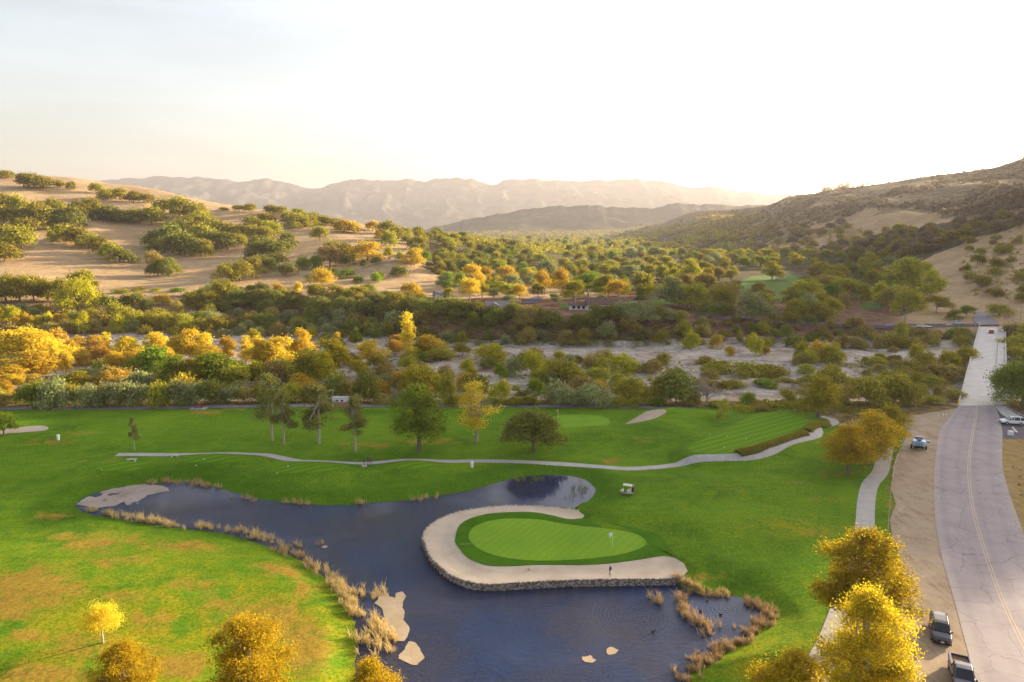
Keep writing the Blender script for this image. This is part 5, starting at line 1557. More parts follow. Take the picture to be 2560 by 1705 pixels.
solo((681, 928, 1102, 80, 'pine'), 'pine0', 'pine_tree', 'tall leaning pine, left of the close pair on the fairway')
solo((711, 972, 1113, 62, 'pine'), 'pine1', 'pine_tree', 'shorter pine with white trunk, right of the close pair')
solo((798, 950, 1113, 86, 'pine'), 'pine2', 'pine_tree', 'bushy pine standing alone, third pine along the fairway')
solo((889, 983, 1131, 68, 'pine'), 'pine0', 'pine_tree', 'sparse pine just left of the big green maple')
solo((337, 1037, 1127, 28, 'pine'), 'pine1', 'pine_tree', 'thin young pine beside the left end of the cart path')
solo((1048, 950, 1127, 132, 'green'), 'maple', 'maple_tree', 'big leafy green tree by the cart path, largest on the fairway')
solo((1192, 939, 1105, 98, 'gold'), 'thin', 'birch_tree', 'half-bare golden tree with pale branches on the fairway')
solo((1333, 1024, 1129, 112, 'dark'), 'roundoak', 'oak_tree', 'round dark oak reflected in the pond cove')
solo((10, 1022, 1088, 52, 'green'), 'roundoak', 'fairway_tree', 'small green tree cut by the left frame edge beside bunker')
solo((1338, 941, 1013, 50, 'bright'), 'round0', 'roadside_tree', 'bright green young tree behind the far green')
solo((898, 961, 1006, 36, 'bright'), 'round1', 'roadside_tree', 'bright green tree peeking out behind the sparse pine')
solo((2046, 933, 1042, 102, 'ygreen'), 'maple', 'sycamore_tree', 'light green sycamore at the bend of the cart path')
solo((2118, 1050, 1188, 108, 'autumn'), 'maple', 'maple_tree', 'front left tree of the orange trio, pale bare trunk')
solo((2172, 1020, 1162, 130, 'autumn'), 'maple', 'maple_tree', 'tallest orange tree in the middle of the trio by the path')
solo((2218, 1005, 1120, 100, 'ygreen'), 'maple', 'maple_tree', 'greener tree behind the orange trees next to the dirt lot')
solo((1811, 994, 1042, 32, 'olive'), 'sapling', 'sapling_tree', 'taller thin sapling on the tee mound')
solo((1797, 1022, 1054, 22, 'olive'), 'sapling', 'sapling_tree', 'sparse small sapling left of the taller one on the tee mound')
solo((2556, 888, 1016, 130, 'green'), 'weeping', 'pepper_tree', 'drooping green tree at the right frame edge by the bridge')
# foreground
solo((2150, 1316, 1590, 205, 'lime'), 'near0', 'sycamore_tree', 'big yellow tree beside the dirt shoulder, farther of the two', 'trees in the foreground')
solo((2150, 1450, 1790, 206, 'sunny'), 'near1', 'sycamore_tree', 'big yellow tree next to the parked cars, nearest the camera at right', 'trees in the foreground')
solo((1985, 1620, 1900, 190, 'sunny'), 'near2', 'sycamore_tree', 'yellow treetop at the bottom edge right of the reeds', 'trees in the foreground')
solo((258, 1500, 1606, 82, 'yellow'), 'near_small', 'young_tree', 'small round yellow tree on the bottom left lawn', 'trees in the foreground')
solo((320, 1594, 1790, 145, 'sunny'), 'near1', 'young_tree', 'yellow treetop at the bottom edge beneath the small tree', 'trees in the foreground')
solo((618, 1532, 1830, 185, 'sunny'), 'near2', 'young_tree', 'large cone-shaped yellow tree at the bottom left edge', 'trees in the foreground')
solo((930, 1640, 1890, 140, 'sunny'), 'near0', 'young_tree', 'yellow treetop poking up beside the lower pond reeds', 'trees in the foreground')
for bx_, by_, top_, lab in ((1767, 1016, 931, 'bare grey dead tree right of the dark hedgerow tree'), (1735, 1012, 950, 'smaller bare grey tree against the dark hedgerow tree')):
    P = gp(bx_, by_); d = P[1] * CP - (P[2] - H) * SP
    o = obj('bare_tree', BARE[0]); o.location = P; s_ = (by_ - top_) * d / FPX / BARE[1]; o.scale = (s_, s_, s_); o.rotation_euler = (0, 0, bx_)
    tag(o, lab, 'tree')

# ------------------------------------------------------------------ labels for the many trees
from collections import defaultdict
buckets = defaultdict(list)
for it in PENDING:
    buckets[(it[3], it[4], it[5])].append(it)
SHORT = {'on the river bed left of the bare tree': 1}
for (noun, col, region), L in buckets.items():
    L.sort(key=lambda q: q[1])
    n = len(L)
    cat = 'shrub' if ('bush' in noun or 'shrub' in noun) else 'tree'
    for i, it in enumerate(L):
        o = it[0]
        base = f'{ADJ[col]} {noun} {region}'
        if n == 1:
            lab = 'the only ' + base if not region.startswith('standing') and not region.startswith('towering') else base
        else:
            if i < len(ORD):
                w = ORD[i]
            else:
                w = 'rightmost' if i == n - 1 else ORD[min(n - 1 - i, 19)].replace('left', 'right')
            if i == n - 1 and n > 2:
                w = 'rightmost'
            lab = f'{base}, {w}'
        tag(o, lab, cat, it[6])

# ------------------------------------------------------------------ hillside scrub (uncountable) on the right hill
def scrub(name, poly, n, size, hr, mat, seed, leaves=46, label='', excl=(), world=False):
    rs = np.random.RandomState(seed)
    poly = np.array(poly, float); x0, y0 = poly.min(0); x1, y1 = poly.max(0)
    c = np.column_stack([rs.uniform(x0, x1, n * 4), rs.uniform(y0, y1, n * 4)])
    c = c[inside(poly, c[:, 0], c[:, 1])]
    for e in excl:
        c = c[~inside(e, c[:, 0], c[:, 1])]
    c = c[:n]
    G = np.column_stack([c, h_all(c[:, 0], c[:, 1])]) if world else ground(c[:, 0], c[:, 1])
    dens = fbm(G[:, 0] / 55, G[:, 1] / 75, 3)
    G = G[dens > -0.12]
    k = len(G)
    hh = rs.uniform(*hr, k); r = hh * rs.uniform(0.7, 1.3, k)
    d = rs.normal(size=(k, leaves, 3)); d /= np.linalg.norm(d, axis=2)[..., None]
    d[..., 2] = np.abs(d[..., 2])
    rad = np.stack([r, r, hh], -1)[:, None, :]
    p = G[:, None, :] + d * rad * rs.uniform(0.6, 1.0, (k, leaves, 1))
    V, F = leaf_quads(p.reshape(-1, 3), d.reshape(-1, 3), 1, size * 0.2, size, rs)
    o = obj(name, mesh_np(name, V, F, [mat]), None, 'stuff')
    tag(o, label, 'scrub')


scrub('hillside_scrub', P_CHAP, 2500, 2.2, (1.6, 4.2), LM['chap'], 41, 30, 'dense brown scrub covering the upper right hillside')
scrub('distant_woodland', [(1020, 568), (1150, 566), (1300, 564), (1560, 562), (1760, 570), (1860, 600), (1800, 640), (1560, 640), (1330, 640), (1120, 600)], 3000, 3.2, (4.5, 9.0), LM['oak'], 40, 22, 'far dark woodland filling the valley floor below the hazy ridge')
scrub('ridge_woodland', [(1560, 560), (1700, 545), (1860, 530), (1960, 560), (1860, 610), (1600, 600)], 700, 3.6, (4, 8.0), LM['brown'], 39, 22, 'far brown woodland where the right hill meets the hazy ridge')
scrub('foothill_scrub', [(1560, 600), (1900, 590), (2130, 560), (2300, 640), (2100, 650), (1800, 650), (1560, 640)], 700, 1.4, (1.2, 3.2), LM['brown'], 42, 26, 'low brown scrub at the foot of the right hill')
scrub('river_brush', [(0, 860), (500, 860), (1200, 880), (1750, 905), (2400, 900), (2400, 1005), (1750, 1012), (900, 1000), (0, 1010)], 1000, 0.5, (0.4, 1.3), LM['olive'], 43, 34, 'low olive brush scattered over the river bed', OPEN)
scrub('river_brown_brush', [(0, 850), (500, 850), (1200, 870), (1750, 895), (2400, 880), (2400, 1005), (1750, 1012), (900, 1000), (0, 1010)], 900, 0.5, (0.4, 1.2), LM['brown'], 44, 34, 'low brown brush scattered over the river bed', OPEN)
scrub('bluff_brush', [(480, 760), (900, 760), (1300, 812), (1720, 812), (1720, 865), (1400, 868), (1100, 862), (700, 842), (480, 838)], 900, 0.6, (0.5, 2.0), LM['dark'], 45, 40, 'dark undergrowth covering the face of the bluff')
scrub('bank_verge_brush', [(0, 1008), (900, 1004), (1740, 1016), (2060, 1036), (2390, 1036), (2390, 1000), (1740, 1000), (0, 998)], 700, 0.32, (0.3, 1.0), LM['olive'], 46, 40, 'knee-high brush along the edge of the near bank')
scrub('knoll_brush', [(2420, 560), (2560, 545), (2640, 760), (2440, 740), (2400, 680)], 260, 0.8, (0.6, 2.0), LM['brown'], 47, 30, 'dry brush dotting the slope right of the bridge')
scrub('right_slope_scrub', [(250, 300), (420, 260), (800, 320), (900, 620), (760, 900), (560, 720), (420, 520)], 1500, 1.6, (0.9, 3.0), LM['chap'], 48, 26, 'dry scrub dotting the tall slope beyond the right frame edge', (), True)
scrub('right_slope_oaks', [(250, 300), (420, 260), (800, 320), (900, 620), (760, 900), (560, 720), (420, 520)], 420, 2.2, (3.0, 6.0), LM['oak'], 49, 40, 'dull green oaks massed on the slope beyond the right frame edge', (), True)
scrub('verge_weeds', [(62, 70), (90, 120), (110, 140), (170, 140), (165, 60), (90, 50)], 700, 0.22, (0.15, 0.5), LM['tan'], 50, 26, 'dry tan weeds on the verge right of the road', (), True)
# ------------------------------------------------------------------ bunker stone wall
def mat_stones():
    m, nt, out = new_mat('wall_stone')
    n = NT(nt)
    g = n.node('ShaderNodeNewGeometry')
    c = n.ramp(g.outputs['Random Per Island'], [(0.0, (0.13, 0.10, 0.085)), (0.4, (0.28, 0.225, 0.19)), (0.75, (0.43, 0.365, 0.32)), (1.0, (0.62, 0.56, 0.51))])
    f = n.noise(n.coord(), 8, 4, 0.7)
    c = n.mix(n.math('MULTIPLY', n.ramp(f, [(0.4, 1.0), (0.6, 0.0)]), 0.4), c, (0.08, 0.065, 0.055))
    n.principled(out, c, 0.9, 0.15)
    return m


M_STONE = mat_stones()
M_MORTAR = simple('wall_mortar', (0.12, 0.095, 0.08), 0.95, 0.1, var=0.3)
wl_line = resample(B_OUT[3:-3], 0.30)
tn = np.gradient(wl_line, axis=0); tn /= np.linalg.norm(tn, axis=1)[:, None]
nn = np.stack([tn[:, 1], -tn[:, 0]], -1)
ctr_in = inside(BUNKER, *(wl_line + nn * 0.3).T)
nn = np.where(ctr_in.mean() > 0.5, -1, 1) * nn
wall = empty('stone_wall', (*wl_line[len(wl_line) // 2], -1.0))
tag(wall, 'rough fieldstone retaining wall curving round the bunker above the pond', 'wall')
off = np.array(wall.location)
mb = MB()
rings = []
for p, q in zip(wl_line[::2], nn[::2]):
    a = p - q * 0.30; b = p + q * 0.02; c = p + q * 0.10
    rings.append([Vector((*a, -1.9)) - wall.location, Vector((*c, -1.9)) - wall.location, Vector((*b, SAND_Z - 0.02)) - wall.location, Vector((*a, SAND_Z - 0.02)) - wall.location])
mb.loft(rings)
mb.build('wall_core', M_MORTAR, wall)
rs = np.random.RandomState(5)
base = np.array([[x, y, z] for x in (-1, 1) for y in (-1, 1) for z in (-1, 1)], float) * 0.5
bf = np.array([(0, 1, 3, 2), (4, 6, 7, 5), (0, 4, 5, 1), (2, 3, 7, 6), (0, 2, 6, 4), (1, 5, 7, 3)])
SV, SF = [], []
zrow = WATER_Z - 0.22
rowi = 0
while zrow < SAND_Z + 0.02:
    hgt = rs.uniform(0.14, 0.20)
    s = 0.0
    tot = 0.30 * (len(wl_line) - 1)
    while s < tot:
        L_ = rs.uniform(0.14, 0.36)
        i = min(int(s / 0.30), len(wl_line) - 1)
        p = wl_line[i] + tn[i] * (s - i * 0.30); t = tn[i]; q = nn[i]
        fr_ = (zrow - WATER_Z + 0.22) / 1.2
        ctr = p + q * (0.10 - 0.08 * fr_ + rs.uniform(-0.02, 0.05))
        v = base * [L_ * 0.94, rs.uniform(0.16, 0.28), hgt * rs.uniform(0.85, 1.05)]
        v = v * (1 + rs.uniform(-0.18, 0.12, v.shape))
        w = np.column_stack([ctr[0] + v[:, 0] * t[0] + v[:, 1] * q[0], ctr[1] + v[:, 0] * t[1] + v[:, 1] * q[1], zrow + hgt / 2 + v[:, 2] + rs.uniform(-0.03, 0.03)])
        SF.append(bf + 8 * len(SV)); SV.append(w - off)
        s += L_
    zrow += hgt * 0.96
    rowi += 1
o = obj('stones', mesh_np('stones', np.concatenate(SV), np.concatenate(SF), [M_STONE]), wall, 'stuff')

# ------------------------------------------------------------------ algae, mud, reeds
M_ALGAE = mat_sand('dry_algae', (0.34, 0.25, 0.16), (0.46, 0.36, 0.25), (0.28, 0.20, 0.11))
M_MUD = mat_sand('pond_mud', (0.24, 0.19, 0.15), (0.37, 0.31, 0.27), (0.17, 0.14, 0.12))


def ragged(poly, amp, step=0.35, seed=0):
    p = resample(np.vstack([poly, poly[:1]]), step)[:-1]
    c = p.mean(0)
    n1 = fbm(p[:, 0] * 1.1 + seed, p[:, 1] * 1.1, 3)
    d = p - c; d /= np.linalg.norm(d, axis=1)[:, None] + 1e-9
    return p + d * n1[:, None] * amp


c2 = lambda a: [(640 + .29 * x, 1250 + .29 * y) for x, y in a]
c3 = lambda a: [(1280 + .29 * x, 1250 + .29 * y) for x, y in a]
cd = lambda a: [(.37 * x, 850 + .37 * y) for x, y in a]
ALG = [(c2([(1020, 890), (1090, 800), (1140, 800), (1150, 835), (1200, 850), (1205, 805), (1260, 792), (1295, 830), (1270, 870), (1265, 920), (1290, 970), (1265, 1030), (1325, 1095), (1310, 1170), (1280, 1222), (1200, 1215), (1175, 1150), (1120, 1110), (1125, 1030), (1085, 930)]), 'long pale algae mat floating beside the lower left reeds', .35),
       (c2([(1225, 1370), (1260, 1310), (1290, 1260), (1320, 1225), (1380, 1228), (1420, 1290), (1460, 1370), (1380, 1425), (1300, 1400)]), 'rounded tan algae mat below the long one', .3),
       (c3([(600, 1350), (670, 1335), (750, 1385), (700, 1402), (640, 1390)]), 'small tan algae patch on open water, lower of two', .5),
       (c3([(810, 1290), (860, 1270), (940, 1290), (900, 1320), (830, 1332)]), 'small tan algae patch on open water, upper of two', .5),
       (c2([(560, 410), (590, 395), (620, 400), (600, 420)]), 'tiny pale algae scrap off the left reeds', .2)]
for i, (pp, lab, am) in enumerate(ALG):
    po = ragged(unp_list(pp, WATER_Z), am, 0.3, i * 3.1)
    o = sheet('algae_mat', po, M_ALGAE, lambda x, y: WATER_Z + 0.03 + 0.03 * fbm(x * 2, y * 2, 2), 0.4, kind=None)
    tag(o, lab, 'algae', 'algae mats on the pond')
mud = ragged(unp_list(cd([(515, 1112), (600, 1052), (750, 1004), (980, 970), (1150, 998), (1140, 1020), (1000, 1050), (950, 1075), (930, 1110), (850, 1115), (840, 1090), (780, 1120), (640, 1135)]), WATER_Z), 0.5, 0.5, 2)
sheet('mud_flat', mud, M_MUD, lambda x, y: WATER_Z + 0.02 + 0.05 * fbm(x / 2, y / 2, 3), 0.6)

M_REED = leaf_mat('reed_straw', (0.30, 0.20, 0.085), (0.62, 0.46, 0.24), 0.25)
M_REED_O = leaf_mat('reed_golden', (0.40, 0.28, 0.11), (0.70, 0.53, 0.25), 0.35)
M_REED_G = leaf_mat('reed_green', (0.07, 0.11, 0.02), (0.20, 0.24, 0.05), 0.3)


def reeds(name, lines, width, n, hgt, mat, seed, label, blades=22, wid=0.045, gap=-0.08):
    rs = np.random.RandomState(seed)
    C = []
    for ln in lines:
        p = resample(unp_list(ln, WATER_Z), 0.2)
        k = max(2, int(n * len(p) / sum(len(resample(unp_list(l, WATER_Z), 0.2)) for l in lines)))
        i = rs.randint(0, len(p), k)
        C.append(p[i] + rs.normal(size=(k, 2)) * width)
    C = np.concatenate(C)
    keep = fbm(C[:, 0] / 1.6 + seed, C[:, 1] / 1.6, 2) > gap
    C = C[keep]
    k = len(C); N = k * blades
    c = np.repeat(C, blades, 0) + rs.normal(size=(N, 2)) * 0.16
    z0 = np.maximum(h_near(c[:, 0], c[:, 1], True), WATER_Z - 0.1)
    h = hgt * np.repeat(rs.uniform(0.6, 1.2, k), blades) * rs.uniform(0.35, 1.2, N)
    a = rs.uniform(0, 6.28, N); lean = np.abs(rs.normal(size=N)) * 0.38 + 0.05
    dx = np.cos(a) * lean * h - 0.10 * h; dy = np.sin(a) * lean * h
    b = rs.uniform(0, 3.14, N); wx_ = np.cos(b) * wid * 0.5; wy_ = np.sin(b) * wid * 0.5
    P0 = np.column_stack([c[:, 0] - wx_, c[:, 1] - wy_, z0]); P1 = np.column_stack([c[:, 0] + wx_, c[:, 1] + wy_, z0])
    P2 = np.column_stack([c[:, 0] + dx * .4 + wx_, c[:, 1] + dy * .4 + wy_, z0 + h * .65]); P3 = np.column_stack([c[:, 0] + dx * .4 - wx_, c[:, 1] + dy * .4 - wy_, z0 + h * .65])
    P4 = np.column_stack([c[:, 0] + dx + wx_ * .3, c[:, 1] + dy + wy_ * .3, z0 + h]); P5 = np.column_stack([c[:, 0] + dx - wx_ * .3, c[:, 1] + dy - wy_ * .3, z0 + h])
    V = np.stack([P0, P1, P2, P3, P4, P5], 1).reshape(-1, 3)
    i0 = np.arange(N)[:, None] * 6
    F = np.concatenate([i0 + [0, 1, 2, 3], i0 + [3, 2, 4, 5]])
    o = obj(name, mesh_np(name, V, F, [mat]), None, 'stuff')
    tag(o, label, 'reeds')


reeds('reed_bed', [[(205, 1274), (260, 1284), (330, 1296), (395, 1308), (462, 1318)], [(490, 1316), (525, 1322)], [(550, 1320), (600, 1330), (650, 1345), (672, 1358)]], 0.55, 210, 0.95, M_REED, 1, 'straw-coloured reed bed along the upper left shore of the pond')
reeds('reed_bed', [[(680, 1360), (720, 1378), (752, 1396)], [(760, 1405), (795, 1425), (812, 1432)], [(745, 1368), (800, 1362)]], 0.6, 90, 0.95, M_REED, 2, 'broken clumps of pale reeds where the left shore bends')
reeds('reed_bed', [[(790, 1418), (830, 1450), (862, 1490), (884, 1530), (895, 1555)], [(905, 1470), (912, 1490)], [(920, 1480), (955, 1492)], [(930, 1535), (945, 1560), (965, 1590), (980, 1605)], [(900, 1600), (925, 1625)], [(945, 1620), (985, 1655)]], 0.55, 210, 1.15, M_REED_O, 3, 'golden reeds beside the algae mats on the lower left shore')
reeds('reed_bed', [[(1700, 1700), (1735, 1680), (1740, 1665), (1790, 1632), (1850, 1600), (1893, 1572), (1926, 1546), (1910, 1525), (1870, 1508)]], 0.5, 330, 0.8, M_REED, 4, 'straw reed fringe round the lower right corner of the pond', gap=-0.3)
reeds('reed_bed', [[(1665, 1500), (1700, 1515), (1735, 1545), (1755, 1585), (1772, 1592)], [(1628, 1500), (1645, 1512)], [(1690, 1492), (1712, 1505)], [(1770, 1570), (1785, 1565)]], 0.5, 90, 1.2, M_REED, 5, 'loose strip of reeds standing in the water right of the wall')
reeds('reed_bed', [[(1680, 1456), (1712, 1462), (1722, 1476), (1770, 1486), (1830, 1492)]], 0.35, 80, 0.7, M_REED_O, 6, 'orange tuft of grass at the right end of the stone wall')
reeds('reed_bed', [[(1425, 1222), (1450, 1232), (1465, 1215)], [(1420, 1250), (1440, 1240)], [(1275, 1206), (1370, 1194)]], 0.8, 60, 0.9, M_REED_G, 7, 'thin green reeds in the calm cove behind the green', 9, 0.035)
reeds('reed_bed', [[(365, 1208), (480, 1206), (540, 1221)], [(590, 1240), (640, 1252)]], 0.45, 110, 0.8, M_REED_O, 8, 'short yellow grass along the far shore at upper left', 18, 0.04)
reeds('reed_bed', [[(885, 1260), (910, 1259)], [(1030, 1252), (1065, 1248)], [(1088, 1243), (1094, 1242)], [(700, 1257), (780, 1263)]], 0.3, 46, 0.9, M_REED_O, 9, 'few tufts of golden grass on the far pond shore', 18, 0.04)

# ------------------------------------------------------------------ hedge round the raised tee
def hedge(px, label, w=2.1, hgt=0.85):
    p = resample(smooth_poly(unp_list(px, 0.6), 4, closed=False), 0.5)
    z = h_near(p[:, 0], p[:, 1], True)
    ctr = Vector((p[len(p) // 2, 0], p[len(p) // 2, 1], float(z[len(p) // 2])))
    root = empty('clipped_hedge', ctr)
    tag(root, label, 'hedge', 'hedges round the raised tee')
    L, R = ribbon(p, w)
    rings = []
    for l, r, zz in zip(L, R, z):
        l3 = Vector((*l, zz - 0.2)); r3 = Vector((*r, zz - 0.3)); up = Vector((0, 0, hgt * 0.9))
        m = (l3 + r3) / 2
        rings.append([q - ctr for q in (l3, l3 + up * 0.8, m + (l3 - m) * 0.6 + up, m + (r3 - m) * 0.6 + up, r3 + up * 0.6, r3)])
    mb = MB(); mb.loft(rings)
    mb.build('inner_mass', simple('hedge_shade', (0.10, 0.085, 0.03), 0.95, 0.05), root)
    rs = np.random.RandomState(len(px))
    n = int(len(p) * 170)
    i = rs.randint(0, len(p), n); s = rs.uniform(0, 1, n)
    q = L[i] * (1 - s)[:, None] + R[i] * s[:, None]
    prof = hgt * (1 - (np.abs(s - 0.45) * 2) ** 3.0 * 0.75)
    zz = z[i] + prof * rs.uniform(0.75, 1.0, n)
    P = np.column_stack([q + rs.normal(size=(n, 2)) * 0.08, zz]) - np.array(ctr)
    V, F = leaf_quads(P, np.tile([[0, 0, 1.0]], (n, 1)), 1, 0.05, 0.2, rs)
    obj('foliage', mesh_np('hedge_foliage', V, F, [LM['olive']]), root)


hedge([(1845, 1146), (1885, 1138), (1912, 1128)], 'clipped brown-green hedge under the raised tee, leftmost section')
hedge([(1918, 1127), (1950, 1116), (1985, 1104), (2012, 1096)], 'clipped brown-green hedge under the raised tee, middle section')
hedge([(2018, 1090), (2030, 1076), (2055, 1062), (2068, 1056)], 'clipped brown-green hedge under the raised tee, right section')
# ------------------------------------------------------------------ paints
def paint(name, c, rough=0.35, coat=0.25, metal=0.0):
    return simple(name, c, rough, 0.5, metal, var=0.06, scale=1.5, coat=coat)


M_BLACK = simple('black_rubber', (0.018, 0.018, 0.019), 0.85, 0.2, var=0.2)
M_GLASS = simple('tinted_glass', (0.012, 0.015, 0.020), 0.06, 0.6, var=0.02)
M_CHROME = simple('bright_metal', (0.55, 0.55, 0.57), 0.3, 0.5, 0.8, var=0.1)
M_RIM = simple('alloy_rim', (0.42, 0.42, 0.44), 0.35, 0.5, 0.6, var=0.1)
M_LAMP = simple('lamp_lens', (0.70, 0.70, 0.68), 0.15, 0.6, var=0.05)
M_RED = simple('tail_lens', (0.35, 0.02, 0.02), 0.2, 0.5, var=0.05)
M_PLATE = simple('plate_white', (0.70, 0.70, 0.72), 0.5, 0.3, var=0.05)
M_CREAM = simple('cream_plastic', (0.50, 0.45, 0.35), 0.45, 0.4, var=0.06)
M_WHITE = simple('white_paint', (0.74, 0.73, 0.71), 0.5, 0.3, var=0.06)
M_CONC = mat_concrete('bridge_concrete', (0.44, 0.40, 0.38), (0.58, 0.54, 0.52), scale=0.4)
M_STEEL = simple('galvanised_steel', (0.42, 0.42, 0.43), 0.5, 0.4, 0.5, var=0.15)
M_WOOD = simple('weathered_wood', (0.17, 0.12, 0.085), 0.9, 0.1, var=0.3)
M_YSIGN = simple('yellow_sign', (0.80, 0.52, 0.03), 0.5, 0.3, var=0.05)
M_DARK = simple('dark_metal', (0.03, 0.03, 0.032), 0.5, 0.4, 0.3, var=0.1)
M_BLUE = simple('blue_plastic', (0.035, 0.11, 0.26), 0.4, 0.4, var=0.1)


def face(o, d):
    o.rotation_euler = (0, 0, math.atan2(d[1], d[0]))


# ------------------------------------------------------------------ vehicles (local x = forward)
def wheel(parent, x, y, r, w, idx):
    s = 1 if y > 0 else -1
    mb = MB(); mb.tube([(x, y - w / 2, r), (x, y - w * 0.35, r), (x, y + w * 0.35, r), (x, y + w / 2, r)], [r * .93, r, r, r * .93], 18)
    wh = mb.build('wheel', M_BLACK, parent)
    mb = MB(); yo = y + s * (w / 2 + 0.004); mb.tube([(x, yo - s * 0.03, r), (x, yo, r)], [r * .66, r * .58], 14)
    mb.build('rim', M_RIM, wh)


def sect(x, zl, zh, w, top=0.94, bot=0.90):
    h = zh - zl
    return [(x, -w * bot, zl), (x, -w, zl + h * .28), (x, -w, zl + h * .72), (x, -w * top, zh), (x, w * top, zh), (x, w, zl + h * .72), (x, w, zl + h * .28), (x, w * bot, zl)]


def car(name, label, cat, loc, heading, mat, kind='suv', group=None, trim=M_BLACK, s=1.0):
    root = empty(name, loc)
    face(root, heading)
    root.scale = (s, s, s)
    tag(root, label, cat, group)
    if kind == 'suv':
        L, W, R, wb = 4.75, 0.93, 0.36, 2.72
        body = [(-2.36, .52, .98, .80), (-2.30, .36, 1.06, .88), (-1.9, .30, 1.08, .93), (-1.0, .26, 1.06, .93), (0.0, .26, 1.05, .93), (0.95, .28, 1.05, .93), (1.5, .30, 1.02, .91), (2.05, .33, .93, .86), (2.30, .38, .84, .78), (2.37, .46, .72, .70)]
        cab = [(-2.28, 1.04, .82, 1.10, .76), (-2.05, 1.04, .85, 1.66, .68), (-1.2, 1.04, .87, 1.74, .70), (0.0, 1.04, .87, 1.74, .70), (0.45, 1.04, .87, 1.66, .68), (1.25, 1.02, .83, 1.07, .76)]
    elif kind == 'truck':
        L, W, R, wb = 5.5, 0.97, 0.40, 3.5
        body = [(-2.74, .50, .98, .90), (-2.70, .45, 1.02, .95), (-1.0, .42, 1.04, .97), (0.3, .36, 1.06, .97), (1.4, .38, 1.10, .96), (2.2, .42, 1.06, .93), (2.65, .48, .98, .86), (2.74, .55, .85, .80)]
        cab = [(-0.55, 1.05, .86, 1.12, .82), (-0.45, 1.05, .88, 1.78, .70), (0.2, 1.05, .89, 1.82, .72), (0.75, 1.05, .89, 1.76, .70), (1.5, 1.06, .84, 1.12, .78)]
    else:
        L, W, R, wb = 4.5, 0.9, 0.32, 2.65
        body = [(-2.25, .45, .85, .78), (-2.18, .32, .93, .86), (-1.4, .26, .95, .90), (0.0, .24, .93, .90), (1.2, .26, .92, .90), (1.9, .30, .82, .84), (2.2, .36, .70, .74)]
        cab = [(-1.75, .92, .80, .96, .74), (-1.1, .92, .82, 1.36, .62), (-0.2, .92, .82, 1.44, .63), (0.35, .92, .82, 1.38, .61), (1.15, .91, .78, .95, .72)]
    mb = MB(); mb.loft([sect(*b) for b in body])
    bd = mb.build('body', mat, root, smooth=False, bevel=0.03)
    # dark sill and bumpers
    mb = MB(); mb.box(-L / 2 + .02, L / 2 - .03, -W * .93, W * .93, .24, .40)
    mb.build('sill', trim, root)
    mb = MB()
    rings = [[(x, -w0, z0), (x, -w1, z1), (x, w1, z1), (x, w0, z0)] for x, z0, w0, z1, w1 in cab]
    mb.loft(rings)
    mb.build('window_glass', M_GLASS, root)
    rf = MB()
    mid = cab[1:-1]
    rf.loft([[(x, -w1 - .015, z1 - .10), (x, -w1 * .96, z1 + .02), (x, w1 * .96, z1 + .02), (x, w1 + .015, z1 - .10)] for x, z0, w0, z1, w1 in mid])
    roof = rf.build('roof', mat, root, bevel=0.02)
    for sy in (-1, 1):
        bars = []
        for i in range(1, len(cab) - 1):
            x, z0, w0, z1, w1 = cab[i]
            bars.append(((x, sy * (w0 + .012), z0 - .02), (x, sy * (w1 + .012), z1)))
        for ia, ib in ((0, 1), (-1, -2)):
            bars.append(((cab[ia][0], sy * cab[ia][4], cab[ia][3]), (cab[ib][0], sy * cab[ib][4], cab[ib][3])))
        for a_, b_ in bars:
            pl = MB(); pl.tube([a_, b_], .05, 5); pl.build('pillar', mat, root)
        mr = MB(); mr.box(cab[-1][0] - .35, cab[-1][0] - .18, sy * (W + .02) - .09, sy * (W + .02) + .09, 1.02, 1.18)
        mr.build('mirror', trim if kind != 'sedan' else mat, root, bevel=0.02)
        hl = MB(); hl.box(body[-2][0] - .10, body[-2][0] + .035, sy * .60 - .13, sy * .60 + .13, body[-2][2] - .20, body[-2][2] - .07)
        hl.build('headlight', M_LAMP, root)
        tl = MB(); tl.box(body[0][0] - .03, body[0][0] + .12, sy * .72 - .08, sy * .72 + .08, .70, .92)
        tl.build('tail_light', M_RED, root)
        for dx in (-.35, .75) if kind != 'truck' else (0.55,):
            dh = MB(); dh.box(dx - .09, dx + .09, sy * (W + .006) - .012, sy * (W + .006) + .012, .86, .90)
            dh.build('door_handle', mat, root)
    gr = MB(); gr.box(body[-1][0] - .05, body[-1][0] + .012, -.42, .42, .50, .68)
    gr.build('grille', M_BLACK, root)
    pt = MB(); pt.box(body[-1][0] + .014, body[-1][0] + .03, -.15, .15, .44, .57)
    pt.build('number_plate', M_PLATE, root)
    if kind == 'suv':
        for sy in (-1, 1):
            rr = MB(); rr.tube([(-1.9, sy * .62, 1.74), (-1.7, sy * .62, 1.80), (.0, sy * .62, 1.81), (.25, sy * .62, 1.76)], .025, 6)
            rr.build('roof_rail', trim, root)
    if kind == 'truck':
        bd_ = MB(); bd_.box(-2.60, -0.62, -.76, .76, .72, 1.046)
        bd_.build('bed_liner', simple('truck_bed_rust', (0.20, 0.12, 0.07), 0.85, .1, var=.3), root)
        for sy in (-1, 1):
            sw = MB(); sw.box(-2.70, -0.58, sy * .86 - .10, sy * .86 + .10, .80, 1.26)
            sw.build('bed_side', mat, root, bevel=.02)
        tg_ = MB(); tg_.box(-2.76, -2.66, -.78, .78, .72, 1.24)
        tg_.build('tailgate', mat, root, bevel=.02)
    for x in (-wb / 2 - (.05 if kind == 'truck' else 0), wb / 2 + .02):
        for sy in (-1, 1):
            wheel(root, x, sy * (W - .10), R, .24, 0)
    return root


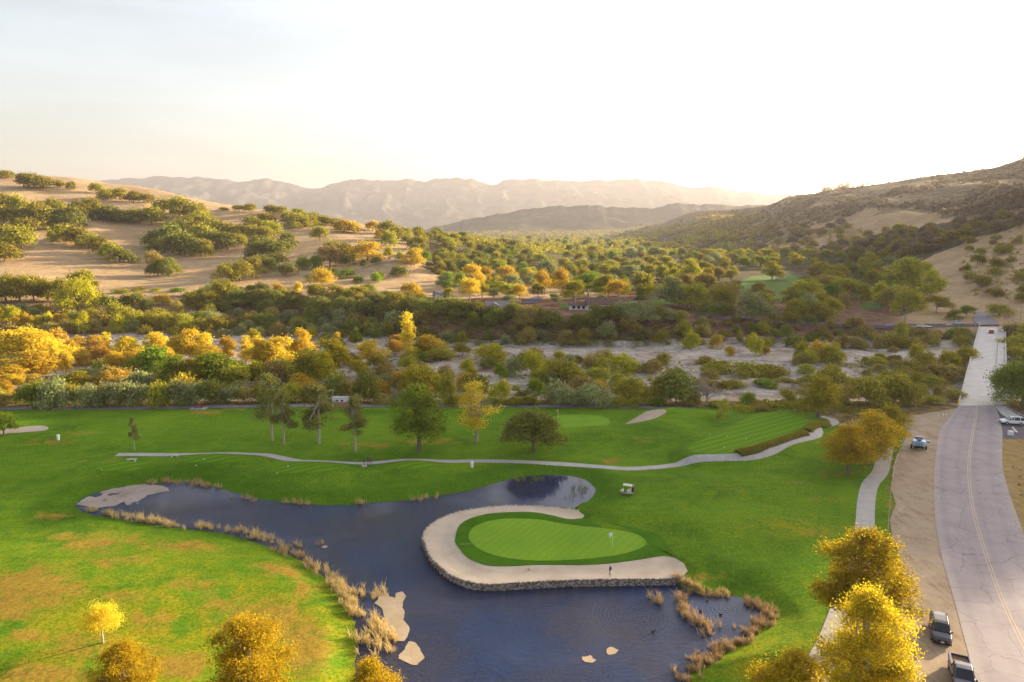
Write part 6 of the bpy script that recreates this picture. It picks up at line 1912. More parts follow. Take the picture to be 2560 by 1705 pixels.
road_dir = unp(2427, 1656) - unp(2384, 1496)
p = unp(2349, 1588)
car('parked_suv', 'dark grey suv parked on the dirt shoulder beside the yellow trees', 'suv', (p[0], p[1], 0.03), road_dir, paint('paint_charcoal', (0.045, 0.040, 0.060)), 'suv')
p = unp(2404, 1703)
car('pickup_truck', 'dark pickup truck with open brown bed at the bottom right edge', 'truck', (p[0], p[1], 0.03), road_dir, paint('paint_slate', (0.055, 0.055, 0.10)), 'truck')
p = unp(2530, 1060.5)
car('white_suv', 'white suv turning out of the side lot near the bridge', 'suv', (p[0], p[1], 0.05), (-4.8, 1.2), paint('paint_white', (0.78, 0.77, 0.78)), 'suv')

# golf cart -----------------------------------------------------------------
pc = unp(1567, 1236)
cart = empty('golf_cart', (pc[0], pc[1], float(h_near(*pc, True)) + 0.0)); face(cart, (-1.55, .62)); cart.scale = (.88, .88, .88)
tag(cart, 'cream-roofed golf cart parked on the grass right of the pond', 'golf cart')
mb = MB()
mb.loft([sect(-1.15, .32, .62, .52), sect(-.95, .28, .72, .58), sect(-.1, .26, .72, .58), sect(.0, .26, .42, .58), sect(.65, .26, .40, .58), sect(.72, .27, .80, .56), sect(1.05, .30, .78, .54), sect(1.22, .36, .60, .46)])
mb.build('body', M_CREAM, cart, bevel=.02)
mb = MB(); mb.box(-.05, .66, -.55, .55, .405, .43); mb.build('floor_mat', M_DARK, cart)
mb = MB(); mb.box(-.62, -.10, -.52, .52, .72, .84); mb.build('seat', M_CREAM, cart, bevel=.03)
mb = MB(); mb.box(-.70, -.60, -.52, .52, .80, 1.20); mb.build('backrest', M_CREAM, cart, bevel=.03)
mb = MB(); mb.box(-1.0, .78, -.60, .60, 1.80, 1.90, taper=.06); mb.build('roof', M_CREAM, cart, bevel=.02)
for sx, sx2 in ((-.88, -.92), (.82, .62)):
    for sy in (-.52, .52):
        mb = MB(); mb.tube([(sx, sy, .70), (sx2, sy, 1.82)], .025, 6); mb.build('roof_post', M_CREAM, cart)
mb = MB(); mb.tube([(.70, .25, .70), (.42, .25, 1.02)], .02, 6); mb.tube([(.44 + .16 * math.sin(a) * .6, .25 + .16 * math.cos(a), 1.02 + .16 * math.sin(a) * .8) for a in np.linspace(0, 6.28, 13)], .014, 5); mb.build('steering_wheel', M_DARK, cart)
for x in (-.82, .86):
    for sy in (-.50, .50):
        wheel(cart, x, sy, .23, .18, 0)
mb = MB(); mb.box(-1.18, -.95, -.5, .5, .50, .58); mb.build('bag_rack', M_DARK, cart)
bpy.context.view_layer.update()
cm = cart.matrix_basis
for i, (yy, mt, lab) in enumerate(((.24, simple('bag_navy', (.02, .025, .07), .7), 'navy golf bag strapped behind the golf cart seat'), (-.24, simple('bag_red', (.20, .02, .025), .7), 'dark red golf bag strapped behind the golf cart seat'))):
    bg_ = empty('golf_bag', cm @ Vector((-1.08, yy, .58))); bg_.rotation_euler = cart.rotation_euler
    tag(bg_, lab, 'golf bag', 'golf bags on the cart')
    mb = MB(); mb.tube([(0, 0, 0), (-.04, 0, .45), (-.12, 0, .86)], [.13, .14, .15], 10); mb.build('bag_body', mt, bg_)
    mb = MB(); mb.box(-.24, -.12, -.1, .1, .15, .5); mb.build('pocket', mt, bg_, bevel=.02)
    mb = MB()
    for k in range(6):
        a = k * 1.05; mb.tube([(-.1 + .06 * math.cos(a), .06 * math.sin(a), .8), (-.16 + .10 * math.cos(a), .10 * math.sin(a), 1.08 + .03 * k)], .011, 5)
        mb.tube([(-.16 + .10 * math.cos(a), .10 * math.sin(a), 1.08 + .03 * k), (-.16 + .15 * math.cos(a), .15 * math.sin(a), 1.12 + .03 * k)], .026, 5)
    mb.build('clubs', M_CHROME, bg_)

# golfer ---------------------------------------------------------------------
def skin_mesh(name, verts, edges, radii, mats, rule, root_i=0, sub=2):
    me = bpy.data.meshes.new(name)
    me.from_pydata(verts, edges, [])
    o = bpy.data.objects.new(name, me); COL.objects.link(o)
    md = o.modifiers.new('Skin', 'SKIN')
    for i, r in enumerate(radii):
        r = r if hasattr(r, '__len__') else (r, r)
        me.skin_vertices[0].data[i].radius = r
        me.skin_vertices[0].data[i].use_root = (i == root_i)
    s = o.modifiers.new('Sub', 'SUBSURF'); s.levels = sub; s.render_levels = sub
    dg = bpy.context.evaluated_depsgraph_get()
    m2 = bpy.data.meshes.new_from_object(o.evaluated_get(dg))
    bpy.data.objects.remove(o)
    for m_ in mats:
        m2.materials.append(m_)
    for p_ in m2.polygons:
        p_.material_index = rule(p_.center); p_.use_smooth = True
    return m2


M_SKIN = simple('skin', (0.50, 0.30, 0.21), .6, .3, var=.06)
M_SHIRT = simple('navy_shirt', (.11, .10, .16), .85, .1, var=.1)
M_SHORTS = simple('pale_shorts', (.52, .48, .45), .85, .1, var=.08)
M_CAP = simple('pale_cap', (.60, .52, .48), .8, .1, var=.08)
gv = {'pelvis': (0, 0, .92), 'waist': (.02, 0, 1.06), 'chest': (.08, 0, 1.28), 'neck': (.13, 0, 1.44), 'jaw': (.17, 0, 1.52), 'head': (.17, 0, 1.60), 'crown': (.17, 0, 1.68),
      'hipL': (0, .10, .88), 'kneeL': (.06, .14, .50), 'ankL': (-.02, .15, .10), 'toeL': (.16, .17, .04), 'hipR': (0, -.10, .88), 'kneeR': (.05, -.14, .50), 'ankR': (-.03, -.15, .10), 'toeR': (.15, -.17, .04),
      'shL': (.09, .18, 1.38), 'elL': (.20, .19, 1.12), 'wrL': (.36, .06, .98), 'hdL': (.41, .03, .95), 'shR': (.09, -.18, 1.38), 'elR': (.20, -.18, 1.12), 'wrR': (.36, -.04, 1.0), 'hdR': (.41, -.01, .99)}
kn = list(gv); ge = [('pelvis', 'waist'), ('waist', 'chest'), ('chest', 'neck'), ('neck', 'jaw'), ('jaw', 'head'), ('head', 'crown'), ('pelvis', 'hipL'), ('hipL', 'kneeL'), ('kneeL', 'ankL'), ('ankL', 'toeL'), ('pelvis', 'hipR'), ('hipR', 'kneeR'), ('kneeR', 'ankR'), ('ankR', 'toeR'),
                  ('chest', 'shL'), ('shL', 'elL'), ('elL', 'wrL'), ('wrL', 'hdL'), ('chest', 'shR'), ('shR', 'elR'), ('elR', 'wrR'), ('wrR', 'hdR')]
grd = {'pelvis': (.15, .12), 'waist': (.14, .11), 'chest': (.17, .12), 'neck': .055, 'jaw': .075, 'head': .10, 'crown': .06, 'hipL': .095, 'hipR': .095, 'kneeL': .062, 'kneeR': .062, 'ankL': .042, 'ankR': .042, 'toeL': .04, 'toeR': .04, 'shL': .065, 'shR': .065, 'elL': .045, 'elR': .045, 'wrL': .032, 'wrR': .032, 'hdL': .038, 'hdR': .038}


def grule(c):
    if c.z > 1.45: return 0
    if c.z > .96 and not (c.x > .27): return 1
    if c.z > .50 and c.x < .25: return 2
    if c.z < .09: return 3
    return 0


gm = skin_mesh('body', [gv[k] for k in kn], [(kn.index(a), kn.index(b)) for a, b in ge], [grd[k] for k in kn], [M_SKIN, M_SHIRT, M_SHORTS, M_PLATE], grule)
pg = unp(1524, 1443, SAND_Z)
gz = float(z_bunk(np.array([pg[0]]), np.array([pg[1]]))[0])
person = empty('person', (pg[0], pg[1], gz)); face(person, (1, .45))
tag(person, 'person in navy shirt and pale shorts playing from the bunker sand', 'person')
obj('body', gm, person)
mb = MB()
mb.loft([[(0.17 + r * math.cos(a), r * math.sin(a), z) for a in np.linspace(0, 6.28, 13)[:-1]] for z, r in ((1.60, .112), (1.66, .105), (1.71, .075), (1.73, .03))])
mb.box(.26, .36, -.07, .07, 1.605, 1.62)
mb.build('cap', M_CAP, person)
fing = MB()
for sy, hx in ((1, 'hdL'), (-1, 'hdR')):
    hx_ = Vector(gv[hx])
    for k in range(4):
        b_ = hx_ + Vector((.015 * k - .02, -sy * .02, .01 * k)); fing.tube([b_, b_ + Vector((.03, -sy * .015, -.035)), b_ + Vector((.015, -sy * .035, -.055 - .004 * k))], [.009, .009, .007], 5)
    fing.tube([hx_ + Vector((-.01, sy * .02, .02)), hx_ + Vector((.03, sy * .02, 0)), hx_ + Vector((.045, 0, -.03))], [.011, .010, .008], 5)
fing.build('fingers', M_SKIN, person)
club = empty('golf_club', person.matrix_basis @ Vector((.42, .01, .98))); club.rotation_euler = person.rotation_euler
tag(club, 'golf club held low by the person in the bunker', 'golf club')
mb = MB(); mb.tube([(0, 0, .10), (.38, .0, -.93)], [.012, .008], 6); mb.build('shaft', M_CHROME, club)
mb = MB(); mb.box(.36, .46, -.04, .05, -.96, -.91); mb.build('club_head', M_CHROME, club)

# flags ------------------------------------------------------------------------
M_FLAG = simple('flag_cloth', (.80, .80, .78), .8, .1, var=.04)


def flag(px, py, z, label, cloth):
    p = unp(px, py, z)
    f = empty('flagstick', (p[0], p[1], z)); tag(f, label, 'flagstick', 'flagsticks')
    mb = MB(); mb.tube([(0, 0, -.2), (-.03, 0, 2.15)], .022, 6); mb.build('pole', M_WHITE, f)
    mb = MB(); n_ = 7
    r0 = [(-.03 - .09 * k, .05 * math.sin(k * 1.1), 2.12 - .02 * k) for k in range(n_)]; r1 = [(-.03 - .07 * k, .05 * math.sin(k * 1.1 + .5), 1.62 - .05 * k) for k in range(n_)]
    mb.loft([r0, [(x, y + .006, z_) for x, y, z_ in r0], [(x, y + .006, z_) for x, y, z_ in r1], r1, r0], cap=False, closed=False); mb.build('flag', cloth, f)
    mb = MB(); mb.tube([(0, 0, -.02), (0, 0, .006)], .054, 12); mb.build('cup', M_DARK, f)


flag(1531, 1367, .33, 'white flag on its stick at the right of the near green', M_FLAG)
flag(1396, 1045, .55, 'small flagstick on the far green behind the dark oak', M_YEL)

# rakes, tee furniture ---------------------------------------------------------
def rake(px, py, ang, label):
    p = unp(px, py, .3); z = max(.20, float(z_fringe(np.array([p[0]]), np.array([p[1]]))[0])) if inside(fr, *p) else SAND_Z
    r = empty('bunker_rake', (p[0], p[1], z + .05), ang); tag(r, label, 'rake', 'rakes by the bunker')
    mb = MB(); mb.tube([(0, 0, .02), (1.7, 0, .03)], .02, 6); mb.build('handle', M_CREAM, r)
    mb = MB(); mb.box(-.03, .03, -.35, .35, -.02, .04)
    for k in range(8):
        mb.tube([(0, -.32 + .09 * k, 0), (.02, -.32 + .09 * k, -.07)], .01, 4)
    mb.build('rake_head', M_DARK, r)


rake(1148, 1361, .1, 'pale rake lying on the left edge of the green fringe')
rake(1322, 1420, .05, 'rake lying in the sand below the green')


def post_box(px, py, label):
    p = unp(px, py, 0); z = float(h_near(*p, True))
    b = empty('tee_bin', (p[0], p[1], z)); tag(b, label, 'bin', 'white bins on the course')
    mb = MB(); mb.tube([(0, 0, -.1), (0, 0, 1.0)], [.28, .30], 10); mb.build('drum', M_WHITE, b)
    mb = MB(); mb.tube([(0, 0, 1.0), (0, 0, 1.08), (0, 0, 1.16)], [.33, .33, .16], 10); mb.build('lid', M_WHITE, b)


post_box(1180, 1170, 'white bin just below the cart path in the middle')
post_box(147, 1108, 'white bin on the left fairway below the sand bunker')
p = unp(924, 1166); sg = empty('tee_sign', (p[0], p[1], float(h_near(*p, True)))); tag(sg, 'dark tee sign board on two posts beside the cart path', 'sign')
for sx in (-.3, .3):
    mb = MB(); mb.tube([(sx, 0, -.1), (sx, 0, 1.5)], .04, 6); mb.build('post', M_DARK, sg)
mb = MB(); mb.box(-.42, .42, -.04, .04, .75, 1.6); mb.build('board', M_WOOD, sg)
p = unp(911, 1168); sg = empty('ball_washer', (p[0], p[1], float(h_near(*p, True)))); tag(sg, 'dark ball washer post with round base beside the tee sign', 'ball washer')
mb = MB(); mb.tube([(0, 0, -.05), (0, 0, .9)], .045, 8); mb.build('post', M_DARK, sg)
mb = MB(); mb.tube([(0, 0, .85), (0, 0, 1.2)], [.12, .10], 10); mb.build('washer', M_DARK, sg)
mb = MB(); mb.tube([(0, 0, .0), (0, 0, .08)], .5, 14); mb.build('base_slab', M_CONC, sg)
for px, py, lab in ((330, 1161, 'pale stone slab bench behind the leftmost tee'), (437, 1147, 'pale stone slab bench just under the cart path')):
    p = unp(px, py); sb = empty('slab_bench', (p[0], p[1], float(h_near(*p, True)))); tag(sb, lab, 'bench', 'slab benches by the tees')
    mb = MB(); mb.box(-.9, .9, -.25, .25, .36, .46); mb.build('seat', M_CONC, sb, bevel=.02)
    for sx in (-.6, .6):
        mb = MB(); mb.box(sx - .1, sx + .1, -.2, .2, -.1, .36); mb.build('leg', M_CONC, sb)
TM = [(254, 1172, 'leftmost tee'), (490, 1158, 'second tee, front'), (510, 1148, 'second tee, back'), (692, 1183, 'third tee, front'), (720, 1168, 'third tee, back'), (1818, 1092, 'raised tee, upper left'), (1865, 1099, 'raised tee, upper right'), (1811, 1120, 'raised tee, lower'), (1775, 1080, 'slope above the raised tee')]
for px, py, w in TM:
    z0 = TEE5_Z if px > 1700 else .9
    p = unp(px, py, z0); z = float(h_near(*p, True)) + .05
    t = empty('tee_marker', (p[0], p[1], z)); tag(t, f'small white tee marker on the {w}', 'tee marker', 'tee markers')
    mb = MB(); mb.loft([[(r * math.cos(a), r * math.sin(a), zz) for a in np.linspace(0, 6.28, 9)[:-1]] for zz, r in ((.03, .04), (.07, .10), (.13, .12), (.19, .10), (.23, .03))]); mb.build('ball', M_WHITE, t)
    mb = MB(); mb.tube([(0, 0, -.1), (0, 0, .05)], .015, 5); mb.build('spike', M_STEEL, t)
p = unp(497, 1021); pb = empty('picnic_table', (p[0], p[1], float(h_near(*p, True)))); tag(pb, 'red picnic table on a pale slab beside the service road', 'table')
M_REDW = simple('red_painted_wood', (.24, .035, .05), .7, .2, var=.15)
mb = MB(); mb.box(-1.9, 1.9, -1.1, 1.1, -.1, .09); mb.build('slab', M_CONC, pb)
mb = MB(); mb.box(-1.1, 1.1, -.4, .4, .80, .86); mb.build('tabletop', M_REDW, pb)
for sy in (-.8, .8):
    mb = MB(); mb.box(-1.1, 1.1, sy - .15, sy + .15, .50, .55); mb.build('bench_seat', M_REDW, pb)
for sx in (-.8, .8):
    mb = MB(); mb.tube([(sx, -.7, .05), (sx, .35, .8)], .05, 6); mb.tube([(sx, .7, .05), (sx, -.35, .8)], .05, 6); mb.tube([(sx, -.85, .5), (sx, .85, .5)], .045, 6); mb.build('leg_frame', M_DARK, pb)
# ducks
M_DUCK = simple('duck_brown', (.06, .045, .035), .8, .1, var=.3)
for i, (px, py, w) in enumerate(((1633, 1580, 'in the middle of the right water'), (1768, 1503, 'nearest the stone wall end'), (1752, 1529, 'beside the standing reed strip'), (1766, 1551, 'below the standing reed strip'), (1802, 1538, 'next to the round ripple at right'))):
    p = unp(px, py, WATER_Z); dk = empty('duck', (p[0], p[1], WATER_Z), i * 1.3); tag(dk, f'tiny dark duck swimming {w}', 'duck', 'ducks on the pond')
    dm = skin_mesh('duck_body', [(-.26, 0, .16), (-.12, 0, .09), (.08, 0, .08), (.18, 0, .14), (.20, 0, .26), (.25, 0, .32), (.34, 0, .30)], [(k, k + 1) for k in range(6)], [.03, .11, .11, .06, .04, .05, .015], [M_DUCK], lambda c: 0, 2, 1)
    obj('body', dm, dk)
    for sy in (-1, 1):
        mb = MB(); mb.loft([[(-.2, sy * .10, .14), (-.2, sy * .12, .10)], [(0, sy * .13, .15), (0, sy * .14, .06)], [(.1, sy * .10, .12), (.1, sy * .11, .07)]], closed=False, cap=False); mb.build('wing', M_DUCK, dk)

# water trailer on the dirt --------------------------------------------------------
p = unp(2296, 1122); tr = empty('water_trailer', (p[0], p[1], .03), 0.0); face(tr, (.5, 1)); tr.scale = (1.15, 1.15, 1.15); tag(tr, 'pale blue water tank trailer with dark blue pump on the dirt', 'trailer')
mb = MB(); mb.box(-.85, .85, -1.05, 1.05, .62, 1.52); mb.build('tank', simple('tank_pale_blue', (.34, .48, .66), .4, .4, var=.08), tr, bevel=.16)
for sy in (-.7, -.35, 0, .35, .7):
    mb = MB(); mb.box(-.875, .875, sy - .035, sy + .035, .60, 1.545); mb.build('strap', M_BLUE if abs(sy) < .5 else M_WHITE, tr, bevel=.015)
mb = MB(); mb.tube([(-.2, 0, 1.5), (-.2, 0, 1.80)], .28, 10); mb.build('filler_cap', M_DARK, tr)
mb = MB(); mb.box(-1.2, 1.9, -.75, .75, .42, .54); mb.box(1.8, 3.0, -.05, .05, .42, .52); mb.build('chassis', M_DARK, tr)
mb = MB(); mb.box(1.2, 1.9, -.65, .55, .56, 1.75); mb.build('pump', M_BLUE, tr, bevel=.04)
mb = MB(); mb.box(1.15, 1.95, -1.75, -.66, .95, 1.20); mb.build('hose_reel', M_BLUE, tr, bevel=.04)
for sy in (-1.12, 1.12):
    wheel(tr, -.1, sy, .36, .24, 0)

# signs, poles, fences --------------------------------------------------------------
def gz_(p):
    return float(h_all(np.array([p[0]]), np.array([p[1]]))[0])


PX_F = [(2262, 1085), (2254, 1125), (2238, 1157), (2228, 1220), (2222, 1290), (2218, 1345)]
fl = resample(unp_list(PX_F), 4.0)
fe = empty('wire_fence', (*fl[0], 0)); tag(fe, 'low wire fence on thin posts between grass and dirt shoulder', 'fence')
for q in fl:
    mb = MB(); mb.tube([(q[0] - fl[0][0], q[1] - fl[0][1], -.2), (q[0] - fl[0][0], q[1] - fl[0][1], .95)], .045, 6); mb.build('post', M_WOOD, fe)
for zz in (.45, .88):
    mb = MB(); mb.tube([(q[0] - fl[0][0], q[1] - fl[0][1], zz) for q in fl], .012, 4); mb.build('wire', M_STEEL, fe)
for px, py, lab in ((2348, 1042, 'leftmost of three white marker posts near the bridge'), (2357, 1041, 'middle of three white marker posts near the bridge'), (2366, 1041, 'rightmost of three white marker posts near the bridge')):
    p = unp(px, py); mp = empty('marker_post', (p[0], p[1], 0)); tag(mp, lab, 'post', 'marker posts near the bridge')
    mb = MB(); mb.tube([(0, 0, -.2), (0, 0, 1.1)], .07, 8); mb.build('post', M_WHITE, mp)
    mb = MB(); mb.tube([(0, 0, .85), (0, 0, 1.0)], .076, 8); mb.build('band', M_RED, mp)
for px, py, lab in ((2395, 1017, 'yellow object marker at the left end of the bridge'), (2515, 1017, 'yellow object marker at the right end of the bridge')):
    p = unp(px, py); mp = empty('object_marker', (p[0], p[1], 0)); tag(mp, lab, 'sign', 'object markers at the bridge')
    mb = MB(); mb.tube([(0, .04, -.2), (0, .04, 1.6)], .03, 6); mb.build('post', M_STEEL, mp)
    mb = MB(); mb.box(-.22, .22, -.015, .015, .7, 1.65); mb.build('panel', M_YSIGN, mp)
P = gp(2503, 806); ws = empty('warning_sign', P); tag(ws, 'yellow diamond warning sign beyond the far bridge end', 'sign')
mb = MB(); mb.tube([(0, .04, -.3), (0, .04, 2.6)], .04, 6); mb.build('post', M_STEEL, ws)
mb = MB(); mb.add([(0, -.01, 1.4), (.65, -.01, 2.05), (0, -.01, 2.7), (-.65, -.01, 2.05), (0, .02, 1.4), (.65, .02, 2.05), (0, .02, 2.7), (-.65, .02, 2.05)], [(0, 1, 2, 3), (7, 6, 5, 4), (0, 4, 5, 1), (1, 5, 6, 2), (2, 6, 7, 3), (3, 7, 4, 0)]); mb.build('panel', M_YSIGN, ws)
P = gp(2549, 812); up = empty('utility_pole', P); tag(up, 'tall pale utility pole on the dry slope at the right edge', 'pole')
hgt_ = 50 * (P[1] * CP) / FPX
mb = MB(); mb.tube([(0, 0, -.5), (0, 0, hgt_)], [.17, .11], 8); mb.build('pole', BARK_PALE, up)
mb = MB(); mb.box(-1.2, 1.2, -.06, .06, hgt_ - .9, hgt_ - .75); mb.build('crossarm', M_WOOD, up)
for sx in (-1.0, 0, 1.0):
    mb = MB(); mb.tube([(sx, 0, hgt_ - .75), (sx, 0, hgt_ - .5)], .06, 6); mb.build('insulator', M_WHITE, up)
p = unp(833, 1006); lp = empty('light_pole', (p[0], p[1], gz_(p))); tag(lp, 'thin pale light pole above the white shed', 'lamp post')
mb = MB(); mb.tube([(0, 0, -.2), (0, 0, 3.3)], [.06, .045], 8); mb.build('pole', M_STEEL, lp)
mb = MB(); mb.box(-.18, .18, -.12, .12, 3.28, 3.42); mb.build('lamp_head', M_WHITE, lp)
# shed by the service road
p = unp(848, 1016); sd_ = empty('pump_shed', (p[0], p[1] + 1.8, gz_(p))); tag(sd_, 'low white pump shed beside the service road among the trees', 'shed')
mb = MB(); mb.box(-1.9, 2.0, -1.0, 1.0, -.1, 1.85); mb.build('wall', M_WHITE, sd_)
mb = MB(); mb.box(-2.05, 2.15, -1.15, 1.15, 1.85, 1.97); mb.build('roof', M_CONC, sd_)
for x0 in (-1.0, .25):
    mb = MB(); mb.box(x0, x0 + .6, -1.02, -.98, .9, 1.5); mb.build('window', M_GLASS, sd_)
tw = empty('terracotta_wall', (p[0] + .2, p[1], gz_(p))); tag(tw, 'low terracotta wall in front of the white pump shed', 'wall')
M_TERRA = simple('terracotta_render', (.40, .19, .12), .9, .1, var=.15)
mb = MB(); mb.box(-1.6, 1.9, -.1, .1, -.2, 1.15); mb.build('panel', M_TERRA, tw)
mb = MB(); mb.box(-1.65, 1.95, -.14, .14, 1.15, 1.22); mb.build('coping', M_CONC, tw)
# white crate on the lot
p = unp(2526, 1088); ub = empty('utility_box', (p[0], p[1], .03)); tag(ub, 'white utility box standing on the dark side lot', 'box')
mb = MB(); mb.box(-.42, .42, -.35, .35, .05, .85); mb.build('cabinet', M_WHITE, ub, bevel=.02)
mb = MB(); mb.box(-.46, .46, -.39, .39, .85, .91); mb.build('lid', M_WHITE, ub)
mb = MB(); mb.box(-.5, .5, -.42, .42, 0, .05); mb.build('plinth', M_CONC, ub)

# bridge ------------------------------------------------------------------------------
nl, nr_, nro = unp(2397, 1015, .1), unp(2489, 1014, .1), unp(2515, 1013, .1)
fl_, fr_r, fro = unp(2449, 816, .4), unp(2499, 816, .4), unp(2512, 816, .4)
brg = empty('road_bridge', (*((nl + nro) / 2), 0.0)); tag(brg, 'long concrete road bridge over the dry river', 'bridge')
BO = Vector(brg.location)
axis = Vector((*((fl_ + fro) / 2 - (nl + nro) / 2), 0)).normalized()


def quadbox(a0, a1, b0, b1, zlo, zhi, name, mat, zadd=.35, inset=0.0):
    """prism between near pair a0,a1 and far pair b0,b1 (world xy)"""
    v = []
    for (q, dz) in ((a0, 0), (a1, 0), (b1, zadd), (b0, zadd)):
        v.append(Vector((q[0], q[1], zlo + dz)) - BO)
    for (q, dz) in ((a0, 0), (a1, 0), (b1, zadd), (b0, zadd)):
        v.append(Vector((q[0], q[1], zhi + dz)) - BO)
    mb = MB(); mb.add(v, [(0, 3, 2, 1), (4, 5, 6, 7), (0, 1, 5, 4), (1, 2, 6, 5), (2, 3, 7, 6), (3, 0, 4, 7)])
    return mb.build(name, mat, brg)


perp = lambda a, b: (np.array([(b - a)[1], -(b - a)[0]]) / np.linalg.norm(b - a))
quadbox(nl, nro, fl_, fro, -1.1, .07, 'deck', M_CONC)
w_ = (nro - nl) / np.linalg.norm(nro - nl)
quadbox(nl - w_ * .32, nl + w_ * .0, fl_ - w_ * .32, fl_, -.5, .85, 'parapet', M_CONC)
quadbox(nro, nro + w_ * .32, fro, fro + w_ * .32, -.5, .95, 'parapet', M_CONC)
quadbox(nr_, nro - w_ * .0, fr_r, fro, .073, .26, 'walkway', M_CONC)
quadbox(nr_ - w_ * .25, nr_, fr_r - w_ * .25, fr_r, .073, .50, 'kerb_barrier', M_CONC)
mid_n, mid_f = (nl + nr_) / 2, (fl_ + fr_r) / 2
quadbox(mid_n - w_ * .06, mid_n + w_ * .06, mid_n + (mid_f - mid_n) * .16 - w_ * .06, mid_n + (mid_f - mid_n) * .16 + w_ * .06, .074, .079, 'centre_line', M_YEL, zadd=.056)
for tj in (0.0, 0.985):
    a = nl + (fl_ - nl) * tj; b = nr_ - w_ * .3 + (fr_r - nr_) * tj; fw = (fl_ - nl) / np.linalg.norm(fl_ - nl)
    quadbox(a, b, a + fw * .5, b + fw * .5, .074 + .35 * tj, .082 + .35 * tj, 'expansion_joint', M_DARK, zadd=.002)
for k in range(1, 6):
    t = k / 6; a = nl + (fl_ - nl) * t; b = nro + (fro - nro) * t; fw = (fl_ - nl) / np.linalg.norm(fl_ - nl) * .5
    quadbox(a + w_ * .8, b - w_ * .8, a + w_ * .8 + fw * 2, b - w_ * .8 + fw * 2, -7, -1.0 + .35 * t, 'pier', M_CONC, zadd=0)
# roads beyond
M_FROAD = mat_concrete('far_road_asphalt', (.16, .14, .17), (.26, .23, .27), scale=.15)
L3 = ground([2449, 2436, 2432, 2436, 2443], [815, 806, 797, 786, 778]); R3 = ground([2499, 2492, 2482, 2466, 2452], [815, 806, 798, 786, 778])
zs = lambda x, y: h_far(x, y)
def far_strip(name, L, R, mat, off):
    L = resample(L, 2.0) if len(L) < 40 else L
    n_ = len(L); R = np.stack([np.interp(np.linspace(0, 1, n_), np.linspace(0, 1, len(R)), R[:, k]) for k in range(R.shape[1])], -1)
    zc = np.maximum(h_far(L[:, 0], L[:, 1]), h_far(R[:, 0], R[:, 1]))
    zc = np.convolve(np.pad(zc, 4, mode='edge'), np.ones(9) / 9, 'valid') + off
    zc = np.maximum(zc, np.maximum(h_far(L[:, 0], L[:, 1]), h_far(R[:, 0], R[:, 1])) + .08)
    V = []; F = []
    for i in range(n_):
        V += [(L[i, 0], L[i, 1], zc[i] - 1.2), (L[i, 0], L[i, 1], zc[i]), (R[i, 0], R[i, 1], zc[i]), (R[i, 0], R[i, 1], zc[i] - 1.2)]
    for i in range(n_ - 1):
        for k in range(3):
            F.append((i * 4 + k, i * 4 + k + 1, i * 4 + k + 5, i * 4 + k + 4))
    return obj(name, mesh_np(name, np.array(V), np.array(F), [mat], False), None, 'structure'), zc
far_strip('road_beyond_bridge', np.vstack([[*fl_, 0], L3])[:, :2], np.vstack([[*fr_r, 0], R3])[:, :2], M_FROAD, .25)
PXW = [(1737, 790), (1848, 801), (1996, 812), (2144, 820), (2273, 819), (2445, 816)]
WL = smooth_poly(ground([a for a, b in PXW], [b for a, b in PXW])[:, :2], 8, closed=False)
WL = resample(WL, 2.0)
t_ = np.gradient(WL, axis=0); t_ /= np.linalg.norm(t_, axis=1)[:, None]
n_b = np.stack([-t_[:, 1], t_[:, 0]], -1); n_b *= np.sign(n_b[:, 1:2])
_, zr = far_strip('river_road', WL, WL + n_b * 6, M_FROAD, .3)
gw = empty('guard_wall', (WL[0, 0], WL[0, 1], zr[0])); tag(gw, 'low pale guard wall along the road on the far bank', 'wall')
M_GWALL = mat_concrete('guard_wall_stone', (.13, .11, .115), (.24, .21, .21), scale=.5)
segs = np.array_split(np.arange(len(WL)), 9)
for sgi in segs:
    if len(sgi) < 3: continue
    rings = []
    for i in sgi[:-1]:
        a = WL[i] - n_b[i] * .05; b = WL[i] - n_b[i] * .40
        rings.append([Vector((*a, zr[i] - .8)) - gw.location, Vector((*b, zr[i] - .8)) - gw.location, Vector((*b, zr[i] + .62)) - gw.location, Vector((*a, zr[i] + .62)) - gw.location])
    mb = MB(); mb.loft(rings); mb.build('wall_panel', M_GWALL, gw)
# cars on the far roads
tb = .14; q = fl_ + (fr_r - fl_) * .62; qn = nl + (nr_ - nl) * .62
pb_ = q + (qn - q) * tb
car('red_car', 'small red car driving near the far end of the bridge', 'car', (pb_[0], pb_[1], .44), (fl_ - nl), paint('paint_red', (.42, .03, .03)), 'sedan')
i = int(len(WL) * .93); pq = WL[i] + n_b[i] * 2.5
car('parked_sedan', 'pale blue sedan parked on the far bank road by the bridge', 'car', (pq[0], pq[1], zr[i]), t_[i], paint('paint_pale_blue', (.42, .47, .58)), 'sedan')
# guard rail and kerb by the side lot
PXG = [(2516, 1016), (2524, 1026), (2540, 1036), (2562, 1046), (2600, 1056)]
gl_ = resample(smooth_poly(unp_list(PXG), 4, closed=False), 2.0)
gr_ = empty('guard_rail', (*gl_[0], 0)); tag(gr_, 'curved steel guard rail behind the white suv', 'guard rail')
for q in gl_:
    mb = MB(); mb.box(q[0] - gl_[0][0] - .06, q[0] - gl_[0][0] + .06, q[1] - gl_[0][1] - .06, q[1] - gl_[0][1] + .06, -.2, .75); mb.build('post', M_WOOD, gr_)
mb = MB(); mb.loft([[Vector((q[0] - gl_[0][0] + dx, q[1] - gl_[0][1] + dy, z_)) for dx, dy, z_ in ((0, -.07, .45), (.03, -.11, .52), (0, -.07, .60), (.03, -.11, .68), (0, -.07, .75), (0, -.03, .75), (0, -.03, .45))] for q in gl_]); mb.build('rail', M_STEEL, gr_)
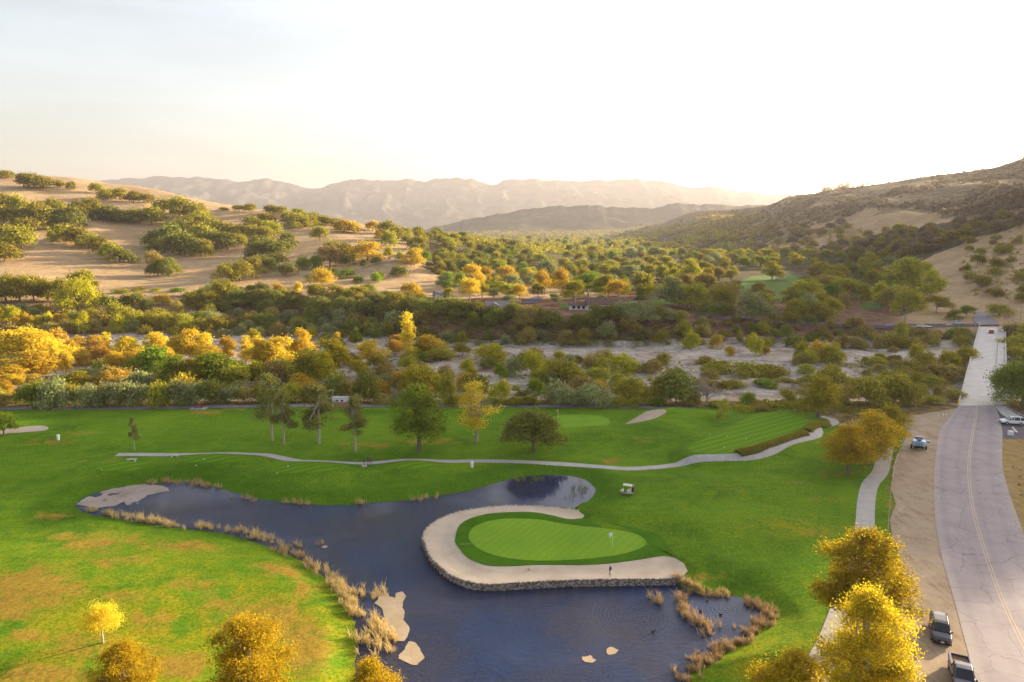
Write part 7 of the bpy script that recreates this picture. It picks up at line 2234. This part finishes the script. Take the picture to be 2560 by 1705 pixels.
kb = resample(smooth_poly(unp_list([(2490, 1016), (2497, 1026), (2508, 1038), (2530, 1047), (2570, 1054)]), 4, closed=False), 1.0)
L, R = ribbon(kb, .3)
V = []; 
rings = [[Vector((*l, 0)), Vector((*l, .16)), Vector((*r, .16)), Vector((*r, 0))] for l, r in zip(L, R)]
mb = MB(); mb.loft(rings); mb.build('kerb', M_CONC, kind='structure')
wk = np.concatenate([kb + np.array([0, .2]), gl_[::-1] - np.array([0, .4])])
sheet('corner_walkway', wk, M_CONC, lambda x, y: h_table(x, y) * 0 + .12, 2.0)

# houses ---------------------------------------------------------------------------
M_HWALL = simple('house_white_wall', (.66, .61, .57), .85, .1, var=.08)
M_HTAN = simple('house_tan_wall', (.46, .39, .33), .85, .1, var=.1)
M_ROOF1 = simple('roof_grey_shingle', (.23, .19, .20), .9, .1, var=.2, scale=2)
M_ROOF2 = simple('roof_brown_shingle', (.16, .095, .085), .9, .1, var=.2, scale=2)


def gable(mb, x0, x1, y0, y1, z0, zr_, ov=.5, th=.22, ax='x'):
    """gable roof slab pair, ridge along ax"""
    if ax == 'x':
        ym = (y0 + y1) / 2
        P_ = [(x0 - ov, y0 - ov, z0 - .2), (x1 + ov, y0 - ov, z0 - .2), (x1 + ov, ym, zr_), (x0 - ov, ym, zr_), (x1 + ov, y1 + ov, z0 - .2), (x0 - ov, y1 + ov, z0 - .2)]
    else:
        xm = (x0 + x1) / 2
        P_ = [(x0 - ov, y1 + ov, z0 - .2), (x0 - ov, y0 - ov, z0 - .2), (xm, y0 - ov, zr_), (xm, y1 + ov, zr_), (x1 + ov, y0 - ov, z0 - .2), (x1 + ov, y1 + ov, z0 - .2)]
    Q = [(a, b, c + th) for a, b, c in P_]
    mb.add(P_ + Q, [(0, 3, 2, 1), (3, 5, 4, 2), (6, 7, 8, 9), (9, 8, 10, 11), (0, 1, 7, 6), (4, 5, 11, 10), (1, 2, 8, 7), (2, 4, 10, 8), (0, 6, 9, 3), (3, 9, 11, 5)])


def gwall(mb, x0, x1, y0, y1, z0, z1, zr_, ax='x'):
    if ax == 'x':
        ym = (y0 + y1) / 2
        v = [(x0, y0, z0), (x1, y0, z0), (x1, y1, z0), (x0, y1, z0), (x0, y0, z1), (x1, y0, z1), (x1, y1, z1), (x0, y1, z1), (x0, ym, zr_), (x1, ym, zr_)]
        f = [(0, 1, 5, 4), (2, 3, 7, 6), (1, 2, 6, 9, 5), (3, 0, 4, 8, 7), (4, 5, 9, 8), (6, 7, 8, 9)]
    else:
        xm = (x0 + x1) / 2
        v = [(x0, y0, z0), (x1, y0, z0), (x1, y1, z0), (x0, y1, z0), (x0, y0, z1), (x1, y0, z1), (x1, y1, z1), (x0, y1, z1), (xm, y0, zr_), (xm, y1, zr_)]
        f = [(1, 2, 6, 5), (3, 0, 4, 7), (0, 1, 5, 8, 4), (2, 3, 7, 9, 6), (5, 6, 9, 8), (7, 4, 8, 9)]
    mb.add(v, f)


def house(px, py, label, wings, wm, rm, wins, rz=0.0, chim=None, name='house'):
    P = gp(px, py)
    h_ = empty(name, (P[0], P[1], P[2] - .1), rz); tag(h_, label, 'house', 'houses on the plateau')
    for (x0, x1, y0, y1, zh, zr_, ax) in wings:
        mb = MB(); gwall(mb, x0, x1, y0, y1, -1.5, zh, zr_ - .12, ax); mb.build('wall', wm, h_)
        mb = MB(); gable(mb, x0, x1, y0, y1, zh, zr_, ax=ax); r_o = mb.build('roof', rm, h_)
        if chim and chim[0] >= x0 and chim[0] <= x1:
            mb = MB(); mb.box(chim[0] - .4, chim[0] + .4, chim[1] - .4, chim[1] + .4, zh, chim[2]); mb.build('chimney', M_HWALL, r_o); chim = None
    for (x, y, z, w, hh) in wins:
        mb = MB(); mb.box(x - w / 2, x + w / 2, y - .04, y, z, z + hh); wo_ = mb.build('window', M_GLASS, h_)
        mb = MB()
        for (a, b, c, d) in ((-w / 2 - .08, w / 2 + .08, -.08, 0), (-w / 2 - .08, w / 2 + .08, hh, hh + .08), (-w / 2 - .08, -w / 2, 0, hh), (w / 2, w / 2 + .08, 0, hh)):
            mb.box(x + a, x + b, y - .07, y + .01, z + c, z + d)
        mb.build('frame', M_WHITE, wo_)
    return h_


house(1103, 748, 'small white gabled house half hidden by the yellow-green garden trees', [(-3, 3, -3.2, 4, 2.8, 4.6, 'x'), (-4.4, -1.2, -4.6, -.5, 2.5, 3.9, 'y')], M_HWALL, M_ROOF1, [(-2.8, -4.62, .9, 1.0, 1.0), (1.2, -3.22, .9, 1.2, 1.1)], .3)
house(1246, 781, 'pale house with low grey gables right of the yellow trees', [(-5.2, 5.2, 0, 6.5, 2.8, 4.8, 'x'), (-4.8, 1.2, -4, 1.0, 2.7, 4.4, 'y')], M_HTAN, M_ROOF1, [(-3.6, -4.02, .9, 1.2, 1.1), (-.6, -4.02, .9, 1.2, 1.1), (3.0, -.02, .9, 1.6, 1.1)], .12)
house(1512, 776, 'long low brown-roofed ranch house on the bluff', [(-8, 0.5, 0, 7, 2.9, 5.4, 'x'), (0.5, 12, 1.2, 7.4, 2.7, 4.7, 'x'), (12, 18, 0.6, 6.6, 2.5, 4.2, 'x'), (-16, -8, 1.0, 5.6, 2.3, 3.1, 'x')], M_HWALL, M_ROOF2,
      [(-6, -.02, .9, 1.5, 1.2), (-3, -.02, .9, 1.5, 1.2), (-9.6, .98, .7, 1.4, 1.2), (-11.8, .98, .7, 1.4, 1.2), (-14, .98, .7, 1.4, 1.2), (3, 1.18, .9, 1.5, 1.1), (6, 1.18, .9, 1.5, 1.1), (9, 1.18, .9, 1.5, 1.1), (14, .58, .9, 1.4, 1.0)], -.03, (-5.5, 4.2, 6.4))
P = gp(985, 652); gz0 = empty('gazebo', P); tag(gz0, 'small open gazebo with tan hipped roof on the golden knoll', 'gazebo')
M_GAZ = simple('gazebo_tan', (.42, .28, .17), .9, .1, var=.12)
for sx in (-2.6, 2.6):
    for sy in (-2, 2):
        mb = MB(); mb.box(sx - .15, sx + .15, sy - .15, sy + .15, -.5, 2.5); mb.build('post', M_GAZ, gz0)
mb = MB(); mb.add([(-3.6, -3, 2.4), (3.6, -3, 2.4), (3.6, 3, 2.4), (-3.6, 3, 2.4), (-1.0, 0, 4.0), (1.0, 0, 4.0)], [(0, 3, 2, 1), (0, 1, 5, 4), (1, 2, 5), (2, 3, 4, 5), (3, 0, 4)]); mb.build('roof', M_GAZ, gz0)
P = gp(2292, 826); cb = empty('culvert_house', P); tag(cb, 'low dark-roofed outbuilding under the guard wall near the bridge', 'outbuilding')
mb = MB(); mb.box(-5, 5, -2, 2.2, -1.5, 1.6); mb.build('wall', M_HTAN, cb)
mb = MB(); mb.box(-5.8, 5.8, -2.8, 3.0, 1.6, 1.95); mb.build('roof', M_DARK, cb)
mb = MB(); mb.box(1.5, 3.5, -2.04, -1.98, -1.2, 1.0); mb.build('door', M_WOOD, cb)
# driveway on the plateau
dl = ground([1322, 1330, 1342, 1352], [759, 752, 745, 741])[:, :2]; 
L, R = ribbon(resample(dl, 2.0), 6.0)
far_strip('driveway', L, R, mat_concrete('driveway_asphalt', (.07, .065, .11), (.11, .10, .16)), .1)
# ------------------------------------------------------------------ haze in the air of the whole valley
m, nt, out = new_mat('valley_haze')
pv = nt.nodes.new('ShaderNodeVolumePrincipled')
pv.inputs['Color'].default_value = (0.62, 0.59, 0.64, 1)
pv.inputs['Density'].default_value = 0.000078
pv.inputs['Anisotropy'].default_value = 0.3
nt.links.new(pv.outputs[0], out.inputs['Volume'])
mb = MB()
mb.box(-13400, 13400, -3400, 13900, -10.2, 790)
hz = mb.build('haze', m, kind='stuff')
hz['label'] = 'pale warm haze filling the valley air'
hz['category'] = 'haze'
